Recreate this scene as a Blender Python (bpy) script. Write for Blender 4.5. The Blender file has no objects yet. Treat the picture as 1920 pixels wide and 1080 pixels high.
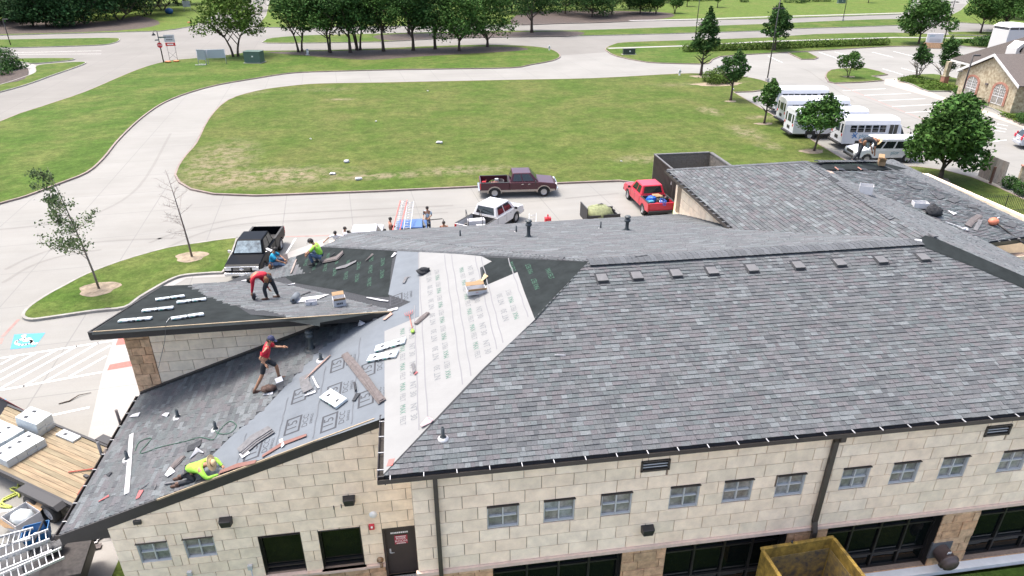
import bpy, bmesh, math, random
from mathutils import Vector, Matrix
R = math.radians
random.seed(7)
SC = bpy.context.scene
COL = SC.collection
# ------------------------------------------------------------ camera, sky, sun, exposure
cam_d = bpy.data.cameras.new('camera'); cam = bpy.data.objects.new('camera', cam_d); COL.objects.link(cam)
FPX, PITCH, YAW, CAMZ = 1280.0, R(26.8), R(8.3), 17.0
cam_d.sensor_width = 36; cam_d.lens = 24.0; cam_d.clip_start = 0.1; cam_d.clip_end = 3000
cam.location = (0, 0, CAMZ); cam.rotation_euler = (R(90) - PITCH, 0, -YAW)
SC.camera = cam
SUN_EL, SUN_TO = R(70), Vector((-0.7, 0.5, 0)).normalized()
w = bpy.data.worlds.new('World'); SC.world = w; w.use_nodes = True
nt = w.node_tree
sky = nt.nodes.new('ShaderNodeTexSky'); sky.sky_type = 'NISHITA'; sky.sun_disc = False
sky.sun_elevation = SUN_EL; sky.sun_rotation = math.atan2(SUN_TO.x, SUN_TO.y)
sky.air_density = 1.0; sky.dust_density = 6.0; sky.ozone_density = 1.0
nt.links.new(sky.outputs[0], nt.nodes['Background'].inputs[0]); nt.nodes['Background'].inputs[1].default_value = 0.15
sun_d = bpy.data.lights.new('sun', 'SUN'); sun = bpy.data.objects.new('sun', sun_d); COL.objects.link(sun)
sun_d.energy = 1.4; sun_d.angle = R(12.0); sun_d.color = (1.0, 0.965, 0.91)
to_sun = Vector((SUN_TO.x * math.cos(SUN_EL), SUN_TO.y * math.cos(SUN_EL), math.sin(SUN_EL)))
sun.rotation_euler = to_sun.to_track_quat('Z', 'Y').to_euler(); sun.location = (0, 0, 60)
SC.view_settings.view_transform = 'Standard'; SC.view_settings.look = 'None'
SC.view_settings.gamma = 1.0; SC.view_settings.use_curve_mapping = False
SC.view_settings.exposure = 1.5
SC.cycles.max_bounces = 6; SC.cycles.use_denoising = True

# ------------------------------------------------------------ survey helpers: sight lines of the drone meet a known plane
FW = Vector((math.sin(YAW) * math.cos(PITCH), math.cos(YAW) * math.cos(PITCH), -math.sin(PITCH)))
RT = Vector((math.cos(YAW), -math.sin(YAW), 0)); UP = RT.cross(FW); CC = Vector((0, 0, CAMZ))
def ray(px, py): return FW * FPX + RT * (px - 960) - UP * (py - 540)
def G(px, py, z=0.0):
    d = ray(px, py); return CC + d * ((z - CAMZ) / d.z)
def onplane(px, py, n, c):
    n = Vector(n); d = ray(px, py); return CC + d * ((c - n.dot(CC)) / n.dot(d))
def YP(px, py, y): return onplane(px, py, (0, 1, 0), y)
def XP(px, py, x): return onplane(px, py, (1, 0, 0), x)

# ------------------------------------------------------------ materials
MATS = {}
def mat(name, col, rough=0.7, metal=0.0, var=0.0, vscale=8.0, bump=0.0, bscale=60.0, col2=None, spec=0.5, rnd=0.0, attr=False, coat=0.0, emit=None, detail=6, alpha=None, stretch=None):
    if name in MATS: return MATS[name]
    m = bpy.data.materials.new(name); m.use_nodes = True; n = m.node_tree; N = n.nodes; L = n.links
    b = N['Principled BSDF']
    c4 = (*col, 1)
    b.inputs['Base Color'].default_value = c4; b.inputs['Roughness'].default_value = rough
    b.inputs['Metallic'].default_value = metal; b.inputs['Specular IOR Level'].default_value = spec
    if coat: b.inputs['Coat Weight'].default_value = coat; b.inputs['Coat Roughness'].default_value = 0.05
    out = None
    tc = N.new('ShaderNodeTexCoord'); src = tc.outputs['Object']
    if stretch:
        mp = N.new('ShaderNodeMapping'); mp.inputs['Scale'].default_value = stretch; L.new(src, mp.inputs[0]); src = mp.outputs[0]
    if var > 0:
        t = N.new('ShaderNodeTexNoise'); t.inputs['Scale'].default_value = vscale; t.inputs['Detail'].default_value = detail; t.inputs['Roughness'].default_value = 0.65
        L.new(src, t.inputs['Vector'])
        rp = N.new('ShaderNodeValToRGB'); c2 = col2 or tuple(x * (1 - var) for x in col)
        rp.color_ramp.elements[0].position = 0.34; rp.color_ramp.elements[1].position = 0.66
        rp.color_ramp.elements[0].color = (*c2, 1)
        rp.color_ramp.elements[1].color = (*(tuple(min(1, x * (1 + var * 0.5)) for x in col) if not col2 else col), 1)
        L.new(t.outputs[0], rp.inputs[0]); out = rp.outputs[0]
    if rnd > 0 or attr:
        mx = N.new('ShaderNodeMix'); mx.data_type = 'RGBA'; mx.blend_type = 'MULTIPLY'; mx.inputs[0].default_value = 1
        if out: L.new(out, mx.inputs[6])
        else: mx.inputs[6].default_value = c4
        if attr:
            at = N.new('ShaderNodeAttribute'); at.attribute_name = 'col'; L.new(at.outputs['Color'], mx.inputs[7])
        else:
            oi = N.new('ShaderNodeObjectInfo'); r2 = N.new('ShaderNodeValToRGB')
            e = r2.color_ramp.elements; e[0].color = (1 - rnd, (1 - rnd), (1 - rnd * 1.15), 1); e[1].color = (1, 1, 1, 1)
            k = e.new(0.5); k.color = (1, 1 - rnd * 0.45, 1 - rnd * 0.7, 1)
            L.new(oi.outputs['Random'], r2.inputs[0]); L.new(r2.outputs[0], mx.inputs[7])
        out = mx.outputs[2]
    if out: L.new(out, b.inputs['Base Color'])
    if bump > 0:
        t2 = N.new('ShaderNodeTexNoise'); t2.inputs['Scale'].default_value = bscale; t2.inputs['Detail'].default_value = 4
        L.new(src, t2.inputs['Vector'])
        bp = N.new('ShaderNodeBump'); bp.inputs['Strength'].default_value = bump; bp.inputs['Distance'].default_value = 0.02
        L.new(t2.outputs[0], bp.inputs['Height']); L.new(bp.outputs[0], b.inputs['Normal'])
    MATS[name] = m
    return m

# ------------------------------------------------------------ mesh collector
MW = {}
class MB:
    def __init__(s): s.v = []; s.f = []; s.mi = []; s.c = []; s.sm = []; s.cur = 0; s.col = (1, 1, 1); s.smooth = False
    def add(s, vs, fs):
        o = len(s.v); s.v += [Vector(p) for p in vs]
        for q in fs:
            s.f.append([o + i for i in q]); s.mi.append(s.cur); s.c.append(s.col); s.sm.append(s.smooth)
        return s
    def box(s, c, d, M=None, taper=None):
        x, y, z = [k / 2 for k in d]; c = Vector(c)
        P = [Vector((sx * x, sy * y, sz * z)) for sz in (-1, 1) for sx, sy in ((-1, -1), (1, -1), (1, 1), (-1, 1))]
        if taper:
            for i in range(4, 8): P[i] = Vector((P[i].x * taper[0], P[i].y * taper[1], P[i].z))
        if M: P = [M @ p for p in P]
        return s.add([c + p for p in P], [(3, 2, 1, 0), (4, 5, 6, 7), (0, 1, 5, 4), (1, 2, 6, 5), (2, 3, 7, 6), (3, 0, 4, 7)])
    def hexa(s, P): return s.add(P, [(3, 2, 1, 0), (4, 5, 6, 7), (0, 1, 5, 4), (1, 2, 6, 5), (2, 3, 7, 6), (3, 0, 4, 7)])
    def prism(s, poly, off):
        n = len(poly); off = Vector(off); P = [Vector(p) for p in poly]
        return s.add(P + [p + off for p in P], [tuple(range(n))[::-1], tuple(range(n, 2 * n))] + [(i, (i + 1) % n, n + (i + 1) % n, n + i) for i in range(n)])
    def face(s, poly): return s.add(poly, [tuple(range(len(poly)))])
    def tube(s, pts, r, seg=8, cap=True):
        pts = [Vector(p) for p in pts]; n = len(pts); rs = r if isinstance(r, (list, tuple)) else [r] * n
        V = []; prev = None
        for i, p in enumerate(pts):
            t = (pts[min(i + 1, n - 1)] - pts[max(i - 1, 0)]).normalized()
            if prev is None: a = Vector((0, 0, 1)) if abs(t.z) < 0.9 else Vector((1, 0, 0))
            else: a = prev
            u = (a - t * a.dot(t)).normalized(); prev = u; w_ = t.cross(u)
            V += [p + (u * math.cos(2 * math.pi * k / seg) + w_ * math.sin(2 * math.pi * k / seg)) * rs[i] for k in range(seg)]
        F = [(i * seg + k, i * seg + (k + 1) % seg, (i + 1) * seg + (k + 1) % seg, (i + 1) * seg + k) for i in range(n - 1) for k in range(seg)]
        sm = s.smooth; s.smooth = seg > 5; s.add(V, F); s.smooth = sm
        if cap:
            o = len(s.v) - len(V)
            for q in (tuple(range(seg))[::-1], tuple(range((n - 1) * seg, n * seg))):
                s.f.append([o + i for i in q]); s.mi.append(s.cur); s.c.append(s.col); s.sm.append(False)
        return s
    def lathe(s, prof, c=(0, 0, 0), M=None, seg=16, closed=False):
        c = Vector(c); M = M or Matrix.Identity(3); V = []
        for r, z in prof:
            V += [c + M @ Vector((r * math.cos(2 * math.pi * k / seg), r * math.sin(2 * math.pi * k / seg), z)) for k in range(seg)]
        n = len(prof)
        F = [(i * seg + k, i * seg + (k + 1) % seg, (i + 1) * seg + (k + 1) % seg, (i + 1) * seg + k) for i in range(n - 1) for k in range(seg)]
        sm = s.smooth; s.smooth = True; s.add(V, F); s.smooth = sm
        return s
    def ball(s, c, r, M=None, seg=12, rings=8, jit=0):
        r = Vector(r if isinstance(r, (list, tuple, Vector)) else (r, r, r)); c = Vector(c); V = []
        for i in range(rings + 1):
            a = math.pi * i / rings
            for k in range(seg):
                b = 2 * math.pi * k / seg; q = Vector((r.x * math.sin(a) * math.cos(b), r.y * math.sin(a) * math.sin(b), r.z * math.cos(a))) * (1 + jit * random.uniform(-1, 1))
                V.append(c + (M @ q if M else q))
        F = [(i * seg + k, (i + 1) * seg + k, (i + 1) * seg + (k + 1) % seg, i * seg + (k + 1) % seg) for i in range(rings) for k in range(seg)]
        sm = s.smooth; s.smooth = True; s.add(V, F); s.smooth = sm
        return s
    def merge(s, o, M=None):
        k = len(s.v); s.v += [(M @ p if M else p.copy()) for p in o.v]
        s.f += [[k + i for i in q] for q in o.f]; s.mi += o.mi; s.c += o.c; s.sm += o.sm
        return s
    def mesh(s, name, mats, inv=None):
        me = bpy.data.meshes.new(name); me.from_pydata([tuple(inv @ p) if inv else tuple(p) for p in s.v], [], s.f)
        for m in (mats if isinstance(mats, (list, tuple)) else [mats]): me.materials.append(m)
        me.polygons.foreach_set('material_index', s.mi); me.polygons.foreach_set('use_smooth', s.sm)
        if any(c != (1, 1, 1) for c in s.c):
            ca = me.color_attributes.new('col', 'FLOAT_COLOR', 'CORNER'); buf = []
            for q, c in zip(s.f, s.c): buf += [c[0], c[1], c[2], 1.0] * len(q)
            ca.data.foreach_set('color', buf)
        me.update(); return me
    def build(s, name, mats, parent=None, world=True, bevel=0, tag_=None, kind=None, label=None, fix=False):
        inv = None
        if parent is not None and world: inv = MW[parent.name].inverted()
        if parent is None and tag_ is not None:
            cx = sum((p.x for p in s.v), 0) / len(s.v); cy = sum((p.y for p in s.v), 0) / len(s.v); cz = min(p.z for p in s.v)
            inv = Matrix.Translation((-cx, -cy, -cz))
        me = s.mesh(name, mats, inv)
        if fix:
            bm = bmesh.new(); bm.from_mesh(me); bmesh.ops.recalc_face_normals(bm, faces=bm.faces); bm.to_mesh(me); bm.free()
        o = bpy.data.objects.new(name, me); COL.objects.link(o)
        MW[o.name] = Matrix.Identity(4)
        if parent is not None:
            o.parent = parent; MW[o.name] = MW[parent.name] if world else MW[parent.name]
        elif tag_ is not None: o.location = (cx, cy, cz); MW[o.name] = Matrix.Translation((cx, cy, cz))
        if bevel:
            b = o.modifiers.new('b', 'BEVEL'); b.width = bevel; b.segments = 2; b.limit_method = 'ANGLE'; b.angle_limit = R(35)
        if kind: o['kind'] = kind
        if label and parent is not None: o['label'] = label
        if tag_: o['label'] = tag_[0]; o['category'] = tag_[1]
        if tag_ and len(tag_) > 2 and tag_[2]: o['group'] = tag_[2]
        return o
def thing(name, label, cat, loc=(0, 0, 0), rot=0.0, group=None, M=None):
    o = bpy.data.objects.new(name, None); COL.objects.link(o); o.empty_display_size = 0.2
    mw = (Matrix.Translation(loc) @ Matrix.Rotation(rot, 4, 'Z')) if M is None else M
    o.matrix_world = mw; o.matrix_basis = mw; MW[o.name] = mw.copy()
    o['label'] = label; o['category'] = cat
    if group: o['group'] = group
    return o
def dup(root, M, label, group=None):
    def cp(o, par):
        c = o.copy(); COL.objects.link(c); c.parent = par
        for ch in [k for k in o.children]: cp(ch, c)
        return c
    r = cp(root, None); r.matrix_basis = M; MW[r.name] = M.copy(); r['label'] = label
    if group: r['group'] = group
    return r
def TM(loc, rot=0.0, s=1.0): return Matrix.Translation(loc) @ Matrix.Rotation(rot, 4, 'Z') @ Matrix.Diagonal((s, s, s, 1))
def cat_rom(pts, k=4, closed=True):
    n = len(pts); out = []
    for i in range(n if closed else n - 1):
        p0, p1, p2, p3 = [pts[(i + j) % n] if closed else pts[max(0, min(n - 1, i + j))] for j in (-1, 0, 1, 2)]
        for q in range(k):
            t = q / k; out.append(tuple(0.5 * ((2 * b) + (-a + c) * t + (2 * a - 5 * b + 4 * c - d) * t * t + (-a + 3 * b - 3 * c + d) * t ** 3) for a, b, c, d in zip(p0, p1, p2, p3)))
    if not closed: out.append(tuple(pts[-1]))
    return out
def clip(poly, a, b):   # keep the left side of a->b
    out = []; n = len(poly)
    def sd(p): return (b[0] - a[0]) * (p[1] - a[1]) - (b[1] - a[1]) * (p[0] - a[0])
    for i in range(n):
        p, q = poly[i], poly[(i + 1) % n]; dp, dq = sd(p), sd(q)
        if dp >= 0: out.append(p)
        if (dp >= 0) != (dq >= 0):
            t = dp / (dp - dq); out.append((p[0] + (q[0] - p[0]) * t, p[1] + (q[1] - p[1]) * t))
    return out
def area2(p): return sum(p[i][0] * p[(i + 1) % len(p)][1] - p[(i + 1) % len(p)][0] * p[i][1] for i in range(len(p))) / 2
def clip_convex(poly, cv):
    if area2(cv) < 0: cv = cv[::-1]
    for i in range(len(cv)):
        if len(poly) < 3: return []
        poly = clip(poly, cv[i], cv[(i + 1) % len(cv)])
    return poly if len(poly) > 2 and abs(area2(poly)) > 0.0008 else []
def tess(poly):        # triangulate a flat outline given as 2D points
    from mathutils.geometry import tessellate_polygon
    return tessellate_polygon([[Vector((p[0], p[1], 0)) for p in poly]])
def inside(p, poly):
    c = False; n = len(poly)
    for i in range(n):
        a, b = poly[i], poly[i - 1]
        if (a[1] > p[1]) != (b[1] > p[1]) and p[0] < (b[0] - a[0]) * (p[1] - a[1]) / (b[1] - a[1]) + a[0]: c = not c
    return c
_tx = {}
def text_mb(txt, size=1.0, depth=0.0):
    k = (txt, depth)
    if k not in _tx and txt[0] == '|':      # lettering too small to read in the photograph: a row of plain strokes
        m = MB(); x = 0.0; rg = random.Random(len(txt) * 7 + ord(txt[-1])); n = int(txt[1:])
        for i in range(n): w_ = rg.uniform(.3, .6); m.add([(x, -.35, 0), (x + w_, -.35, 0), (x + w_, .35, 0), (x, .35, 0)], [(0, 1, 2, 3)]); x += w_ + .14
        for v in m.v: v.x -= x / 2
        _tx[k] = m
    if k not in _tx:
        cu = bpy.data.curves.new('lettering', 'FONT'); cu.body = txt; cu.align_x = 'CENTER'; cu.align_y = 'CENTER'; cu.extrude = depth; cu.resolution_u = 2
        o = bpy.data.objects.new('lettering', cu); COL.objects.link(o)
        me = o.to_mesh(); m = MB(); m.add([v.co.copy() for v in me.vertices], [tuple(p.vertices) for p in me.polygons])
        o.to_mesh_clear(); bpy.data.objects.remove(o); bpy.data.curves.remove(cu); _tx[k] = m
    o = MB(); o.merge(_tx[k], Matrix.Diagonal((size, size, 1, 1))); return o
def frame(o, x, n):    # 4x4 with local X along x, local Z along n
    n = Vector(n).normalized(); x = Vector(x); x = (x - n * x.dot(n)).normalized(); y = n.cross(x)
    return Matrix(((x.x, y.x, n.x, o[0]), (x.y, y.y, n.y, o[1]), (x.z, y.z, n.z, o[2]), (0, 0, 0, 1)))
# ------------------------------------------------------------ ground
def lawn_mat(name, base, dry, patches=(), drybias=0.5):
    m = bpy.data.materials.new(name); m.use_nodes = True; n = m.node_tree; N = n.nodes; L = n.links; b = N['Principled BSDF']
    b.inputs['Roughness'].default_value = 0.95; b.inputs['Specular IOR Level'].default_value = 0.1
    ge = N.new('ShaderNodeNewGeometry'); P = ge.outputs['Position']
    def noise(s, d=5, r=0.6):
        t = N.new('ShaderNodeTexNoise'); t.inputs['Scale'].default_value = s; t.inputs['Detail'].default_value = d; t.inputs['Roughness'].default_value = r; L.new(P, t.inputs['Vector']); return t.outputs[0]
    def ramp(v, a, ca, c, cc):
        r = N.new('ShaderNodeValToRGB'); r.color_ramp.elements[0].position = a; r.color_ramp.elements[0].color = (*ca, 1); r.color_ramp.elements[1].position = c; r.color_ramp.elements[1].color = (*cc, 1); L.new(v, r.inputs[0]); return r.outputs[0]
    def mix(f, a, c, mode='MIX'):
        x = N.new('ShaderNodeMix'); x.data_type = 'RGBA'; x.blend_type = mode
        if isinstance(f, float): x.inputs[0].default_value = f
        else: L.new(f, x.inputs[0])
        for i, q in ((6, a), (7, c)):
            if isinstance(q, tuple): x.inputs[i].default_value = (*q, 1)
            else: L.new(q, x.inputs[i])
        return x.outputs[2]
    big = ramp(noise(0.16, 8, 0.68), 0.5 - drybias * 0.12, (0, 0, 0), 0.70, (1, 1, 1))
    col = mix(big, base, dry)
    col = mix(1.0, col, ramp(noise(0.8, 9, 0.78), 0.36, (0.70, 0.72, 0.66), 0.64, (1.28, 1.22, 1.2)), 'MULTIPLY')
    col = mix(1.0, col, ramp(noise(4.0, 8, 0.9), 0.36, (0.55, 0.58, 0.5), 0.64, (1.38, 1.36, 1.3)), 'MULTIPLY')
    if patches:
        acc = None
        for (cx, cy, rx, ry, st) in patches:
            mp = N.new('ShaderNodeMapping'); mp.inputs['Location'].default_value = (-cx / rx, -cy / ry, 0); mp.inputs['Scale'].default_value = (1 / rx, 1 / ry, 0); L.new(P, mp.inputs[0])
            ln = N.new('ShaderNodeVectorMath'); ln.operation = 'LENGTH'; L.new(mp.outputs[0], ln.inputs[0])
            mr = N.new('ShaderNodeMapRange'); mr.inputs[1].default_value = 1.0; mr.inputs[2].default_value = 0.35; mr.inputs[3].default_value = 0; mr.inputs[4].default_value = st; L.new(ln.outputs['Value'], mr.inputs[0])
            if acc is None: acc = mr.outputs[0]
            else:
                a_ = N.new('ShaderNodeMath'); a_.operation = 'MAXIMUM'; L.new(acc, a_.inputs[0]); L.new(mr.outputs[0], a_.inputs[1]); acc = a_.outputs[0]
        mu = N.new('ShaderNodeMath'); mu.operation = 'MULTIPLY'; L.new(acc, mu.inputs[0])
        L.new(ramp(noise(1.0, 9, 0.8), 0.44, (0, 0, 0), 0.58, (1, 1, 1)), mu.inputs[1])
        col = mix(mu.outputs[0], col, (0.20, 0.165, 0.11))
    L.new(col, b.inputs['Base Color'])
    bp = N.new('ShaderNodeBump'); bp.inputs['Strength'].default_value = 0.5; bp.inputs['Distance'].default_value = 0.05; L.new(noise(12, 4, 0.8), bp.inputs['Height']); L.new(bp.outputs[0], b.inputs['Normal'])
    return m
def concrete_mat(name, base, warm=0.0):
    m = bpy.data.materials.new(name); m.use_nodes = True; n = m.node_tree; N = n.nodes; L = n.links; b = N['Principled BSDF']
    b.inputs['Roughness'].default_value = 0.85; b.inputs['Specular IOR Level'].default_value = 0.25
    ge = N.new('ShaderNodeNewGeometry'); P = ge.outputs['Position']
    def noise(s, d=6, sc=None, off=0):
        t = N.new('ShaderNodeTexNoise'); t.inputs['Scale'].default_value = s; t.inputs['Detail'].default_value = d; t.inputs['Roughness'].default_value = 0.65
        if sc:
            mp = N.new('ShaderNodeMapping'); mp.inputs['Scale'].default_value = sc; mp.inputs['Rotation'].default_value = (0, 0, off); L.new(P, mp.inputs[0]); L.new(mp.outputs[0], t.inputs['Vector'])
        else: L.new(P, t.inputs['Vector'])
        return t.outputs[0]
    def ramp(v, a, ca, c, cc):
        r = N.new('ShaderNodeValToRGB'); r.color_ramp.elements[0].position = a; r.color_ramp.elements[0].color = (*ca, 1); r.color_ramp.elements[1].position = c; r.color_ramp.elements[1].color = (*cc, 1); L.new(v, r.inputs[0]); return r.outputs[0]
    def mul(a, c):
        x = N.new('ShaderNodeMix'); x.data_type = 'RGBA'; x.blend_type = 'MULTIPLY'; x.inputs[0].default_value = 1
        for i, q in ((6, a), (7, c)):
            if isinstance(q, tuple): x.inputs[i].default_value = (*q, 1)
            else: L.new(q, x.inputs[i])
        return x.outputs[2]
    col = mul(base, ramp(noise(0.12, 7), 0.3, (0.86, 0.85, 0.84), 0.7, (1.05, 1.04, 1.03)))
    col = mul(col, ramp(noise(0.5, 6, (0.25, 2.2, 1), R(6)), 0.3, (0.93, 0.92, 0.91), 0.65, (1, 1, 1)))
    col = mul(col, ramp(noise(14, 5), 0.3, (0.94, 0.94, 0.94), 0.7, (1.03, 1.03, 1.03)))
    sx = N.new('ShaderNodeSeparateXYZ'); L.new(P, sx.inputs[0])
    def M1(op, a, c=None):
        q = N.new('ShaderNodeMath'); q.operation = op
        for i, k in ((0, a), (1, c)):
            if k is None: continue
            if isinstance(k, (int, float)): q.inputs[i].default_value = k
            else: L.new(k, q.inputs[i])
        return q.outputs[0]
    js = [M1('LESS_THAN', M1('FRACT', M1('DIVIDE', M1('ADD', M1('MULTIPLY', sx.outputs[0], cx_), M1('MULTIPLY', sx.outputs[1], cy_)), 4.6)), 0.012) for cx_, cy_ in ((.995, .1), (-.1, .995))]
    jt = M1('MAXIMUM', js[0], js[1])
    jx = N.new('ShaderNodeMix'); jx.data_type = 'RGBA'; L.new(jt, jx.inputs[0]); L.new(col, jx.inputs[6]); jx.inputs[7].default_value = (*[k * .72 for k in base], 1)
    L.new(jx.outputs[2], b.inputs['Base Color'])
    return m
M_CON = concrete_mat('concrete_paving', (0.230, 0.230, 0.217))
M_ROAD = concrete_mat('concrete_road', (0.186, 0.182, 0.170))
M_WALK = concrete_mat('pale_walk_concrete', (0.305, 0.30, 0.292))
M_KERB = mat('kerb_concrete', (0.25, 0.24, 0.22), 0.85, var=0.25, vscale=1.5)
M_KRED = mat('faded_red_kerb_paint', (0.21, 0.165, 0.145), 0.8, var=0.25, vscale=1.2)
M_LAWN = lawn_mat('lawn_turf', (0.052, 0.094, 0.018), (0.108, 0.124, 0.042))
pt = lambda px, py: tuple(G(px, py)[:2])
M_INF = lawn_mat('infield_turf', (0.056, 0.092, 0.019), (0.102, 0.110, 0.040), drybias=0.9, patches=[
    (*pt(490, 335), 10, 3.6, 1.0), (*pt(700, 333), 7, 1.2, 0.8), (*pt(860, 322), 6, 1.6, 0.8), (*pt(408, 305), 4.0, 9, 0.8), (*pt(470, 175), 3, 2, 0.5),
    (*pt(610, 170), 5, 1.6, 0.4), (*pt(1280, 160), 6, 2, 0.4), (*pt(1330, 210), 1.5, 3, 0.9), (*pt(1400, 250), 2.0, 4, 0.8), (*pt(1440, 275), 1.6, 2, 0.7), (*pt(1425, 222), 2.6, 1.2, 0.9), (*pt(1215, 300), 4, 2, 0.6), (*pt(1520, 284), 1.6, 0.8, 0.9), (*pt(1350, 156), 5, 1.4, 0.8), (*pt(640, 188), 2.2, 0.8, 0.9)])
M_FAR = lawn_mat('far_turf', (0.082, 0.125, 0.028), (0.12, 0.135, 0.045), drybias=0.0)
M_MULCH = mat('bark_mulch', (0.060, 0.044, 0.036), 0.95, var=0.5, vscale=3, bump=0.4, bscale=20)
M_DIRT = mat('bare_soil', (0.25, 0.20, 0.14), 0.95, var=0.4, vscale=3)

def sheet(name, pts2, z, m, kind='structure', parent=None):
    mb = MB(); mb.add([(p[0], p[1], z) for p in pts2], tess(pts2))
    o = mb.build(name, m, fix=True); 
    if o.data.polygons and o.data.polygons[0].normal.z < 0: o.data.flip_normals()
    o['kind'] = kind; return o
def P2(pix, smooth=4, z=0.0):
    q = cat_rom(pix, smooth) if smooth > 1 else pix
    return [tuple(G(x, y, z)[:2]) for x, y in q]
sheet('ground', [(-1500, -600), (1500, -600), (1500, 2400), (-1500, 2400)], -0.5, M_FAR)
sheet('concrete_pavement', [(-260, -30), (-9.7, -30), (-9.7, 15.3), (300, 15.3), (300, 420), (-260, 420)], 0.0, M_CON)
def lawn(pix, m, kerb=M_KERB, smooth=4, h=0.12, kw=0.16, w2=None, red=None):
    p = w2 if w2 else P2(pix, smooth)
    if area2(p) < 0: p = p[::-1]
    n = len(p); inn = []
    for i in range(n):
        a, b, c = Vector(p[i - 1]), Vector(p[i]), Vector(p[(i + 1) % n])
        t = (c - a).normalized(); nn = Vector((-t.y, t.x)); inn.append(tuple(b + nn * kw))
    k = MB(); V = [(x, y, -0.02) for x, y in p] + [(x, y, h + 0.012) for x, y in p] + [(x, y, h + 0.012) for x, y in inn] + [(x, y, h - 0.03) for x, y in inn]
    for j in range(3):
        k.add([], [])
    k.add(V, [(j * n + i, j * n + (i + 1) % n, (j + 1) * n + (i + 1) % n, (j + 1) * n + i) for j in range(3) for i in range(n)])
    k.build('kerb', kerb, kind='structure')
    return sheet('lawn', inn, h, m)
# streets lie a shade darker than the drive
sheet('street', P2([(-250, 440), (0, 292), (75, 258), (160, 225), (230, 185), (300, 150), (360, 128), (470, 118), (700, 112), (1000, 108), (1120, 99), (1300, 88), (1560, 76), (1900, 84), (2100, 84), (2100, 10), (1900, 10), (1705, 4), (1430, 24), (1000, 40), (500, 30), (500, -10), (440, 10), (300, 40), (0, 60), (-250, 66)], 1), 0.004, M_ROAD)
L1 = [(-220, 330), (0, 229), (75, 202), (155, 175), (220, 147), (262, 130), (295, 120), (325, 114), (370, 110), (430, 104), (480, 97), (530, 96), (605, 95), (705, 92), (855, 86), (960, 86), (1017, 90), (1042, 97), (1051, 107), (1035, 115), (997, 122), (960, 128), (850, 130), (730, 132), (580, 136), (530, 140), (480, 148), (410, 160), (355, 175), (312, 192), (280, 212), (250, 237), (220, 268), (197, 297), (165, 325), (110, 347), (50, 370), (0, 384), (-100, 415), (-220, 460)]
lawn(L1, M_LAWN, M_KRED, 3)
INF = [(327, 330), (334, 312), (348, 292), (367, 270), (390, 225), (425, 190), (480, 172), (540, 163), (600, 158), (720, 156), (960, 151), (1110, 148), (1260, 140), (1310, 139), (1380, 143), (1430, 152), (1464, 166)]
inf2 = [tuple(G(x, y)[:2]) for x, y in cat_rom(INF, 3, False)] + [pt(1410, 173), pt(1376, 174), pt(1448, 216), pt(1529, 268), pt(1600, 311)]
inf2 += [pt(1718, 314), pt(1772, 321), pt(1822, 334), pt(1878, 356), pt(1935, 383), pt(2200, 520), (38, 8), (24.2, 8), (24.2, 20), (18.0, 33), (18.7, 44.6), (18.7, 49)]
inf2 += [tuple(G(x, y)[:2]) for x, y in [(1162, 341), (1039, 346), (896, 352), (700, 361), (480, 369), (400, 366), (357, 357), (335, 344)]]
lawn(None, M_INF, M_KRED, w2=inf2)
IL = [(41, 595), (55, 577), (90, 554), (116, 540), (160, 517), (225, 492), (312, 467), (375, 457), (440, 448), (447, 452), (435, 485), (422, 512), (400, 515), (350, 519), (325, 526), (297, 541), (265, 560), (235, 580), (175, 587), (87, 600), (55, 603)]
lawn(IL, M_LAWN, M_KERB, 3)
lawn([(-80, 76), (0, 75), (125, 73), (212, 72), (225, 75), (215, 81), (175, 86), (0, 91), (-80, 93)], M_LAWN)
lawn([(20, 112), (75, 110), (130, 110), (141, 111.5), (125, 115), (67, 120), (50, 119)], M_LAWN)
lawn([(67, 125), (100, 120), (150, 117), (162, 119), (140, 128), (100, 142), (50, 160), (0, 174), (-60, 190), (-60, 176), (0, 160), (40, 147), (65, 137)], M_LAWN)
lawn([(496, 77), (510, 72), (580, 67), (705, 64), (850, 60), (960, 58.5), (1085, 57.5), (1250, 52), (1440, 45.5), (1560, 40), (1695, 36), (1703, 42), (1690, 48), (1477, 55), (1440, 58), (1250, 64), (1085, 68), (960, 70), (830, 73), (720, 79), (600, 81), (500, 81.5)], M_LAWN, smooth=2)
lawn([(1775, 61), (1830, 60), (1930, 62), (1930, 68), (1830, 67), (1778, 66)], M_LAWN, smooth=1)
lawn([(1135, 91), (1150, 84), (1175, 80), (1295, 76), (1440, 71), (1527, 65), (1675, 62), (1760, 66), (1880, 70), (2000, 74), (2000, 92), (1840, 90), (1790, 85), (1720, 87), (1665, 88), (1565, 94), (1440, 101), (1350, 107), (1332, 118), (1315, 121), (1235, 119), (1197, 115), (1155, 106), (1138, 97)], M_LAWN, M_KRED, smooth=2)
lawn([(1477, 100), (1515, 98.7), (1535, 109), (1527, 112), (1502, 112)], M_LAWN, M_KRED, smooth=1)
lawn([(1547, 142), (1557, 132), (1590, 129), (1625, 129), (1665, 141), (1635, 144), (1657, 152), (1565, 157), (1550, 150)], M_LAWN, M_KRED, smooth=2)
lawn([(1687, 150), (1705, 143), (1750, 140), (1800, 150), (1860, 175), (1930, 200), (1930, 238), (1860, 205), (1790, 180), (1783, 172), (1740, 172), (1710, 160)], M_LAWN, smooth=2)
lawn([(-700, 62), (0, 67), (225, 61), (300, 59), (332, 55), (365, 49), (400, 30), (440, 8), (470, -20), (480, -70), (-700, -70)], M_FAR, smooth=1)
lawn([(480, 52), (600, 52), (720, 50), (960, 47), (1080, 44), (1200, 40), (1440, 36), (1690, 27), (1706, 18), (1715, -10), (1715, -80), (500, -80), (508, -10), (498, 30)], M_FAR, smooth=1)
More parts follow.
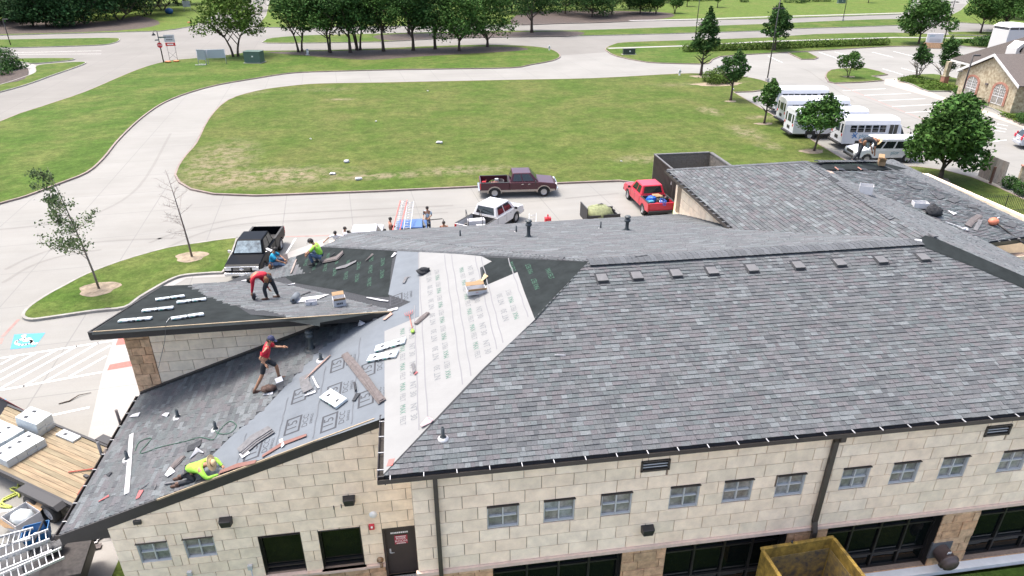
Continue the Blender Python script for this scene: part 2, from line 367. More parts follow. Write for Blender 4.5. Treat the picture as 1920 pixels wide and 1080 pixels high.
lawn([(1760, 40), (1800, 20), (1830, -10), (1850, -70), (2400, -70), (2400, 50), (1900, 50)], M_FAR, smooth=1)
# mulch and bare soil under trees, ground cover
for i, q in enumerate([[(500, 98), (605, 96), (705, 93.5), (855, 88), (960, 88), (990, 93), (930, 98), (800, 105), (700, 112), (620, 108), (560, 103)],
          [(-100, 45), (60, 38), (200, 40), (260, 30), (300, 45), (215, 58), (0, 64), (-100, 65)],
          [(960, 45), (1000, 22), (1230, 22), (1260, 32), (1180, 40), (1050, 44)],
          [(706, 66), (850, 61.5), (960, 60), (1083, 59), (1080, 67), (960, 69), (830, 72), (730, 76)],
          [(-40, 140), (30, 133), (52, 128), (46, 148), (0, 158), (-40, 165)]]):
    sheet('mulch_bed', P2(q, 3, 0.12), 0.126, M_MULCH)
for (x, y, rx, ry) in [(186, 541, 1.0, .9), (359, 481, .9, .8), (1315, 143, 1.6, 1), (1370, 190, .7, .5), (1432, 232, 1.0, .5), (1522, 284, 1.1, .7), (1592, 144, .9, .5), (1345, 158, 3.4, 1.3), (1758, 338, 1, .8)]:
    c = G(x, y, .12); sheet('soil_ring', [(c.x + rx * (1 + .15 * math.sin(5 * a)) * math.cos(a), c.y + ry * (1 + .12 * math.sin(3 * a)) * math.sin(a)) for a in [k * math.pi / 12 for k in range(24)]], 0.13, M_DIRT)
# sidewalks and other pale walks
def strip(name, pix, wid, z, m, smooth=1, kind='structure'):
    q = [Vector(G(x, y, z)[:2]) for x, y in (cat_rom(pix, smooth, False) if smooth > 1 else pix)]
    L_ = []; R_ = []
    for i, p in enumerate(q):
        t = (q[min(i + 1, len(q) - 1)] - q[max(i - 1, 0)]).normalized(); nn = Vector((-t.y, t.x)) * wid / 2; L_.append(p + nn); R_.append(p - nn)
    mb = MB(); n = len(q); mb.add([(*p, z) for p in L_] + [(*p, z) for p in R_], [(n + i, n + i + 1, i + 1, i) for i in range(n - 1)])
    return mb.build(name, m, kind=kind)
strip('sidewalk', [(1140, 90.5), (1295, 85.5), (1440, 77.5), (1680, 70), (1900, 72), (2000, 76)], 1.3, 0.127, M_WALK)
strip('sidewalk', [(1180, 38.5), (1300, 36), (1440, 31.5), (1700, 24)], 2.0, 0.127, M_WALK)
strip('sidewalk', [(340, 30), (500, 10), (500, 9)], 0.01, 0.127, M_WALK)
strip('sidewalk', [(-60, 165), (0, 156), (38, 146), (57, 135), (58, 124), (40, 118), (0, 116)], 1.3, 0.008, M_WALK, 3)
sheet('sidewalk', [pt(212, 640), pt(192, 700), pt(167, 810), pt(148, 900), (-11.5, 12), (-11.5, -2), (-9.7, -2), (-9.7, 15), (-10.25, 21.6), (-10.25, 27), pt(265, 577), pt(300, 550), pt(350, 522), pt(425, 519), (-8.5, 39), (-6, 39), (-6, 42), pt(436, 512), pt(400, 514.5), pt(350, 518), pt(322, 526), pt(296, 541), pt(262, 560), pt(237, 580), pt(214, 610)][::-1], 0.01, M_WALK)
M_BRICKRED = mat('red_tactile_paving', (0.33, 0.12, 0.10), 0.85, var=0.2, vscale=10)
for q in ([(222, 634), (233, 634), (236, 646), (217, 648)], [(206, 684), (244, 677), (248, 687), (201, 695)]): sheet('tactile_paving', P2(q, 1), 0.014, M_BRICKRED)
M_PAVER = mat('pinkish_paver_walk', (0.36, 0.31, 0.27), 0.85, var=0.15, vscale=5)
sheet('sidewalk', P2([(1660, 148), (1690, 147), (1762, 180), (1800, 190), (1920, 232), (1925, 242), (1780, 192), (1658, 158)], 1), 0.006, M_PAVER)
# painted markings
M_WPAINT = mat('white_road_paint', (0.78, 0.78, 0.76), 0.7, var=0.12, vscale=6)
M_RPAINT = mat('faded_red_paint', (0.30, 0.17, 0.15), 0.8, var=0.3, vscale=2)
M_BPAINT = mat('blue_road_paint', (0.05, 0.24, 0.42), 0.7, var=0.15, vscale=3)
mk = MB()
def seg(mb, a, b, wd=0.11, z=0.006):
    A = G(*a); B = G(*b); t = (B - A).normalized(); nn = Vector((-t.y, t.x, 0)) * wd / 2; up = Vector((0, 0, z))
    mb.face([A - nn + up, B - nn + up, B + nn + up, A + nn + up])
Q = lambda x, y: (x / 4, 540 + y / 4)
lines = [(Q(-200, 558), Q(850, 395)), (Q(-200, 803), Q(770, 630)), (Q(0, 575), Q(120, 512)), (Q(-120, 695), Q(270, 490)), (Q(-150, 770), Q(430, 463)), (Q(0, 755), Q(580, 435)), (Q(170, 740), Q(740, 410)), (Q(340, 700), Q(830, 430)), (Q(520, 665), Q(800, 510)), (Q(180, 1000), Q(670, 895)), ((-40, 965), (37, 953)), ((554, 447), (537, 475)), ((700, 437), (690, 455))]
T4 = lambda x, y: (1440 + x / 4, y / 4)
lines += [(T4(560, 680), T4(880, 665)), (T4(720, 715), T4(1070, 700)), (T4(830, 755), T4(1180, 740)), (T4(930, 800), T4(1310, 780)), (T4(1030, 845), T4(1270, 832)), (T4(380, 390), T4(540, 445)), (T4(780, 390), T4(940, 430)), (T4(940, 385), T4(1100, 425)), (T4(500, 390), T4(660, 430)), (T4(860, 515), T4(1010, 560)), (T4(1000, 510), T4(1150, 550)), (T4(0, 420), T4(110, 470)),
          (T4(1700, 925), T4(1800, 945)), (T4(1690, 950), T4(1790, 970)), (T4(1680, 975), T4(1780, 990)), (T4(1690, 1060), T4(1790, 1050)), ((20, 99), (190, 95)), ((30, 102), (190, 101))]
for a, b in lines: seg(mk, a, b)
mk.build('painted_marking', M_WPAINT, kind='structure')
mk = MB(); seg(mk, (5, 631), (35, 599), 0.15); seg(mk, (0, 645), (4, 634), 0.15); seg(mk, (535, 444), (640, 441), 0.12); seg(mk, T4(510, 630), T4(900, 790), 0.12); seg(mk, T4(900, 790), T4(1240, 925), 0.12)
mk.build('painted_marking', M_RPAINT, kind='structure')
bp = [G(27, 627, .008), G(85, 624, .008), G(66, 650, .008), G(19, 655, .008)]
mk = MB(); mk.face(bp[::-1]); mk.face([G(-10, 748, .008), G(12, 748, .008), G(8, 756, .008), G(-12, 757, .008)][::-1])
mk.build('painted_marking', M_BPAINT, kind='structure')
ic = MB(); c0 = sum(bp, Vector()) / 4; ax = (bp[1] - bp[0]).normalized(); ay = (bp[0] - bp[3]).normalized()
def ib(p): return c0 + ax * p[0] + ay * p[1] + Vector((0, 0, .006))
def istroke(pts, wd=.13):
    for a, b in zip(pts, pts[1:]):
        A, B = ib(a), ib(b); t = (B - A).normalized(); nn = Vector((-t.y, t.x, 0)) * wd / 2; ic.face([A - nn - t * .04, B - nn + t * .04, B + nn + t * .04, A + nn - t * .04])
istroke([(-.1 + .36 * math.cos(a), -.12 + .30 * math.sin(a)) for a in [R(d) for d in range(110, 400, 24)]]); istroke([(-.15, .38), (-.12, 0), (.2, 0), (.36, -.38), (.5, -.34)]); istroke([(-.14, .2), (.12, .2)])
ic.lathe([(0.001, .009), (.11, .009)], c=ib((-.17, .5)), seg=10); ic.build('accessible_parking_symbol', M_WPAINT, kind='structure')
# front yard
sheet('lawn', [(-.9, -12), (26, -12), (26, 12.35), (-.9, 12.35)], 0.02, M_LAWN)
sheet('lawn', [(-9.9, -12), (-.9, -12), (-.9, 15.2), (-9.9, 15.2)], -0.30, M_LAWN)
sheet('concrete_pavement', [(-60, -60), (60, -60), (60, 8.6), (-60, 8.6)], 0.03, M_CON)  # unseen slab, added to bounce sunlight onto the front wall
mb = MB(); mb.box((12.6, 12.62, 0.03), (26.2, 0.26, 0.14)); mb.build('kerb', mat('white_sill_strip', (.7, .7, .68), .8, var=.1, vscale=3), kind='structure')
mb = MB(); mb.box((-1.3, 13.9, -0.29), (2.2, 2.0, 0.1)); mb.build('sidewalk', M_WALK, kind='structure')
sheet('mulch_bed', [(-9.8, 14.6), (-8.9, 14.6), (-8.9, 20), (-9.9, 20)], 0.02, M_LAWN)

M_TYREM = concrete_mat('tyre_darkened_concrete', (0.202, 0.200, 0.188))
for q in ([(10, 505), (50, 485), (110, 465), (200, 452), (330, 446)], [(5, 530), (55, 500), (115, 480), (190, 468)], [(0, 430), (90, 420), (180, 400), (260, 350), (320, 250)], [(280, 455), (350, 430), (480, 405), (640, 395), (850, 385)], [(300, 470), (420, 425), (620, 410), (840, 398)], [(1060, 372), (1100, 368), (1160, 362)], [(1600, 180), (1660, 200), (1750, 235)], [(1420, 130), (1500, 128), (1540, 150), (1600, 190)]):
    strip('tyre_mark', q, .22, .006, M_TYREM, 5)
# ------------------------------------------------------------ the stone office building under re-roofing
S = 0.343
def Pz(x): return 5.85 + S * (x + 1.2)
def Mz(y): return 5.85 + S * (y - 12.6)
V3 = Vector
def plane3(a, b, c):
    n = (b - a).cross(c - a).normalized(); n = n if n.z > 0 else -n; return n, n.dot(a)
NP_ = V3((-S, 0, 1)); CP_ = 5.85 + S * 1.2
def onP(px, py, off=0.0):
    p = onplane(px, py, NP_, CP_ + off * NP_.length); return p
NM_ = V3((0, -S, 1)); CM_ = 5.85 - S * 12.6
def onM(px, py, off=0.0): return onplane(px, py, NM_, CM_ + off * NM_.length)
SU = 0.266
NU_ = V3((0, SU, 1)); CU_ = 5.9 + SU * 20.6
def onU(px, py, off=0.0): return onplane(px, py, NU_, CU_ + off * NU_.length)
RIDN = V3((17.05, 19.0, 8.05)); RC = G(1965, 438, 6.05); RB = G(1674, 299, 6.05)
R1a = V3((12.75, 24.45, 6.55)); R1b = V3((12.85, 32.6, 6.58))
MA = V3((-1.2, 12.6, 5.85)); MBc = V3((23.45, 12.6, 5.85)); RL = V3((5.2, 19.0, 8.05))
HL = V3((-4.37, 29.34, 4.76)); QL = V3((-3.6, 31.4, 4.5)); QR = V3((13.3, 31.3, 4.6))
NQ_, CQ_ = plane3(RL, QR, RIDN); QL = onplane(658, 437, NQ_, CQ_)
def onQ(px, py, off=0.0): return onplane(px, py, NQ_, CQ_ + off)
N1_, C1_ = plane3(R1a, R1b, RIDN)
def onR1(px, py, off=0.0): return onplane(px, py, N1_, C1_ + off)
T_ = onR1(1513, 303)
N4_, C4_ = plane3(RIDN, MBc, T_); RV = onplane(1850, 454, N4_, C4_)
N2_, C2_ = plane3(T_, RC, RV)
def onR2(px, py, off=0.0): return onplane(px, py, N2_, C2_ + off)
T2_ = onR2(1634, 302)

M_SHING = mat('shingle_granules', (0.103, 0.110, 0.115), 0.95, var=0.22, vscale=26, attr=True, spec=0.15, bump=0.3, bscale=90, detail=3)
M_SHDK = mat('shingle_underlap', (0.05, 0.053, 0.058), 0.95, var=0.3, vscale=20, spec=0.1)
M_FASC = mat('dark_bronze_trim', (0.030, 0.028, 0.028), 0.5, var=0.15, vscale=4)
M_GUT = mat('bronze_gutter', (0.050, 0.042, 0.038), 0.45, var=0.2, vscale=4)
M_GUTI = mat('gutter_inside_dark', (0.022, 0.018, 0.015), 0.8, var=0.4, vscale=6)
M_STRAP = mat('bare_metal_strap', (0.5, 0.5, 0.5), 0.45, metal=0.3)
M_STONE = mat('cream_limestone', (0.93, 0.78, 0.60), 0.9, var=0.17, vscale=2.2, bump=0.25, bscale=30, rnd=0.11, detail=8)
M_STBACK = mat('mortar_joint', (0.27, 0.20, 0.15), 0.95, var=0.2, vscale=10)
M_ROUGH = mat('tan_split_stone', (0.62, 0.42, 0.26), 0.95, var=0.35, vscale=5, bump=1.0, bscale=9, rnd=0.26, detail=8)
M_LEDGE = mat('pinkish_cast_ledge', (0.66, 0.50, 0.41), 0.85, var=0.12, vscale=6)
M_GLASS = mat('dark_window_glass', (0.004, 0.006, 0.006), 0.03, spec=0.35)
M_GLASS2 = mat('milky_window_glass', (0.27, 0.29, 0.285), 0.12, var=0.45, vscale=5, spec=0.8, rnd=.3)
M_FRAME = mat('black_window_frame', (0.018, 0.016, 0.016), 0.4)
M_SILV = mat('silver_muntin', (0.55, 0.56, 0.57), 0.35, metal=0.2)
M_WOODF = mat('fresh_pine_board', (0.33, 0.26, 0.17), 0.8, var=0.2, vscale=3)
M_GREYFELT = mat('grey_roof_felt', (0.120, 0.137, 0.155), 0.9, var=0.10, vscale=1.5, bump=0.9, bscale=1.6)
M_WHITEFELT = mat('white_roof_felt', (0.205, 0.209, 0.207), 0.85, var=0.06, vscale=1.2, bump=1.0, bscale=1.5)
M_BLACKFELT = mat('charcoal_roof_felt', (0.022, 0.0265, 0.0275), 0.95, spec=.08, var=0.3, vscale=1.8, bump=0.4, bscale=2.5)
M_GRPRINT = mat('green_felt_print', (0.035, 0.10, 0.065), 0.9, var=0.35, vscale=9)
M_GRPRINT2 = mat('pale_green_felt_print', (0.055, 0.135, 0.10), 0.9, var=0.25, vscale=5)
M_DKPRINT = mat('dark_felt_print', (0.042, 0.045, 0.053), 0.9, var=0.15, vscale=6)
M_GYPRINT = mat('grey_felt_print', (0.13, 0.14, 0.148), 0.9)

BLD = thing('office_building', 'cream stone office building with hipped grey roofs being re-shingled, whole lower half of the view', 'building', (6, 20, 0))
def slab(name, poly, m=M_SHDK, t=0.13):
    mb = MB(); mb.prism([V3(p) - V3((0, 0, .035 if t > .11 else 0)) for p in poly][::-1], (0, 0, -t)); return mb.build(name, m, BLD, fix=True)
rM = slab('roof', [MA, MBc, RIDN, RL])
XE = -10.1
rP = slab('roof', [MA, RL, HL, V3((XE, 29.45, Pz(XE))), V3((XE, 15.0, Pz(XE))), V3((-1.2, 15.0, 5.85))], t=0.1)
UA = V3((-10.6, 20.6, 5.9)); UB = V3((-1.0, 20.6, 5.9)); UC = V3((-6.6, 27.75, 3.998)); UD = V3((-10.93, 27.75, 3.998))
rU = slab('roof', [UA, UB, UC, UD], t=0.1)
rQ1 = MB(); rQ1.add([RL, RIDN, R1a + V3((0, 0, -.05)), QR, QL, HL], [(0, 1, 2), (0, 2, 3), (0, 3, 4), (0, 4, 5)])
rQ = rQ1.build('roof', M_SHDK, BLD)
rR1 = slab('roof', [RIDN, T_, R1b, R1a]); rR4 = slab('roof', [RIDN, MBc, RV, T_]); rR2 = slab('roof', [RV, RC, T2_, T_])
rR3 = slab('roof', [RC, RB, T2_]); slab('roof', [T_, T2_, RB, R1b])

PAL = [((1, 1, 1), 5), ((1.30, 1.35, 1.36), 3), ((0.80, 0.80, 0.83), 4), ((1.12, 1.06, 1.08), 4), ((1.05, 0.93, 0.96), 3), ((1.5, 1.55, 1.55), 1), ((0.68, 0.69, 0.72), 1), ((0.92, 1.0, 1.0), 3)]
PALF = [c for c, n_ in PAL for _ in range(n_)]
def shingles(parent, outline, u, v, n, keep=None, exp=0.145, wmin=0.10, wmax=0.42, off=0.012, indiv=0, near=None, contrast=1.0, tint=(1, 1, 1), rag=0.0):
    n = V3(n).normalized(); u = V3(u); u = (u - n * u.dot(n)).normalized(); v = n.cross(u) if n.cross(u).dot(v) > 0 else -n.cross(u)
    o = outline[0]; to2 = lambda p: ((p - o).dot(u), (p - o).dot(v)); cv = [to2(V3(p)) for p in outline]
    if area2(cv) < 0: cv = cv[::-1]
    kp = [to2(V3(p)) for p in keep] if keep else None
    u0, u1 = min(p[0] for p in cv), max(p[0] for p in cv); v0, v1 = min(p[1] for p in cv), max(p[1] for p in cv)
    tabs = []; r = 0; vv = v0
    while vv < v1:
        x = u0 - random.random() * 0.4; prev = None
        while x < u1:
            w_ = random.choice((random.uniform(wmin, wmin * 2), random.uniform(wmin * 1.5, wmax), random.uniform(wmin, wmax)))
            c = random.choice(PALF)
            if random.random() < 0.25 and prev: c = prev
            prev = c; rg = random.random() * rag
            if kp is None or inside((x + w_ / 2, vv + exp / 2 + rg), kp):
                q = clip_convex([(x, vv), (x + w_ - 0.004, vv), (x + w_ - 0.004, vv + exp), (x, vv + exp)], cv)
                if q:
                    b = random.uniform(0.92, 1.08); c2 = tuple((1 + (k - 1) * contrast) * b * t for k, t in zip(c, tint)); raised = random.random() < 0.5
                    tabs.append((q, vv, c2, raised))
            x += w_
        vv += exp; r += 1
    def emit(mb, q, vb, c, raised):
        h = off + (0.017 if raised else 0.006); mb.col = c
        top = [o + u * a + v * b + n * (h * (1 - 0.8 * (b - vb) / exp) + 0.001) for a, b in q]
        m_ = len(top); bot = [p - n * 0.02 for p in top]
        F = [tuple(range(m_))]
        for i in range(m_):
            j = (i + 1) % m_
            if not (q[i][1] > vb + exp - 1e-4 and q[j][1] > vb + exp - 1e-4): F.append((i, m_ + i, m_ + j, j))
        nrm = (top[1] - top[0]).cross(top[2] - top[1])
        if nrm.dot(n) < 0: F = [f[::-1] for f in F]
        mb.add(top + bot, F)
    if indiv:
        def dist(t):
            a, b = t[0][0]; return (o + u * a + v * b - near).length
        tabs.sort(key=dist)
        for t in tabs[:indiv]:
            mb = MB(); emit(mb, *t); mb.build('shingle', M_SHING, parent)
        tabs = tabs[indiv:]
    mb = MB()
    for t in tabs: emit(mb, *t)
    if tabs:
        ob = mb.build('shingle_courses', M_SHING, parent); ob['kind'] = 'stuff'
    return parent
shingles(rM, [MA, MBc, RIDN, RL], (1, 0, 0), (0, 1, S), NM_, indiv=298, near=V3((6, 12.6, 5.9)), off=0.01, wmin=0.09, wmax=0.30, exp=0.142, contrast=.72)
NH_, CH_ = plane3(RL, QL, HL); shingles(rQ, [RL, QL, HL], (1, 0, 0), (0, -1, .29), NH_, wmax=0.6, contrast=0.55, exp=0.16, tint=(1.12, 1.12, 1.12))
_t = (24.45 - RL.y) / (QL.y - RL.y); QM = RL.lerp(QL, _t)
for pl_ in ([RL, RIDN, V3((13.0, 24.45, 6.5)), QM], [QM, V3((13.0, 24.45, 6.5)), QR, QL]): shingles(rQ, pl_, (1, 0, 0), (0, -1, .29), NQ_, off=0.03, wmax=0.6, contrast=0.55, exp=0.16, tint=(1.08, 1.08, 1.08))
shingles(rR1, [RIDN, T_, R1b, R1a], (0, 1, 0), (1, 0, S), N1_, exp=0.155, wmax=0.32, contrast=.8)
shingles(rR4, [RIDN, MBc, RV, T_], (0, 1, 0), (-1, 0, S), N4_, exp=0.16, contrast=0.5, tint=(1.12, 1.13, 1.13))
shingles(rR2, [RV, RC, T2_, T_], (1, 0, 0), (0, 1, S), N2_, keep=[onR2(*p) for p in [(1500, 322), (1700, 320), (1990, 420), (1990, 480), (1700, 480)]], exp=0.155, wmax=.32, tint=(1.1, 1.12, 1.12))
n3, c3 = plane3(RC, RB, T2_); shingles(rR3, [RC, RB, T2_], (RB - RC), (-1, 0, .3), n3, exp=0.16, contrast=0.4, tint=(1.15, 1.15, 1.15))
LLk = [(255, 738), (300, 712), (700, 586), (712, 598), (690, 602), (650, 622), (620, 645), (600, 655), (560, 700), (525, 735), (500, 765), (462, 795), (440, 815), (400, 848), (388, 865), (383, 880), (360, 930), (100, 1010), (235, 745)]
shingles(rP, [V3((XE, 15.0, Pz(XE))), V3((-1, 15.0, Pz(-1))), V3((-1, 21.45, Pz(-1))), V3((XE, 21.45, Pz(XE)))], (0, 1, 0), (1, 0, S), NP_, keep=[onP(*p) for p in LLk], contrast=0.7, rag=0.05, off=0.022)
S1k = [(400, 540), (553, 478), (558, 500), (575, 513), (600, 521), (645, 538), (692, 553), (728, 558), (768, 568), (768, 578), (740, 592), (640, 585), (430, 560)]
shingles(rP, [UC + V3((0, .0, 0)), UB + V3((.6, -.4, .2)), V3((1, 24, Pz(1))), V3((-4.4, 29.35, Pz(-4.4))), V3((XE, 29.45, Pz(XE)))], (0, 1, 0), (1, 0, S), NP_, keep=[onP(*p) for p in S1k], contrast=0.6, rag=0.05, off=0.022)
ULk = [(352, 530), (370, 545), (400, 560), (440, 572), (465, 580), (515, 585), (548, 598), (580, 612), (640, 610), (790, 575), (770, 560), (500, 520)]
shingles(rU, [UA, UB, UC, UD], (1, 0, 0), (0, -1, SU), NU_, keep=[onU(*p) for p in ULk], contrast=0.6, off=0.018)

# hip and ridge caps
def caps(p, q, parent, wd=0.16, step=0.2, tint=(0.95, 0.95, 0.98)):
    p, q = V3(p), V3(q); t = (q - p).normalized(); sd = t.cross(V3((0, 0, 1))).normalized(); L_ = (q - p).length; k = 0.0
    mb = MB()
    while k < L_ - step:
        kk = random.uniform(.85, 1.15); mb.col = tuple(c * kk for c in tint)
        a = p + t * k; b = p + t * (k + step * 1.15); z0 = V3((0, 0, .055)); z1 = V3((0, 0, .04)); dn = V3((0, 0, -.05))
        mb.add([a + sd * wd + dn + z0, a + z0, a - sd * wd + dn + z0, b + sd * wd + dn + z1, b + z1, b - sd * wd + dn + z1, a + sd * wd + dn, a, a - sd * wd + dn], [(0, 1, 4, 3), (1, 2, 5, 4), (0, 6, 7, 1), (1, 7, 8, 2)])
        k += step
    return mb.build('ridge_cap', M_SHING, parent, fix=False)
caps(RL, RIDN - V3((.3, 0, 0)), rM, 0.26, 0.2); caps(T_ + V3((.5, 0, 0)), T2_ + V3((.3, 0, 0)), rR2); caps(T2_, RC, rR2, 0.15); caps(R1b, T_, rR1, 0.15); caps(V3((4.6, 19.8, 7.84)), HL, rQ, 0.08)
caps(RIDN + V3((0, 2, 0)), T_, rR1, 0.15)
def felt(poly, fn, off, m, name, parent, wrinkle=0.012):
    P = [fn(x, y, off) for x, y in poly]; mb = MB(); tr = tess([(x, y) for x, y in poly]); mb.add(P, tr)
    o = mb.build(name, m, parent, fix=True)
    if o.data.polygons[0].normal.z < 0: o.data.flip_normals()
    return o
# dark uncapped strip down the front right hip
felt([(1712, 455), (1735, 441), (1760, 449), (1930, 522), (1930, 545), (1840, 506)], onM, 0.03, M_BLACKFELT, 'hip_felt', rM)
felt([(1536, 318), (1546, 303), (1640, 301), (1700, 316), (1690, 318)], onR2, 0.022, M_BLACKFELT, 'felt_sheet', rR2)
felt([(705, 600), (735, 583), (770, 566), (728, 552), (745, 470), (790, 472), (786, 520), (787, 592), (722, 622), (722, 783), (640, 812), (500, 858), (382, 897), (386, 865), (440, 812), (500, 762), (560, 697), (600, 652), (650, 618)], onP, 0.010, M_GREYFELT, 'felt_sheet', rP)
felt([(786, 470), (902, 480), (922, 490), (900, 502), (904, 538), (970, 510), (984, 550), (1003, 599), (905, 692), (850, 750), (719, 889), (721, 780), (721, 621), (786, 593)], onP, 0.016, M_WHITEFELT, 'felt_sheet', rP)
felt([(505, 500), (605, 462), (738, 470), (733, 505), (729, 557), (690, 556), (640, 545), (550, 530)], onP, 0.006, M_BLACKFELT, 'felt_sheet', rP)
felt([(905, 482), (1104, 491), (1003, 600), (985, 552), (969, 512), (904, 540)], onP, 0.006, M_BLACKFELT, 'felt_sheet', rP)
felt([(172, 623), (305, 536), (380, 533), (470, 590), (600, 612), (600, 598), (172, 628)], onU, 0.006, M_BLACKFELT, 'felt_sheet', rU)
felt([(380, 533), (490, 528), (760, 577), (600, 605)], onU, 0.004, M_BLACKFELT, 'felt_sheet', rU)
# seams of the lapped felt courses
M_SEAM = mat('felt_lap_edge', (0.165,0.168,0.178), 0.9); M_SEAMG = mat('grey_felt_lap_edge', (0.10,0.11,0.125), 0.9)
def seam(x, y0, y1, m, off=0.02, wd=0.03):
    mb = MB(); k = 14
    L_ = [V3((x + .012 * math.sin(i * 1.9), y0 + (y1 - y0) * i / k, 0)) for i in range(k + 1)]
    mb.add([V3((p.x + d, p.y, Pz(p.x + d) + off + (0.004 if d > 0 else 0.0))) for d in (0, wd) for p in L_], [(i, i + 1, k + 2 + i, k + 1 + i) for i in range(k)])
    o = mb.build('felt_lap', m, rP, fix=True)
for x in (-.35, -.12, .85, 1.1, 1.9, 2.1, 2.95): seam(x, 12.95 + (x + 1.2), min(18.85 + (5.2 - x) * 1.08, 20.4 if x < -.2 else 99), M_SEAM)
for x, a, b in [(-6.4, 15.1, 15.8), (-5.3, 15.1, 16.5), (-4.25, 15.1, 17.6), (-3.2, 15.1, 18.6), (-2.15, 15.1, 19.6)]: seam(x, a, b, M_SEAMG)

# felt printing
def printmesh(items, parent, m, name='felt_print'):
    mb = MB()
    for (txt, size, pos, bdir, n, off, sx) in items:
        t = text_mb(txt, size); M_ = frame(pos + V3(n).normalized() * off, bdir, n) @ Matrix.Diagonal((sx, 1, 1, 1)); mb.merge(t, M_)
    o = mb.build(name, m, parent); o['kind'] = 'stuff'; return o
def inP(x, y, poly): return inside((x, y), poly)
wp = [tuple(onP(*p)[:2]) for p in [(788, 482), (898, 484), (898, 545), (968, 520), (998, 596), (905, 685), (850, 742), (735, 865), (727, 780), (727, 628), (788, 600)]]
gA, gB = [], []
for k, x in enumerate([-0.62, 0.42, 1.50, 2.55, 3.6]):
    up = 1 if k % 2 == 0 else -1; y = 13.6 + (k % 3) * 0.35
    while y < 28.5:
        ok = all(inP(x + dx, y + dy, wp) for dx in (-.3, .3) for dy in (-.45, .45))
        if ok:
            p = V3((x - .12 * up, y, Pz(x - .12 * up))); q = V3((x + .17 * up, y, Pz(x + .17 * up)))
            bd = (0, -up, 0)
            gA.append(('MAX-FELT', 0.23, p, bd, NP_, 0.0195, 0.78)); gB.append(('NT 30', 0.27, q, bd, NP_, 0.0195, 1.0))
        y += 1.02
mx = [(t, s, p, b, n, o, sx) for (t, s, p, b, n, o, sx) in gA]
a_ = [('MAX', s, p + V3((0, .27 * (1 if b[1] < 0 else -1), 0)), b, n, o, .8) for (t, s, p, b, n, o, sx) in mx]
b_ = [('FELT', s, p - V3((0, .22 * (1 if b[1] < 0 else -1), 0)), b, n, o, .8) for (t, s, p, b, n, o, sx) in mx]
printmesh(a_, rP, M_GRPRINT2); printmesh(b_ + gB, rP, M_GYPRINT)
gp = [tuple(onP(*p)[:2]) for p in [(712, 604), (738, 586), (745, 478), (783, 480), (780, 590), (716, 618), (716, 782), (640, 806), (500, 850), (402, 885), (402, 872), (450, 818), (510, 768), (572, 702), (612, 658), (660, 622)]]
it = []; boxes = MB()
for k, x in enumerate([-6.7, -5.75, -4.72, -3.68, -2.6, -1.6, -0.78]):
    y = 15.55 + (k % 2) * 0.5
    while y < 28.6:
        if all(inP(x + dx, y + dy, gp) for dx in (-.22, .2) for dy in (-.24, .24)):
            bz = lambda dx: V3((x + dx, y, Pz(x + dx)))
            it.append(('15', 0.42, bz(-.18), (0, 1, 0), NP_, 0.0135, 1.1)); it.append(('DCC', 0.24, bz(.19), (0, 1, 0), NP_, 0.0135, 1.1)); it.append(('SHINGLE', 0.12, bz(.36), (0, 1, 0), NP_, 0.0135, 1))
            M_ = frame(bz(-.17) + NP_.normalized() * .0135, (0, 1, 0), NP_)
            for (cx, cy, sx, sy) in ((0, .21, .74, .06), (0, -.21, .74, .06), (-.34, 0, .06, .36), (.34, 0, .06, .36)):
                boxes.add([M_ @ V3((cx + a * sx / 2, cy + b * sy / 2, 0)) for a, b in ((-1, -1), (1, -1), (1, 1), (-1, 1))], [(0, 1, 2, 3)])
        y += 1.45
o = printmesh(it, rP, M_DKPRINT); boxes.build('felt_print', M_DKPRINT, rP)['kind'] = 'stuff'
it = []
kp = [[tuple(onP(*p)[:2]) for p in [(560, 490), (605, 466), (733, 474), (726, 545), (640, 540), (566, 508)]], [tuple(onP(*p)[:2]) for p in [(908, 487), (1096, 493), (1003, 594), (990, 552), (974, 508), (908, 532)]]]
for k in range(24):
    x = -7.0 + k * 0.5; y = 15.5 + (k % 3) * 0.3
    while y < 29.6:
        if any(all(inside((x + dx, y + dy), q) for dx in (-.12, .12) for dy in (-.3, .3)) for q in kp): it.append(('MAX FELT', 0.23, V3((x, y, Pz(x))), (0, 1 if k % 2 else -1, 0), NP_, 0.0095, 0.72))
        y += 1.12
printmesh(it, rP, M_GRPRINT)
it = [('MAX FELT 30', 0.13, onR2(x, 309), (1, 0, 0), N2_, 0.026, 1.3) for x in (1566, 1600, 1640)]
printmesh(it, rR2, M_GRPRINT)

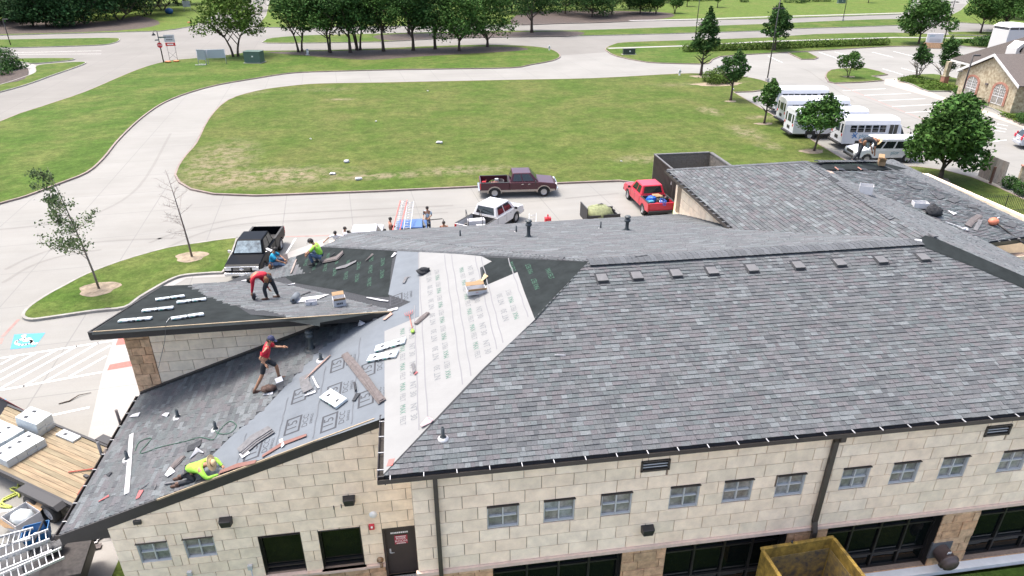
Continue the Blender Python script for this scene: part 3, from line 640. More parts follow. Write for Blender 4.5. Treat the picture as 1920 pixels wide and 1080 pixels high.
# ------------------------------------------------------------ walls
def rects_minus(rects, op):
    out = []
    for (a, b, c, d) in rects:
        x0, x1, z0, z1 = op
        if x1 <= a or x0 >= b or z1 <= c or z0 >= d: out.append((a, b, c, d)); continue
        if a < x0: out.append((a, x0, c, d))
        if x1 < b: out.append((x1, b, c, d))
        m0, m1 = max(a, x0), min(b, x1)
        if c < z0: out.append((m0, m1, c, z0))
        if z1 < d: out.append((m0, m1, z1, d))
    return out
def wall(org, du, nrm, outline, openings, zones, parent=None, name='wall', thick=0.3, blockname='stone_block', indiv=True):
    org, du, nrm = V3(org), V3(du), V3(nrm); P3 = lambda u, z, o=0.0: org + du * u + V3((0, 0, z)) + nrm * o
    us = [p[0] for p in outline]; zs = [p[1] for p in outline]
    cells = [(min(us), max(us), min(zs), max(zs))]
    for op in openings: cells = rects_minus(cells, op)
    mb = MB()
    for (a, b, c, d) in cells:
        q = clip_convex([(a, c), (b, c), (b, d), (a, d)], outline)
        if q: mb.prism([P3(u, z) for u, z in q], -nrm * thick)
    wo = mb.build(name, M_STBACK, parent or BLD, fix=True)
    for (z0, z1, bw, bh, m, nm, proud, jitter) in zones:
        row = 0; z = z0; stuff = MB()
        while z < z1 - 0.02:
            h = bh * (random.uniform(1 - jitter, 1 + jitter)); h = min(h, z1 - z); u = min(us) - (bw * .5 if row % 2 else 0) - (random.random() * bw * jitter)
            while u < max(us):
                ww = bw * random.uniform(1 - jitter, 1 + jitter * 1.5)
                rs = [(max(u, min(us)), min(u + ww, max(us)), z, z + h)]
                for op in openings: rs = rects_minus(rs, op)
                g = 0.009
                for (a, b, c, d) in rs:
                    if b - a < 0.06 or d - c < 0.05: continue
                    q = clip_convex([(a + g, c + g), (b - g, c + g), (b - g, d - g), (a + g, d - g)], outline)
                    if not q: continue
                    pr = proud + (random.uniform(0, .03) if jitter > 0.1 else random.uniform(0, .004))
                    if not indiv: stuff.prism([P3(x, y, 0.001) for x, y in q], nrm * pr); continue
                    m2 = MB(); m2.prism([P3(x, y, 0.001) for x, y in q], nrm * pr); m2.build(nm, m, wo, fix=True)
                u += ww
            z += h; row += 1
        if not indiv and stuff.v: stuff.build(nm, zones[0][4], wo, fix=True)['kind'] = 'stuff'
    return wo
def fwd_rect(pix, y):
    q = [YP(a, b, y) for a, b in pix]; return (sum(sorted(p.x for p in q)[:2]) / 2, sum(sorted(p.x for p in q)[2:]) / 2, sum(sorted(p.z for p in q)[:2]) / 2, sum(sorted(p.z for p in q)[2:]) / 2)
YM, YL, YU = 12.81, 15.0, 21.6
smallM = [YP(x, y, YM) for x, y in [(943, 966), (1048, 956), (1155, 944), (1282, 930), (1382, 919), (1480, 909), (1601, 896), (1694, 886), (1786, 875), (1897, 863)]]
smallL = [YP(x, y, YL) for x, y in [(290, 1034), (376, 1025)]]
zc = sum(p.z for p in smallM) / len(smallM)
opM = [(p.x - .4, p.x + .4, zc - .37, zc + .37) for p in smallM]
bigM = []
for (xl, xr) in [((924, 1060), (1166, 1031)), ((1249, 1020), (1476, 995)), ((1554, 985), (1770, 960)), ((1840, 951), None)]:
    a = YP(*xl, YM).x; b = YP(*xr, YM).x if xr else a + 4.2
    bigM.append((a, b, 0.08, 2.24))
lv = [YP(1229, 862, YM), YP(1872, 797, YM)]
opLv = [(p.x - .36, p.x + .36, 5.0, 5.34) for p in lv]
wM = wall((0, YM, 0), (1, 0, 0), (0, -1, 0), [(-.6, -.35), (23.0, -.35), (23.0, 5.6), (-.6, 5.6)], opM + bigM + opLv, [(2.36, 5.6, .80, .405, M_STONE, 'stone_block', .03, 0.02), (-.3, 2.24, .55, .30, M_ROUGH, 'rough_stone', .05, 0.25)])
mb = MB(); mb.box((11.2, YM - .04, 2.30), (23.7, .12, .115)); mb.build('ledge', M_LEDGE, wM)
bigL = [fwd_rect([(482.5, 1006), (562.5, 999), (576, 1069), (501, 1077)], YL), fwd_rect([(595, 995), (675, 986), (684, 1057), (609, 1067)], YL)]
doorR = fwd_rect([(716, 990), (779, 984), (786, 1075), (726, 1081)], YL)
opL = [(p.x - .4, p.x + .4, p.z - .37, p.z + .37) for p in smallL]
zl = bigL[1][2]
outL = [(-8.87, -.5), (-.6, -.5), (-.6, Pz(-.6) - .3), (-1.3, Pz(-1.3) - .3), (-8.87, Pz(-8.87) - .3)]
wL = wall((0, YL, 0), (1, 0, 0), (0, -1, 0), outL, bigL + [doorR] + opL, [(zl, 6.2, .80, .405, M_STONE, 'stone_block', .03, 0.02), (-.45, zl - .1, .55, .30, M_ROUGH, 'rough_stone', .05, 0.25)])
mb = MB()
for a, b in [(-8.9, doorR[0]), (doorR[1], -.6)]: mb.box(((a + b) / 2, YL - .04, zl - .05), (b - a, .14, .09))
mb.build('ledge', M_LEDGE, wL)
uw = [(-10.15, -.3), (-1.3, 5.3), (-1.3, 5.62), (-10.15, 5.62)]
wall((0, YU, 0), (1, 0, 0), (0, -1, 0), [(-9.35, Pz(-9.35) - .1), (-2.3, Pz(-2.3) - .1), (-2.3, 5.48), (-9.35, 5.48)], [], [(2.4, 5.48, .80, .405, M_STONE, 'stone_block', .03, 0.02)])
wall((0, YU, 0), (1, 0, 0), (0, -1, 0), [(-10.15, -.2), (-9.35, -.2), (-9.35, 5.48), (-10.15, 5.48)], [], [(-.2, 5.48, .42, .40, M_ROUGH, 'rough_stone', .045, 0.25)])
wall((13.25, 0, 0), (0, 1, 0), (-1, 0, 0), [(24.6, 4.2), (31.35, 4.2), (31.35, 6.45), (24.6, 6.45)], [], [(4.25, 6.45, .8, .405, M_STONE, 'stone_block', .03, 0.02)])
y2 = RV.y + .45
wall((0, y2, 0), (1, 0, 0), (0, -1, 0), [(22.6, 3.0), (RC.x - .5, 3.0), (RC.x - .5, 5.8), (22.6, 5.8)], [], [(3.0, 5.8, .8, .405, M_STONE, 'stone_block', .03, 0.02)])
BW = []
class WB:
    def box(s, *a): m = MB(); m.box(*a); m.build('wall', M_STONE, BLD)
    def hexa(s, q): m = MB(); m.hexa(q); m.build('wall', M_STONE, BLD)
mb = WB()   # the walls that face away
mb.box((-.45, 13.95, 2.6), (.28, 2.0, 6.2)); mb.box((-8.75, 18.2, 1.2), (.22, 6.4, 3.0)); mb.hexa([(-10.14, 21.9, -.2), (-9.86, 21.9, -.2), (-9.86, 27.4, -.2), (-10.14, 27.4, -.2), (-10.14, 21.9, 5.35), (-9.86, 21.9, 5.35), (-9.86, 27.4, 3.9), (-10.14, 27.4, 3.9)])
mb.box((-6.6, 27.3, 1.6), (7.0, .25, 3.6)); mb.box((4.4, 30.75, 2.1), (17.3, .25, 4.6)); mb.box((-4.5, 29, 2.0), (.25, 3.2, 4.2)); mb.box((22.85, 18.0, 2.8), (.25, 9.8, 5.5)); mb.box((20.3, 32.2, 2.9), (14, .25, 5.9)); mb.box((27.4, 28, 2.9), (.25, 8.5, 5.9)); mb.box((13.4, 31.6, 2.2), (.25, 1.4, 4.5)); mb.box((25, y2 + .1, 1.4), (5, .25, 3.2))
pass

# windows
def win(r, y, cols, rows, glass, fm, name, recess=.13, bar=.05, parent=BLD, sill=False, fw=.05):
    x0, x1, z0, z1 = r; f = MB(); yy = y + recess
    for (a, b, c, d) in ((x0, x1, z1 - fw, z1), (x0, x1, z0, z0 + fw), (x0, x0 + fw, z0 + fw, z1 - fw), (x1 - fw, x1, z0 + fw, z1 - fw)): f.box(((a + b) / 2, yy, (c + d) / 2), (b - a, .09, d - c))
    cx = [x0 + (x1 - x0) * t for t in cols]; rz = [z0 + (z1 - z0) * t for t in rows]
    for x in cx: f.box((x, yy + .005, (z0 + z1) / 2), (bar, .07, z1 - z0 - .1))
    for z in rz: f.box(((x0 + x1) / 2, yy + .008, z), (x1 - x0 - .1, .07, bar))
    fo = f.build(name, fm, parent)
    X = [x0] + cx + [x1]; Z_ = [z0] + rz + [z1]
    for a, b in zip(X, X[1:]):
        for c, d in zip(Z_, Z_[1:]):
            g = MB(); tl = random.uniform(-.004, .004); g.add([(a, yy + .03 + tl, c), (b, yy + .03, c), (b, yy + .03 + tl, d), (a, yy + .035, d)], [(0, 1, 2, 3)]); g.build('pane', glass, fo)
    rv = MB()
    for (a, b, c, d) in ((x0 - .0, x0 + .012, z0, z1), (x1 - .012, x1, z0, z1)): rv.box(((a + b) / 2, y + recess / 2 - .02, (c + d) / 2), (b - a, recess + .02, d - c))
    rv.box(((x0 + x1) / 2, y + recess / 2 - .03, z1 - .006), (x1 - x0 - .024, recess + .06, .012)); rv.build('reveal', fm, fo)
    if sill:
        s_ = MB(); s_.box(((x0 + x1) / 2, y - .03, z0 - .05), (x1 - x0 + .1, .2, .09)); s_.build('sill', M_LEDGE, fo)
    return fo
for r in opM + opL: win(r, YM if r in opM else YL, [.5], [.5], M_GLASS2, M_SILV, 'window', .03, .03, fw=.022)
for r in opM + opL:
    y = YM if r in opM else YL; mb = MB(); mb.box(((r[0] + r[1]) / 2, y - .04, r[3] + .008), (.83, .07, .018)); mb.build('window_flashing', M_GUT, BLD)
for r in bigM: win(r, YM, [.27, .52, .76], [.26, .76], M_GLASS, M_FRAME, 'window', .2, .06)
for r in bigL: win(r, YL, [], [.12], M_GLASS, M_FRAME, 'window', .12, .05, sill=True)
for r in opLv:
    mb = MB(); x0, x1, z0, z1 = r
    mb.box(((x0 + x1) / 2, YM + .06, (z0 + z1) / 2), (x1 - x0, .02, z1 - z0)); mb.box(((x0 + x1) / 2, YM - .03, z1 - .015), (x1 - x0 + .04, .08, .03)); mb.box(((x0 + x1) / 2, YM - .03, z0 + .03), (x1 - x0 + .04, .08, .06))
    for x in (x0, x1): mb.box((x, YM - .03, (z0 + z1) / 2), (.05, .08, z1 - z0))
    lo = mb.build('louvre_vent', M_GUT, BLD)
    for k in range(3):
        s_ = MB(); s_.box(((x0 + x1) / 2, YM + .0, z0 + .1 + k * .085), (x1 - x0 - .06, .07, .02), Matrix.Rotation(R(-28), 3, 'X')); s_.build('slat', M_STRAP, lo)
# service door
M_DOOR = mat('dark_brown_door', (0.045, 0.034, 0.03), 0.45, var=0.1, vscale=3)
x0, x1, z0, z1 = doorR; dw = x1 - x0
mb = MB(); mb.box(((x0 + x1) / 2, YL + .1, (z0 + z1) / 2), (dw - .12, .05, z1 - z0 - .06)); dr = mb.build('door', M_DOOR, BLD)
mb = MB()
for a in (x0 + .03, x1 - .03): mb.box((a, YL + .05, (z0 + z1) / 2), (.06, .16, z1 - z0))
mb.box(((x0 + x1) / 2, YL + .05, z1 - .03), (dw - .12, .16, .06)); mb.build('door_frame', M_DOOR, dr)
mb = MB(); mb.tube([(x0 + .17, YL + .07, z0 + .98), (x0 + .17, YL - .0, z0 + .98), (x0 + .29, YL - .0, z0 + .98)], .012, 6); mb.box((x0 + .17, YL + .068, z0 + 1.0), (.05, .01, .16)); mb.build('handle', M_SILV, dr)
M_SRED = mat('red_sign_face', (0.42, 0.035, 0.06), 0.5); M_SWHT = mat('white_sign_lettering', (0.85, 0.85, 0.85), 0.5)
def sign(txts, c, wd, ht, face, ink, parent, name='sign', y=None):
    s_ = MB(); s_.box(c, (wd, .012, ht)); so = s_.build(name, face, parent); lm = MB()
    for t, size, dz in txts: lm.merge(text_mb(t, size), frame(V3(c) + V3((0, -.009, dz)), (1, 0, 0), (0, -1, 0)))
    lm.build('sign_lettering', ink, so); return so
cx = (x0 + x1) / 2 + .03
sign([('|12', .045, .13), ('RISER', .12, .05), ('ROOM', .12, -.06), ('|10', .045, -.14)], (cx, YL + .068, z0 + 1.42), .38, .34, M_SRED, M_SWHT, dr)
lm = MB(); lm.merge(text_mb('|10', .085), frame(V3((cx - .03, YL + .073, z0 + 1.70)), (1, 0, 0), (0, -1, 0))); lm.build('door_label', M_SWHT, dr)
mb = MB(); mb.box(((x0 + x1) / 2, YL - .1, z0 - .03), (dw + .1, .35, .06)); mb.build('door_step', M_WALK, BLD)
# wall fittings
def wl(name, px, py, y, m, f, **k):
    p = YP(px, py, y); mb = MB(); f(mb, p); return mb.build(name, m, BLD, **k)
M_BLKM = mat('black_fixture', (0.02, 0.02, 0.022), 0.5)
def spk(mb, p): mb.hexa([p + V3(q) for q in [(-.13, -.2, -.12), (.13, -.2, -.12), (.16, .0, -.14), (-.16, .0, -.14), (-.16, -.24, .12), (.16, -.24, .12), (.18, .0, .14), (-.18, .0, .14)]])
wl('wall_light', 425, 974, YL, M_BLKM, spk, bevel=.02); wl('wall_light', 655, 934, YL, M_BLKM, spk, bevel=.02); wl('wall_light', 1212, 989, YM, M_BLKM, spk, bevel=.02)
wl('wall_vent', 259, 976, YL, M_FASC, lambda mb, p: mb.box(p + V3((0, -.05, 0)), (.2, .1, .13)), bevel=.01)
wl('alarm_bell', 700, 963, YL, mat('white_bell', (.7, .7, .68), .4), lambda mb, p: mb.lathe([(.0, .1), (.06, .1), (.11, .07), (.125, .02), (.125, 0)], c=p, M=Matrix.Rotation(R(90), 3, 'X'), seg=18))
wl('alarm_strobe', 697, 985, YL, mat('red_plastic', (.55, .03, .05), .35), lambda mb, p: mb.box(p + V3((0, -.05, 0)), (.16, .1, .18)), bevel=.015)
wl('strobe_lens', 697, 989, YL - .11, M_SWHT, lambda mb, p: mb.box(p, (.06, .02, .07)), bevel=.01)
p = YP(712, 1033, YL - .02); sign([('|9', .035, .04), ('|10', .035, -.01), ('|8', .035, -.05)], (p.x, YL - .02, p.z), .26, .14, M_SRED, M_SWHT, BLD)
M_BRASS = mat('weathered_brass', (.30, .20, .12), .4, metal=.6, var=.3, vscale=20)
wl('fire_valve', 713, 1047, YL, M_BRASS, lambda mb, p: (mb.lathe([(0, .14), (.05, .14), (.055, .1), (.1, .09), (.1, .02), (.07, 0)], c=p, M=Matrix.Rotation(R(90), 3, 'X'), seg=14), mb.lathe([(0, .12), (.04, .12), (.05, .0)], c=p + V3((.03, -.06, -.16)), M=Matrix.Rotation(R(120), 3, 'X'), seg=10)))
for px, py in ((470, 1060), (357, 1072)): wl('conduit_box', px, py, YL, M_SILV, lambda mb, p: (mb.box(p + V3((0, -.06, 0)), (.13, .1, .16)), mb.tube([p + V3((0, -.04, -.05)), p + V3((0, -.04, -1.2))], .02, 6)))
for px, py in ((626, 949), (640, 946)): wl('wall_hook', px, py, YL, M_BLKM, lambda mb, p: mb.tube([p + V3((0, 0, .04)), p + V3((0, -.05, .04)), p + V3((0, -.05, -.08))], .012, 6))

# ------------------------------------------------------------ gutters, fascias, downspouts
def gutter(p0, p1, out, parent, sz=.14, dep=.11, spacing=.78, straps=True, start=.3):
    p0, p1, out = V3(p0), V3(p1), V3(out); d = V3((0, 0, -dep)); t = (p1 - p0).normalized(); L_ = (p1 - p0).length
    g = MB(); a0, a1 = p0, p1; w1 = .012
    g.hexa([p0 + d, p1 + d, p1 + d + out * sz, p0 + d + out * sz, p0 + d + V3((0, 0, w1)), p1 + d + V3((0, 0, w1)), p1 + d + out * sz + V3((0, 0, w1)), p0 + d + out * sz + V3((0, 0, w1))])
    o0 = out * sz; o1 = out * (sz + .02)
    g.hexa([p0 + d + o0, p1 + d + o0, p1 + d + o1, p0 + d + o1, p0 + o0, p1 + o0, p1 + o1 + V3((0, 0, .012)), p0 + o1 + V3((0, 0, .012))])
    for e, s_ in ((p0, t), (p1, -t)): g.hexa([e + d, e + d + s_ * .012, e + d + s_ * .012 + o0, e + d + o0, e, e + s_ * .012, e + s_ * .012 + o0, e + o0])
    go = g.build('gutter', M_GUT, parent, fix=True)
    f = MB(); b = V3((0, 0, -.26)); f.hexa([p0 + b - out * .03, p1 + b - out * .03, p1 + b - out * .002, p0 + b - out * .002, p0 - out * .03 - V3((0, 0, .014)), p1 - out * .03 - V3((0, 0, .014)), p1 - out * .002 - V3((0, 0, .014)), p0 - out * .002 - V3((0, 0, .014))]); f.build('fascia', M_FASC, parent, fix=True)
    i_ = MB(); i_.add([p0 + d + V3((0, 0, .016)), p1 + d + V3((0, 0, .016)), p1 + d + o0 + V3((0, 0, .016)), p0 + d + o0 + V3((0, 0, .016))], [(0, 1, 2, 3)]); i_.build('gutter_floor', M_GUTI, go)  # dark mottled sheet over the gutter bottom
    if straps:
        k = start
        while k < L_:
            m = MB(); c = p0 + t * k; m.hexa([c - t * .009 - V3((0, 0, .006)), c + t * .009 - V3((0, 0, .006)), c + t * .009 + o1 - V3((0, 0, .006)), c - t * .009 + o1 - V3((0, 0, .006)), c - t * .009 + V3((0, 0, .012)), c + t * .009 + V3((0, 0, .012)), c + t * .009 + o1 + V3((0, 0, .02)), c - t * .009 + o1 + V3((0, 0, .02))]); m.build('gutter_strap', M_STRAP, go, fix=True); k += spacing
    return go
gutter(MA + V3((-.15, 0, .0)), MBc, (0, -1, 0), rM)
gutter(V3((-1.2, 15.0, 5.83)), MA + V3((0, -.0, -.02)), (-1, 0, 0), rM, spacing=.62)
gutter(V3((XE, 21.4, Pz(XE) - .01)), V3((XE, 15.0, Pz(XE) - .01)), (-1, 0, 0), rP, sz=.12, spacing=.7)
gutter(R1b + V3((0, 0, -.01)), R1a + V3((0, .1, -.01)), (-1, 0, 0), rR1, spacing=.5)
gutter(RV + V3((-.2, 0, 0)), RC, (0, -1, 0), rR2, spacing=.8)
f = MB()
def fascia(a, b, out, h=.3, t=.05, m=M_FASC, nm='fascia', parent=rP, drop=.0):
    a, b, out = V3(a), V3(b), V3(out); dn = V3((0, 0, -h)); dr_ = V3((0, 0, -drop)); f = MB()
    f.hexa([a + dn, b + dn, b + dn + out * t, a + dn + out * t, a - dr_, b - dr_, b - dr_ + out * t, a - dr_ + out * t]); return f.build(nm, m, parent, fix=True)
fascia(V3((XE, 15.0, Pz(XE) + .01)), V3((-1.35, 15.0, Pz(-1.35) + .01)), (0, -1, 0), .34)
fascia(V3((-7.4, 14.955, Pz(-7.4) + .035)), V3((-1.5, 14.955, Pz(-1.5) + .035)), (0, -1, 0), .05, .03, M_WOODF, 'rake_board')
fascia(V3((-10.66, 20.6, 5.92)), V3((-.9, 20.6, 5.92)), (0, -1, 0), .30, .06, parent=rU)
fascia(V3((-10.5, 20.545, 5.955)), V3((-1.1, 20.545, 5.955)), (0, -1, 0), .05, .035, M_WOODF, 'fascia_board', parent=rU)
fascia(V3((-10.66, 20.6, 5.91)), V3((-10.99, 27.75, 4.0)), (-1, 0, 0), .30, .05, parent=rU)
fascia(V3((XE, 21.42, Pz(XE) + .1)), V3((-1.8, 21.42, Pz(-1.8) + .1)), (0, 1, 0), .2, .14, nm='flashing')
fascia(V3((XE, 29.46, Pz(XE))), HL, (0, 1, 0), .25, .04); fascia(QL, QR, (0, 1, 0), .2, .04, parent=rQ); fascia(HL, QL, (-1, 0, 0), .2, .04, parent=rQ)
fascia(V3((23.47, 12.6, 5.84)), RV, (1, 0, 0), .25, .05, parent=rR4)
# soffit return of the lower left corner
mb = MB(); mb.prism([(XE + .02, 15.02, Pz(XE) - .02), (XE + .02, 15.02, Pz(XE) - .34), (-8.9, 15.02, Pz(XE) - .30), (-8.9, 15.02, Pz(-8.9) - .32)], (0, 6.3, 0)); mb.build('soffit', M_FASC, rP, fix=True)
def spout(pts, parent=BLD, a=.11, b=.09):
    mb = MB(); pts = [V3(p) for p in pts]
    for p, q in zip(pts, pts[1:]):
        t = (q - p).normalized(); s_ = V3((1, 0, 0)) if abs(t.x) < .9 else V3((0, 0, 1)); s_ = (s_ - t * s_.dot(t)).normalized(); r_ = t.cross(s_); P = []
        for e in (p - t * .02, q + t * .02):
            P += [e - s_ * a / 2 - r_ * b / 2, e + s_ * a / 2 - r_ * b / 2, e + s_ * a / 2 + r_ * b / 2, e - s_ * a / 2 + r_ * b / 2]
        mb.hexa(P)
    return mb.build('downspout', M_GUT, parent, fix=True)
xs = YP(818, 935, YM - .1).x
spout([(xs, 12.5, 5.74), (xs, 12.5, 5.6), (xs, YM - .1, 5.45), (xs, YM - .1, -.2)])
xs = YP(1566, 835, YM - .1).x
spout([(xs, 12.5, 5.74), (xs, 12.5, 5.6), (xs, YM - .1, 5.45), (xs, YM - .1, 2.6), (xs, YM - .2, 2.3), (xs, YM - .2, .1)], a=.14)
spout([(XE - .12, 20.0, 2.7), (XE - .12, 20.0, 2.55), (XE - .02, 20.0, 2.2), (XE - .02, 20, .1)]); 
# vents on the roofs
M_VENT = mat('weathered_vent_grey', (0.112, 0.113, 0.118), 0.8, var=.15, vscale=5)
M_PIPE = mat('dark_painted_pipe', (0.045, 0.055, 0.06), 0.5, var=.2, vscale=8)
for (x, y) in [(1127, 515), (1192, 511), (1265, 506), (1333, 503), (1407, 497), (1494, 492), (1571, 487), (1647, 480), (1728, 478)]:
    p = onM(x, y + 4); p = V3((p.x, 18.25, Mz(18.25))); F = frame(p, (1, 0, 0), NM_)
    mb = MB(); L_ = lambda a: [F @ V3(q) for q in a]
    mb.hexa(L_([(-.15, -.15, 0), (.15, -.15, 0), (.15, .18, 0), (-.15, .18, 0), (-.175, -.18, .12), (.175, -.18, .12), (.16, .18, .06), (-.16, .18, .06)]))
    vo = mb.build('roof_vent', M_VENT, rM, fix=True, bevel=.015); mb = MB()
    mb.hexa(L_([(-.2, -.22, .02), (.2, -.22, .02), (.2, .26, .02), (-.2, .26, .02), (-.2, -.22, .028), (.2, -.22, .028), (.2, .26, .028), (-.2, .26, .028)])); mb.build('vent_flange', M_SHDK, vo, fix=True)
def pipe(p, h, r, parent, collar=True, cap=False, m=None):
    mb = MB(); p = V3(p)
    if cap:
        mb.lathe([(r * 1.8, -.06), (r * 1.5, .06), (r, .16), (r, h - .22), (r * 1.75, h - .18), (r * 1.75, h - .10), (r * 1.1, h - .08), (r * 1.2, h - .04), (r * 1.9, h), (r * 1.6, h + .05), (0.001, h + .07)], c=p, seg=14)
    else: mb.lathe([(r * 2.2, -.05), (r * 1.8, .03), (r * 1.1, .08), (r, .1), (r, h), (r * .7, h), (r * .7, h - .06)], c=p, seg=12)
    o = mb.build('vent_pipe', m or M_PIPE, parent); mb = MB(); 
    if collar: mb.lathe([(r * 3.2, -.02), (r * 3.0, .02), (r * 1.9, .05)], c=p, seg=12); mb.build('pipe_flashing', M_STRAP if not cap else M_PIPE, o)
for (x, y, h, r, c, pl) in [(1175, 433, .62, .075, 1, 'Q'), (991, 446, .72, .075, 1, 'Q'), (968, 436, .32, .035, 0, 'Q'), (863, 444, .30, .035, 0, 'Q'), (1126, 429, .34, .035, 0, 'Q'), (584, 655, .66, .075, 1, 'P'), (334, 783, .30, .05, 0, 'P'), (405, 806, .30, .045, 0, 'P'), (240, 862, .32, .05, 0, 'P'), (602, 676, .26, .05, 0, 'P'), (831, 822, .34, .045, 0, 'M')]:
    pipe({'Q': onQ, 'P': onP, 'M': onM}[pl](x, y), h, r, {'Q': rQ, 'P': rP, 'M': rM}[pl], True, bool(c))
for x in (1577, 1620):
    F = frame(onR2(x, 317, .03), (1, 0, 0), N2_); mb = MB(); mb.add([F @ V3(q) for q in ((-.2, -.14, 0), (.2, -.14, 0), (.2, .14, 0), (-.2, .14, 0))], [(0, 1, 2, 3)]); mb.build('vent_hole', M_BLKM, rR2)
    mb = MB(); mb.box((0, 0, 0), (.05, .3, .03)); m2 = MB(); m2.merge(mb, F @ Matrix.Translation((-.23, 0, 0))); m2.build('hole_edge', mat('raw_plywood_edge', (.45, .22, .17), .9), rR2)
# ------------------------------------------------------------ vehicles
def paint(name, c, var=.06, coat=.35, spec=.4): return mat(name, c, 0.3, var=var, vscale=1.5, coat=coat, spec=spec)
M_TYRE = mat('tyre_rubber', (0.018, 0.018, 0.018), 0.85); M_RIM = mat('alloy_rim', (0.42, 0.42, 0.43), 0.35, metal=.7)
M_CHROME = mat('chrome_trim', (0.62, 0.62, 0.63), 0.2, metal=.9); M_AUTOG = mat('tinted_auto_glass', (0.012, 0.016, 0.018), 0.05, spec=.8); M_WIND = mat('windscreen_glass', (0.03, 0.042, 0.048), 0.06, spec=.7, var=.5, vscale=1.8)
M_HEAD = mat('headlight_lens', (0.62, 0.62, 0.6), 0.15); M_TAIL = mat('red_tail_lens', (0.45, 0.02, 0.02), 0.2); M_BLKP = mat('black_plastic', (0.02, 0.02, 0.02), 0.6); M_BED = mat('bed_liner', (0.03, 0.03, 0.032), 0.8, var=.3, vscale=8)
M_PLATE = mat('licence_plate', (.7, .7, .68), .5)
def fq(mb, q, u0, u1, v0, v1, off=.004):
    a, b, c, d = [Vector(p) for p in q]; P = lambda u, v: a.lerp(b, u).lerp(d.lerp(c, u), v); n = (b - a).cross(d - a).normalized()
    mb.add([P(u0, v0) + n * off, P(u1, v0) + n * off, P(u1, v1) + n * off, P(u0, v1) + n * off], [(0, 1, 2, 3)])
def arch(x, r, z0, n=7): return [(x + r * math.cos(math.pi * (1 - k / n)), max(z0, .36 + r * math.sin(math.pi * k / n))) for k in range(n + 1)]
_wh = {}
def wheel(t, x, y, r=.38, wd=.24, rim=None):
    key = (r, wd, (rim or M_RIM).name)
    if key not in _wh:
        Mx = Matrix.Rotation(R(90), 3, 'X')
        a = MB(); a.lathe([(r * .62, -wd / 2), (r * .93, -wd / 2), (r, -wd * .36), (r, wd * .36), (r * .93, wd / 2), (r * .62, wd / 2), (r * .58, 0)], M=Mx, seg=20)
        b = MB(); b.lathe([(r * .64, wd * .42), (r * .60, wd * .30), (r * .2, wd * .34), (.001, wd * .38)], M=Mx, seg=20); b.lathe([(r * .64, -wd * .42), (r * .60, -wd * .30), (r * .2, -wd * .34), (.001, -wd * .38)], M=Mx, seg=20)
        c = MB()
        for s in (1, -1):
            for k in range(5):
                an = 2 * math.pi * k / 5; m = Matrix.Rotation(an, 3, 'Y'); c.box(m @ Vector((r * .38, 0, 0)) + Vector((0, s * wd * .36, 0)), (r * .42, .02, r * .13), m)
        _wh[key] = (a.mesh('tyre', M_TYRE), b.mesh('rim', rim or M_RIM), c.mesh('spokes', rim or M_RIM))
    ms = _wh[key]; w_ = bpy.data.objects.new('wheel', ms[0]); COL.objects.link(w_); w_.parent = t; w_.location = (x, y, r); MW[w_.name] = MW[t.name]
    for nm, m in (('rim', ms[1]), ('spokes', ms[2])):
        o = bpy.data.objects.new(nm, m); COL.objects.link(o); o.parent = w_
    return w_
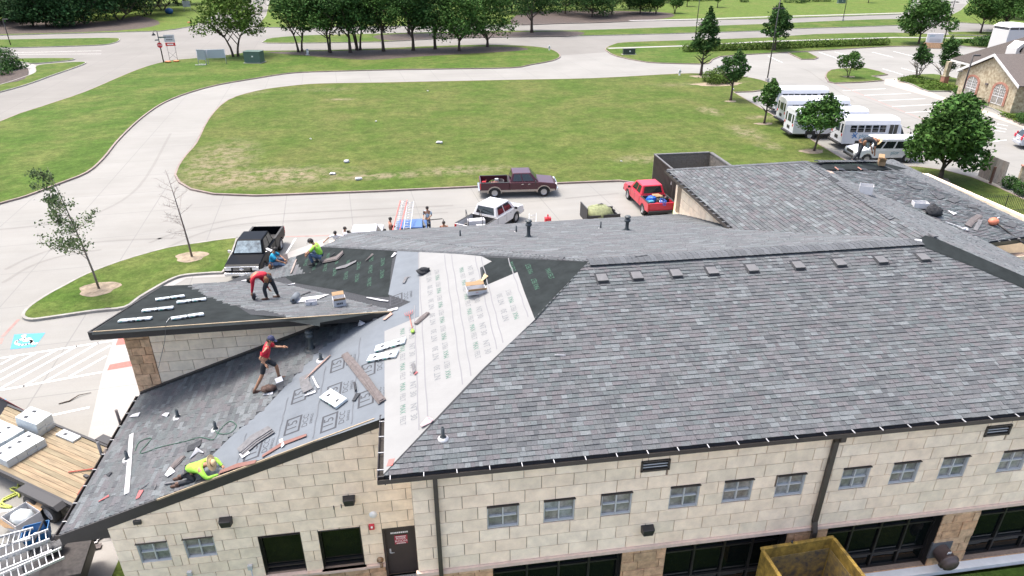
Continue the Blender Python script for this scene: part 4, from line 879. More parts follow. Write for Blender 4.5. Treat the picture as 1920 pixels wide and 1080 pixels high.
def pickup(loc, rot, label, m, two=None, W=1.94, L=5.6, cab=2.2, wind=None, bedm=None, chrome=True, rack=False, rim=None, zc=1.80):
    t = thing('pickup_truck', label, 'pickup truck', loc, rot); b0 = L - 3.55; h = .99; ht = 1.16; P = lambda mb, nm, mt, par=t, **k: mb.build(nm, mt, par, world=False, **k)
    xf, xr = L - .98, 1.08
    pr = [(b0, .46)] + arch(xf, .46, .46) + [(L - .1, .46), (L, .7), (L - .02, .92), (L - .22, 1.04), (L - 1.32, ht), (b0, ht)]
    mb = MB(); mb.prism([(x, -W / 2, z) for x, z in pr], (0, W, 0)); P(mb, 'body', m, fix=True, bevel=.05)
    for s in (-1, 1):
        pb = [(.06, .55)] + arch(xr, .46, .5) + [(b0 - .02, .46), (b0 - .02, ht), (.06, ht)]; y0 = s * W / 2 - (0 if s < 0 else .11)
        mb = MB(); mb.prism([(x, y0, z) for x, z in pb], (0, .11, 0)); P(mb, 'bed_side', m, fix=True, bevel=.02)
        mb = MB(); mb.box(((b0) / 2, s * (W / 2 - .055), ht + .008), (b0 - .1, .12, .02)); P(mb, 'bed_rail', M_BLKP)
        if two:
            mb = MB()
            for x0, x1 in ((.08, xr - .5), (xr + .5, xf - .5), (xf + .5, L - .15)): mb.box(((x0 + x1) / 2, s * (W / 2 + .001), .53), (x1 - x0, .012, .16))
            for xc in (xr, xf):
                q = [(xc + .48 * math.cos(a), .36 + .48 * math.sin(a)) for a in [math.pi * k / 8 for k in range(9)]]; r_ = [(xc + .55 * math.cos(a), .36 + .55 * math.sin(a)) for a in [math.pi * k / 8 for k in range(9)]]
                for k in range(8): mb.hexa([(q[k][0], s * W / 2, q[k][1]), (q[k + 1][0], s * W / 2, q[k + 1][1]), (q[k + 1][0], s * (W / 2 + .02), q[k + 1][1]), (q[k][0], s * (W / 2 + .02), q[k][1]), (r_[k][0], s * W / 2, r_[k][1]), (r_[k + 1][0], s * W / 2, r_[k + 1][1]), (r_[k + 1][0], s * (W / 2 + .02), r_[k + 1][1]), (r_[k][0], s * (W / 2 + .02), r_[k][1])])
            P(mb, 'lower_trim', two, fix=True)
    mb = MB(); mb.box((b0 / 2, 0, .62), (b0 - .1, W - .22, .05)); mb.box((b0 - .04, 0, .88), (.05, W - .24, .55)); P(mb, 'bed_floor', bedm or M_BED)
    mb = MB(); mb.box((.05, 0, .86), (.08, W - .06, .60)); P(mb, 'tailgate', m, bevel=.02)
    x0, x1 = b0 + .02, b0 + cab; tx0, tx1 = x0 + .22, x1 - .62; a, c = W / 2 - .07, W / 2 - .26; z0, z1 = ht - .01, zc
    B = [(x0, -a, z0), (x1, -a, z0), (x1, a, z0), (x0, a, z0)]; U = [(tx0, -c, z1), (tx1, -c, z1), (tx1, c, z1), (tx0, c, z1)]
    mb = MB(); mb.hexa(B + U); P(mb, 'cab', m, bevel=.05)
    mb = MB(); fq(mb, (B[1], B[2], U[2], U[1]), .06, .94, .1, .92, .012); ws = P(mb, 'windshield', wind or M_WIND)
    mb = MB(); fq(mb, (B[3], B[0], U[0], U[3]), .1, .9, .2, .88, .012); P(mb, 'rear_window', M_AUTOG)
    for q in ((B[0], B[1], U[1], U[0]), (B[2], B[3], U[3], U[2])):
        fl = q[0] == B[2]
        for u0, u1 in ((.10, .42), (.47, .86)):
            if fl: u0, u1 = 1 - u1, 1 - u0
            mb = MB(); fq(mb, q, u0, u1, .14, .88, .012); P(mb, 'side_window', M_AUTOG)
    for s in (-1, 1):
        mb = MB(); mb.box((x1 - .28, s * (W / 2 + .13), ht + .06), (.08, .2, .17), taper=(.8, .9)); mb.box((x1 - .26, s * (W / 2 + .01), ht + .02), (.05, .1, .05)); P(mb, 'side_mirror', M_CHROME if chrome == 2 else M_BLKP, bevel=.015)
        mb = MB(); mb.box((L - .045, s * (W / 2 - .22), .86), (.1, .36, .2)); P(mb, 'headlight', M_HEAD, bevel=.02)
        mb = MB(); mb.box((.03, s * (W / 2 - .07), .90), (.07, .15, .42)); P(mb, 'taillight', M_TAIL, bevel=.01)
        for xx in (x0 + .95, x1 - .75):
            mb = MB(); mb.box((xx, s * (W / 2 + .008), ht - .14), (.16, .025, .035)); P(mb, 'door_handle', M_CHROME)
        for xx in (x0 + .12, x0 + .78 * cab * .62, x1 - .30):
            mb = MB(); mb.box((xx, s * W / 2, (ht + .55) / 2), (.014, .012, ht - .6)); P(mb, 'door_gap', M_BLKP)
        for xx in (xr, xf): wheel(t, xx, s * (W / 2 - .12), rim=rim)
    mb = MB(); mb.box((L - .012, 0, .84), (.05, W - .95, .24)); g = P(mb, 'grille', M_BLKP)
    mb = MB()
    for z in (.80, .88): mb.box((L + .018, 0, z), (.02, W - 1.0, .02))
    mb.box((L + .005, 0, .975), (.05, W - .3, .035)); mb.lathe([(0.001, .015), (.09, .012), (.1, 0)], c=(L + .03, 0, .84), M=Matrix.Rotation(R(90), 3, 'Y') @ Matrix.Diagonal((.6, 1.3, 1)), seg=14); P(mb, 'grille_bar', M_CHROME, g)
    mb = MB(); mb.box((L + .03, 0, .56), (.16, W - .02, .2)); P(mb, 'front_bumper', M_CHROME if chrome else M_BLKP, bevel=.04)
    mb = MB(); mb.box((L + .115, 0, .56), (.01, .34, .15)); P(mb, 'licence_plate', M_PLATE)
    mb = MB(); mb.box((-.06, 0, .55), (.15, W - .1, .18)); P(mb, 'rear_bumper', M_CHROME if chrome else M_BLKP, bevel=.03)
    mb = MB(); mb.box((L / 2, 0, .42), (L - .8, W - .5, .14)); P(mb, 'chassis', M_BLKP)
    return t
def vp(px, py, z=0.0): return G(px, py, z)
def place(wpx, local, hd):   # local wheel contact point lands on the given ground spot; hd = heading vector
    a = math.atan2(hd.y, hd.x); w_ = G(*wpx); off = Matrix.Rotation(a, 3, 'Z') @ Vector((local[0], local[1], 0)); return (w_.x - off.x, w_.y - off.y, 0.0), a
def hdg(a, b): d = G(*b) - G(*a); return d.normalized()
loc, a = place((927.5, 370.5), (1.08, -.85), hdg((927.5, 370.5), (1016, 368)))
M_MAR = paint('maroon_paint', (0.050, 0.008, 0.017)); TR1 = pickup(loc, a, 'maroon extended-cab pickup with tan lower trim parked along the far kerb', M_MAR, two=mat('tan_trim_paint', (.33, .28, .23), .4), L=5.75)
stall = hdg((554, 447), (537, 475)); loc, a = place((526, 468), (1.08, .85), stall)
TR2 = pickup(loc, a, 'black pickup with chrome grille facing the roof from its parking stall', paint('black_truck_paint', (0.002, 0.003, 0.005), .1, .0, .06), chrome=2, L=5.7, wind=mat('painted_sky_windscreen', (0.16, 0.21, 0.235), 0.05, spec=.9, var=.75, vscale=2.2))  # sky reflection painted into the windscreen as a pale mottled colour
loc, a = place((1206, 402), (1.08, .85), hdg((1206, 402), (1172, 367)))
TR3 = pickup(loc, a, 'bright red pickup with its bed full of tools beside the dark fence', paint('bright_red_paint', (0.50, 0.022, 0.045)), chrome=0, L=5.3)
loc, a = place((966, 417), (4.62, -.85), hdg((893, 445), (962, 402)))
M_WHP = paint('white_truck_paint', (0.50, 0.50, 0.51), .03)
TR4 = pickup(loc, a, 'white crew-cab pickup half hidden behind the roof edge, near the maroon one', M_WHP, chrome=1, L=5.6, cab=2.5)
BD = Vector((.03, 1, 0)); 
def eavebehind(px, py, z, lx, ly, hd):
    w_ = G(px, py, z); a = math.atan2(hd.y, hd.x); off = Matrix.Rotation(a, 3, 'Z') @ Vector((lx, ly, 0)); return (w_.x - off.x, w_.y - off.y, 0), a
loc, a = eavebehind(770, 412, 1.8, 3.4, 0, BD)
M_BLUP = paint('blue_truck_paint', (0.05, 0.12, 0.30)); TR5 = pickup(loc, a, 'blue work pickup carrying ladders behind the roof edge, its door open', M_BLUP, chrome=0, L=5.5)
T5 = (loc, a)
loc, a = eavebehind(684, 424, 1.8, 3.2, 0, BD)
TR6 = pickup(loc, a, 'white pickup whose roof just shows above the roof edge left of the blue one', M_WHP, chrome=1, L=5.5)
# open door of the blue truck
dm = MB(); dm.box((0, 0, .0), (1.05, .06, .62)); 
fr = MB()
for c_, d_ in (((0, 0, .88), (.9, .045, .045)), ((-.5, 0, .6), (.05, .045, .62)), ((.5, 0, .55), (.05, .045, .55))): fr.box(c_, d_)
Md = Matrix.Translation((T5[0][0], T5[0][1], 0)) @ Matrix.Rotation(T5[1], 4, 'Z') @ Matrix.Translation((3.55, -1.5, .82)) @ Matrix.Rotation(R(-82), 4, 'Z')
q = MB(); q.merge(dm, Md); q.build('open_door', paint('dark_blue_door_paint', (.012, .016, .04)), TR5, bevel=.02); q = MB(); q.merge(fr, Md); q.build('door_window_frame', M_BLKP, TR5)
def bus(corner, hd, L, label, nwin=5, dark=False, logo=True, W=2.35, Hh=2.85, front=True):
    a = math.atan2(hd.y, hd.x); c = G(*corner); off = Matrix.Rotation(a, 3, 'Z') @ Vector((0, -W / 2, 0)); t = thing('shuttle_bus', label, 'bus', (c.x - off.x, c.y - off.y, 0), a, 'white shuttle buses parked side by side')
    P = lambda mb, nm, mt, par=t, **k: mb.build(nm, mt, par, world=False, **k); Lb = L - 1.5; w2 = W / 2
    cs = [(-w2, .55), (w2, .55), (w2, 2.3), (w2 - .12, 2.65), (w2 - .35, Hh - .05), (0, Hh), (-w2 + .35, Hh - .05), (-w2 + .12, 2.65), (-w2, 2.3)]
    mb = MB(); mb.prism([(0, y, z) for y, z in cs], (Lb, 0, 0)); P(mb, 'body', M_BUSW, fix=True, bevel=.03)
    mb = MB(); mb.prism([(Lb, y * .98, z) for y, z in [(-w2, .5), (w2, .5), (w2, 1.45), (w2 - .2, 2.2), (-w2 + .2, 2.2), (-w2, 1.45)]], (.25, 0, 0)); P(mb, 'cab_panel', M_BUSW, fix=True)
    h0 = [(Lb + .2, -w2 + .12, .5), (L, -w2 + .25, .5), (L, w2 - .25, .5), (Lb + .2, w2 - .12, .5), (Lb + .2, -w2 + .12, 1.35), (L - .1, -w2 + .3, 1.12), (L - .1, w2 - .3, 1.12), (Lb + .2, w2 - .12, 1.35)]
    mb = MB(); mb.hexa(h0); P(mb, 'hood', M_BUSW, bevel=.08)
    mb = MB(); mb.add([(Lb + .75, -w2 + .25, 1.27), (Lb + .75, w2 - .25, 1.27), (Lb + .27, w2 - .3, 2.12), (Lb + .27, -w2 + .3, 2.12)], [(0, 1, 2, 3)]); mb.add([(Lb + .75, -w2 + .25, 1.27), (Lb + .27, -w2 + .3, 2.12), (Lb + .26, -w2 + .2, 1.3)], [(0, 1, 2)]); P(mb, 'windshield', M_WIND)
    x0 = .55; wl_ = (Lb - 1.2 - x0) / nwin
    for s in (-1, 1):
        for k in range(nwin):
            mb = MB(); mb.box((x0 + wl_ * (k + .5), s * (w2 + .002), 1.93), (wl_ - .12, .02, .62)); wo = P(mb, 'side_window', M_AUTOG)
            mb = MB(); mb.box((x0 + wl_ * (k + .5), s * (w2 + .014), 1.99), (wl_ - .12, .012, .022)); P(mb, 'window_bar', M_BUSW, wo)
        mb = MB(); mb.box((Lb - .55, s * (w2 + .002), 1.55), (.75, .02, 1.5)); P(mb, 'entry_door' if s < 0 else 'cab_window', M_AUTOG)
        mb = MB(); mb.box((Lb - .55, s * (w2 + .014), 1.55), (.04, .012, 1.5)); P(mb, 'door_bar', M_BUSW)
        mb = MB(); mb.tube([(Lb + .3, s * (w2 - .1), 2.1), (Lb + .9, s * (w2 + .25), 1.95), (Lb + .95, s * (w2 + .3), 1.6)], .02, 6); mb.box((Lb + .95, s * (w2 + .3), 1.5), (.06, .2, .34)); P(mb, 'mirror', M_BLKP)
        for z in (.98,): mb = MB(); mb.box((-.015, s * (w2 - .2), 1.35), (.03, .16, .22)); P(mb, 'taillight', M_TAIL)
        for xx in (1.75, L - 1.0): wheel(t, xx, s * (w2 - .12), .40, .26, M_RIMW)
    for y, wd, ht_ in ((-.82, .3, .8), (0, .75, .7), (.82, .3, .8)): mb = MB(); mb.box((-.012, y, 1.92), (.02, wd, ht_)); P(mb, 'rear_window', M_AUTOG if y else M_WIND)
    mb = MB(); mb.box((-.014, 0, 1.02), (.02, .62, .3)); P(mb, 'plate_panel', M_BLKP)
    mb = MB(); mb.box((-.1, 0, .55), (.26, W, .18)); P(mb, 'rear_bumper', M_BLKP, bevel=.02); mb = MB(); mb.box((L / 2 - .2, 0, .48), (L - 1.4, W - .5, .16)); P(mb, 'chassis', M_BLKP)
    for s in (-1, 1):
        mb = MB(); mb.box((1.75, s * (w2 + .004), .68), (1.0, .012, .36)); P(mb, 'wheel_well', M_BLKP)
    if logo:
        mb = MB(); F = frame((1.95, -w2 - .018, 1.28), (1, 0, 0), (0, -1, 0)); mb.merge(text_mb('plor', .52), F)
        P(mb, 'logo_lettering', M_LOGOT); mb = MB(); F = frame((1.12, -w2 - .018, 1.30), (1, 0, 0), (0, -1, 0))
        for p_, r_ in (([(-.22, -.2), (0, 0), (.2, .26)], .045), ([(-.18, .24), (-.02, .02), (.2, -.2)], .045), ([(-.3, .02), (-.08, .06), (.1, .0)], .03)):
            for A, B in zip(p_, p_[1:]):
                A, B = Vector((*A, 0)), Vector((*B, 0)); tt = (B - A).normalized(); nn = Vector((-tt.y, tt.x, 0)) * r_; mb.add([F @ v for v in (A - nn, B - nn, B + nn, A + nn)], [(0, 1, 2, 3)])
        mb.lathe([(.001, 0), (.06, 0)], c=F @ Vector((0, .3, 0)), M=F.to_3x3(), seg=10); P(mb, 'logo_mark', M_LOGOB)
        mb = MB(); mb.merge(text_mb('|16', .13), frame((3.7, -w2 - .018, 1.38), (1, 0, 0), (0, -1, 0))); P(mb, 'logo_lettering', M_LOGOR)
    return t
M_BUSW = paint('bus_white_paint', (0.56, 0.57, 0.60), .02); M_RIMW = mat('white_steel_rim', (.45, .45, .46), .4)
M_LOGOT = mat('teal_logo_ink', (.04, .20, .30), .5); M_LOGOB = mat('blue_logo_ink', (.03, .16, .42), .5); M_LOGOR = mat('pink_logo_ink', (.5, .25, .28), .6)
kd = hdg((1448, 216), (1581, 299)); bh = Vector((-kd.y, kd.x, 0)); bh = bh if bh.x > 0 else -bh
bus((1451, 215), bh, 7.2, 'white bus farthest from the roof, roof edge seen behind the others', 6)
bus((1468, 238), bh, 8.0, 'white bus second from the far end, mostly hidden behind the nearer bus', 6)
bus((1483, 262), bh, 8.6, 'long white bus with three rear windows facing the lawn, tree in front of it', 5)
bus((1574, 281), bh, 6.6, 'short white bus with five barred side windows beside the white van', 5)
# van
a = math.atan2(-bh.y, -bh.x); loc, a = place((1698, 305), (1.15, .88), -bh)
t = thing('passenger_van', 'white passenger van nosed up to the lawn behind the worker in black', 'van', loc, a); P = lambda mb, nm, mt, par=t, **k: mb.build(nm, mt, par, world=False, **k)
L_, W_ = 5.8, 2.0
pr = [(.0, .45)] + arch(1.15, .46, .45) + arch(4.7, .46, .45) + [(L_ - .1, .45), (L_, .75), (L_ - .08, 1.02), (L_ - .95, 1.2), (0, 1.2)]
mb = MB(); mb.prism([(x, -W_ / 2, z) for x, z in pr], (0, W_, 0)); P(mb, 'body', M_BUSW, fix=True, bevel=.06)
B = [(.0, -.98, 1.19), (4.75, -.98, 1.19), (4.75, .98, 1.19), (.0, .98, 1.19)]; U = [(.12, -.82, 2.08), (4.0, -.82, 2.08), (4.0, .82, 2.08), (.12, .82, 2.08)]
mb = MB(); mb.hexa(B + U); P(mb, 'roof_cabin', M_BUSW, bevel=.08)
mb = MB(); fq(mb, (B[1], B[2], U[2], U[1]), .06, .94, .08, .9, .014); P(mb, 'windshield', M_WIND)
mb = MB(); fq(mb, (B[3], B[0], U[0], U[3]), .08, .92, .2, .85, .014); P(mb, 'rear_window', M_AUTOG)
for q in ((B[0], B[1], U[1], U[0]), (B[2], B[3], U[3], U[2])):
    for u0, u1 in ((.04, .27), (.30, .53), (.56, .76), (.79, .95)):
        if q[0] == B[2]: u0, u1 = 1 - u1, 1 - u0
        mb = MB(); fq(mb, q, u0, u1, .12, .75, .014); P(mb, 'side_window', M_AUTOG)
for s in (-1, 1):
    for x in (1.15, 4.7): wheel(t, x, s * .88, .37, .24, M_RIM)
    mb = MB(); mb.box((L_ - .05, s * .78, .88), (.12, .34, .2)); P(mb, 'headlight', M_HEAD, bevel=.02); mb = MB(); mb.box((-.01, s * .93, 1.0), (.05, .13, .4)); P(mb, 'taillight', M_TAIL); mb = MB(); mb.box((4.35, s * 1.12, 1.35), (.08, .2, .24)); P(mb, 'side_mirror', M_BLKP)
mb = MB(); mb.box((L_ - .01, 0, .86), (.05, 1.15, .24)); P(mb, 'grille', M_BLKP); mb = MB(); mb.box((L_ + .03, 0, .52), (.14, 1.96, .2)); P(mb, 'front_bumper', M_BLKP, bevel=.04)
mb = MB(); mb.merge(text_mb('plor', .42), frame((2.4, 1.012, .9), (-1, 0, 0), (0, 1, 0))); P(mb, 'logo_lettering', M_LOGOT)
# silver suv
h2 = hdg((1886, 262), (1913, 280)); sh = Vector((-h2.y, h2.x, 0)); sh = sh if sh.x > 0 else -sh; loc, a = place((1912, 280), (.1, -.85), sh)
t = thing('parked_suv', 'silver hatchback SUV cut off by the right edge, red tail lamps', 'car', loc, a); P = lambda mb, nm, mt, par=t, **k: mb.build(nm, mt, par, world=False, **k)
M_SILP = paint('silver_paint', (.36, .38, .41), .04); pr = [(.0, .5), (.08, .32)] + arch(.95, .38, .3) + arch(3.6, .38, .3) + [(4.4, .32), (4.5, .6), (4.35, .9), (3.4, 1.02), (.05, 1.0)]
mb = MB(); mb.prism([(x, -.9, z) for x, z in pr], (0, 1.8, 0)); P(mb, 'body', M_SILP, fix=True, bevel=.07)
B = [(.02, -.88, .99), (3.35, -.88, .99), (3.35, .88, .99), (.02, .88, .99)]; U = [(.42, -.68, 1.62), (2.5, -.68, 1.62), (2.5, .68, 1.62), (.42, .68, 1.62)]
mb = MB(); mb.hexa(B + U); P(mb, 'cabin', M_SILP, bevel=.08)
for nm, q, r4 in (('windshield', (B[1], B[2], U[2], U[1]), (.06, .94, .08, .9)), ('rear_window', (B[3], B[0], U[0], U[3]), (.1, .9, .18, .9)), ('side_window', (B[0], B[1], U[1], U[0]), (.1, .46, .15, .85)), ('side_window', (B[0], B[1], U[1], U[0]), (.5, .85, .15, .85)), ('side_window', (B[2], B[3], U[3], U[2]), (.15, .85, .15, .85))):
    mb = MB(); fq(mb, q, *r4, .014); P(mb, nm, M_AUTOG)
for s in (-1, 1):
    for x in (.95, 3.6): wheel(t, x, s * .8, .34, .22)
    mb = MB(); mb.box((.0, s * .76, .98), (.1, .22, .3)); mb.box((.12, s * .74, 1.2), (.12, .1, .3)); P(mb, 'taillight', mat('bright_red_lens', (.6, .03, .06), .2), bevel=.02)
mb = MB(); mb.box((-.02, 0, .5), (.14, 1.7, .3)); P(mb, 'rear_bumper', M_SILP, bevel=.05); mb = MB(); mb.box((-.012, 0, .82), (.03, .4, .13)); P(mb, 'licence_plate', M_PLATE)
# loads in the beds
def junk(name, label, cat, pos, parts, rot=0, group=None):
    t = thing(name, label, cat, pos, rot, group)
    for nm, mt, fn in parts: mb = MB(); fn(mb); mb.build(nm, mt, t, world=False, bevel=.008)
    return t
M_REDPL = mat('red_can_plastic', (.50, .02, .03), .4); M_BLUTARP = mat('blue_tarp', (.01, .10, .50), .5, var=.3, vscale=6); M_CARD = mat('brown_cardboard', (.30, .20, .11), .85, var=.1, vscale=5); M_WCARD = mat('white_printed_cardboard', (.52, .52, .53), .7, var=.08, vscale=8)
def inbed(tr, x, y, z=.65): return MW[tr.name] @ Vector((x, y, z))
ra = lambda tr: MW[tr.name].to_euler().z
def gascan(mb): mb.box((0, 0, .14), (.30, .2, .28)); mb.tube([(.08, 0, .27), (.12, 0, .36), (.2, 0, .38)], .022, 6); mb.tube([(-.1, 0, .27), (-.06, 0, .34), (.05, 0, .33)], .016, 6)
junk('gas_can', 'red fuel can at the tail of the maroon pickup bed', 'fuel can', inbed(TR1, .35, .2), [('can', M_REDPL, gascan)])
def comp(mb): mb.lathe([(.0, 0), (.14, .02), (.17, .1), (.17, .5), (.14, .58), (0, .6)], M=Matrix.Rotation(R(90), 3, 'Y'), seg=14)
junk('air_compressor', 'rusty copper-coloured compressor in the maroon pickup bed', 'compressor', inbed(TR1, .85, -.1, .85), [('tank', mat('rusty_tank', (.22, .07, .045), .6, var=.4, vscale=9), comp), ('handle', M_BLKM, lambda mb: mb.tube([(.1, -.15, .1), (.1, -.15, .35), (.5, -.15, .35), (.5, -.15, .1)], .018, 6)), ('motor', M_SILV, lambda mb: mb.box((.45, .1, .24), (.26, .2, .2)))])
junk('hose_coil', 'grey coil of hose behind the maroon pickup cab', 'hose', inbed(TR1, 1.6, .1, .66), [('coil', M_VENT, lambda mb: mb.tube([((.26 - .01 * (k % 3)) * math.cos(k * .5), (.26) * math.sin(k * .5), .05 + .008 * k) for k in range(44)], .022, 6))])
bagm = lambda r, h: (lambda mb: mb.ball((0, 0, h * .45), (r, r * .8, h * .5), seg=12, rings=8, jit=.16))
junk('tarp_bundle', 'crumpled blue tarp in the red pickup bed', 'tarp', inbed(TR3, 1.35, .25), [('tarp', M_BLUTARP, bagm(.42, .62))])
junk('cardboard_sheet', 'flat brown cardboard lying over the front of the red pickup bed', 'cardboard', inbed(TR3, 1.62, -.25, 1.15), [('sheet', M_CARD, lambda mb: (mb.box((0, 0, .02), (.55, .72, .03), Matrix.Rotation(R(12), 3, 'Z')), mb.box((-.1, .02, .06), (.5, .6, .03), Matrix.Rotation(R(-9), 3, 'Z'))))])
junk('compressor', 'red and black compressor with white cap at the tail of the red pickup bed', 'compressor', inbed(TR3, .55, .05), [('tank', M_REDPL, lambda mb: mb.box((0, 0, .16), (.34, .3, .3))), ('motor', M_BLKM, lambda mb: (mb.box((.1, -.25, .2), (.4, .26, .36)), mb.ball((.4, -.3, .3), .2, jit=.2))), ('cap', M_WCARD, lambda mb: mb.ball((.2, .02, .42), (.13, .13, .09)))])
junk('black_gear', 'black gear heap along the right rail of the red pickup bed', 'gear', inbed(TR3, .95, -.45), [('gear', M_BLKM, lambda mb: [mb.ball((k * .25 - .3, .1 * (k % 2), .3 + .06 * (k % 3)), (.2, .18, .22), jit=.22) for k in range(4)])])
junk('tool_case', 'teal tool case by the left side of the red pickup bed', 'tool case', inbed(TR3, .8, .5), [('case', mat('teal_plastic', (.04, .22, .30), .5), lambda mb: mb.box((0, 0, .22), (.4, .3, .42), Matrix.Rotation(R(15), 3, 'Z')))])
junk('hose_bundle', 'bright blue air hose heap on the red pickup tailgate', 'hose', inbed(TR3, .3, -.2), [('hose', M_BLUTARP, lambda mb: mb.tube([(.2 * math.cos(k * .7) + .02 * math.sin(k * 2.1), .38 * math.sin(k * .7), .3 + .01 * k) for k in range(36)], .02, 6))])
junk('level_rod', 'lime green rod leaning at the right rear corner of the red pickup', 'rod', inbed(TR3, -.25, -.75, 0), [('rod', mat('lime_plastic', (.25, .6, .06), .5), lambda mb: mb.tube([(0, 0, .02), (.05, 0, 1.25)], .03, 6))])
tp = MB(); tp.merge(MB())
junk('toolbox_load', 'white boxes and sheets piled in the bed of the white crew-cab pickup', 'load', inbed(TR4, 1.1, .0), [('boxes', M_WCARD, lambda mb: (mb.box((0, .3, .25), (1.1, .5, .45), Matrix.Rotation(R(6), 3, 'Z')), mb.box((.3, -.4, .15), (.7, .5, .3)))), ('rack', M_BLKM, lambda mb: [mb.tube([(x, -.9, .4), (x, -.9, .95), (x, .9, .95), (x, .9, .4)], .025, 6) for x in (-.6, .3)])])
# ladders
def ladder(pa, pb, wdir, wd, n, label, m, group=None, name='ladder', rail=.035, parent=None):
    pa, pb, wv = Vector(pa), Vector(pb), Vector(wdir).normalized() * wd / 2; t = thing(name, label, 'ladder', pa, 0, group); tt = (pb - pa).normalized(); nn = tt.cross(wv).normalized()
    for s in (-1, 1):
        a, b = pa + wv * s, pb + wv * s; e = wv.normalized() * .018; f2 = nn * rail; mb = MB(); mb.hexa([a - e - f2, b - e - f2, b + e - f2, a + e - f2, a - e + f2, b - e + f2, b + e + f2, a + e + f2]); mb.build('rail', m, t, fix=True)
    for k in range(n):
        c = pa.lerp(pb, (k + .5) / n); mb = MB(); mb.tube([c - wv, c + wv], .017, 6); mb.build('rung', M_ALU, t)
    return t
M_ALU = mat('bare_aluminium', (.50, .51, .52), .35, metal=.5); M_FIBR = mat('orange_fibreglass', (.62, .10, .08), .5)
ladder(G(741, 440, 1.95), G(757, 376, 2.6), (1, 0, 0), .42, 17, 'long red fibreglass ladder standing up past the blue pickup', M_FIBR)
ladder(G(763, 430, 2.0), G(770, 378, 2.5), (1, 0, 0), .38, 11, 'grey aluminium ladder right beside the red one on the blue pickup', M_ALU)
ladder(G(997, 436, 0), G(999, 400, .9), (1, 0, 0), .48, 5, 'short ladder top poking over the roof edge between gas can and white pickup', M_ALU)
p = G(1027, 418, .0); junk('gas_can', 'red fuel can standing on the drive just beyond the roof edge', 'fuel can', p, [('can', M_REDPL, lambda mb: (mb.box((0, 0, .2), (.42, .3, .4)), mb.tube([(0, 0, .4), (.0, 0, .62)], .05, 6)))])
# tarp-covered trailer beyond the roof edge
p = G(1124, 420, 0); M_TARPG = mat('faded_green_tarp', (.20, .22, .11), .8, var=.35, vscale=5)
t = thing('utility_trailer', 'small black trailer heaped under a faded green tarp beyond the roof edge', 'trailer', p, R(4))
mb = MB(); mb.box((0, 0, .45), (2.3, 1.5, .1)); mb.build('deck', M_BLKM, t, world=False)
for (c_, d_) in (((0, -.75, .7), (2.3, .05, .45)), ((0, .75, .7), (2.3, .05, .45)), ((-1.15, 0, .95), (.06, 1.5, .95)), ((1.15, 0, .6), (.05, 1.5, .25))): mb = MB(); mb.box(c_, d_); mb.build('side_panel', M_BLKM, t, world=False)
mb = MB(); mb.ball((-.1, 0, .75), (1.0, .78, .62), seg=20, rings=12, jit=.07); mb.build('tarp', M_TARPG, t, world=False)
mb = MB(); mb.prism([(-.6, .5, 1.1), (.3, .55, 1.25), (1.3, .5, .7), (1.2, .5, .62)], (0, .1, 0)); mb.build('board', M_BLKM, t, world=False)
for s in (-1, 1): wheel(t, .1, s * .88, .33, .2)
# ------------------------------------------------------------ trees and shrubs
def leafmat(name, c): return mat(name, c, 0.8, var=0.3, vscale=0.9, attr=True, spec=0.1, detail=2)
M_LEAF = [leafmat('deep_green_leaves', (0.038, 0.086, 0.024)), leafmat('mid_green_leaves', (0.050, 0.108, 0.026)), leafmat('pale_sapling_leaves', (0.075, 0.11, 0.05)), leafmat('bright_shrub_leaves', (0.078, 0.13, 0.026)), leafmat('dark_wood_leaves', (0.026, 0.064, 0.022))]
M_BARK = mat('brown_bark', (0.075, 0.055, 0.042), 0.95, var=0.3, vscale=6, bump=0.6, bscale=25)
M_BARKG = mat('grey_bark', (0.17, 0.145, 0.12), 0.95, var=0.3, vscale=5, bump=0.6, bscale=20)
def crown_mb(blobs, n, size, seed, fill=0.35, droop=0.3):
    rg = random.Random(seed); mb = MB(); tot = sum(b[3] * b[4] for b in blobs)
    for (cx, cy, cz, rx, rz) in blobs:
        k = int(n * rx * rz / tot); tone = rg.uniform(0.8, 1.2)
        for _ in range(k):
            th = rg.uniform(0, 2 * math.pi); u = rg.uniform(-1, 1); rr = (1 - fill * rg.random() ** 1.5) * rg.uniform(.82, 1.12) * (1.25 if rg.random() < .1 else 1)
            q = math.sqrt(1 - u * u); p = Vector((cx + rx * rr * q * math.cos(th), cy + rx * rr * q * math.sin(th), cz + rz * rr * u))
            a = Vector((rg.gauss(0, 1), rg.gauss(0, 1), rg.gauss(0, .6))).normalized(); b = a.cross(Vector((rg.gauss(0, 1), rg.gauss(0, 1), rg.gauss(0, 1)))).normalized()
            s = size * rg.uniform(.55, 1.3); t = tone * rg.uniform(.6, 1.45); mb.col = (t * rg.uniform(.9, 1.1), t, t * rg.uniform(.8, 1.1))
            mb.add([p - a * s, p + b * s * .5, p + a * s, p - b * s * .5 - Vector((0, 0, s * droop * .3))], [(0, 1, 2, 3)])
    return mb
def blobs_round(w_, h, z0, n, seed, top=0.0):
    rg = random.Random(seed); out = [(0, 0, z0 + h * .48, w_ * .29, h * .36)]; la = rg.uniform(0, 6.3)
    for q in (.72, .86, .97): out.append((w_ * .08 * math.cos(la), w_ * .08 * math.sin(la), z0 + h * q, w_ * (.26 - .19 * (q - .72) / .25), h * .13))
    for i in range(n):
        a = 2 * math.pi * i / n * 2.4 + rg.random(); k = rg.uniform(.2, .9); zz = rg.uniform(.15, .9)
        wr = w_ * .5 * (1 - abs(zz - .42) ** 1.6 * 1.3)
        r = rg.uniform(.10, .21) * w_; wr *= rg.uniform(.8, 1.22); out.append(((wr - r * .8) * math.cos(a) * k ** .4, (wr - r * .8) * math.sin(a) * k ** .4, z0 + h * zz, r, r * rg.uniform(.6, .85)))
    return out
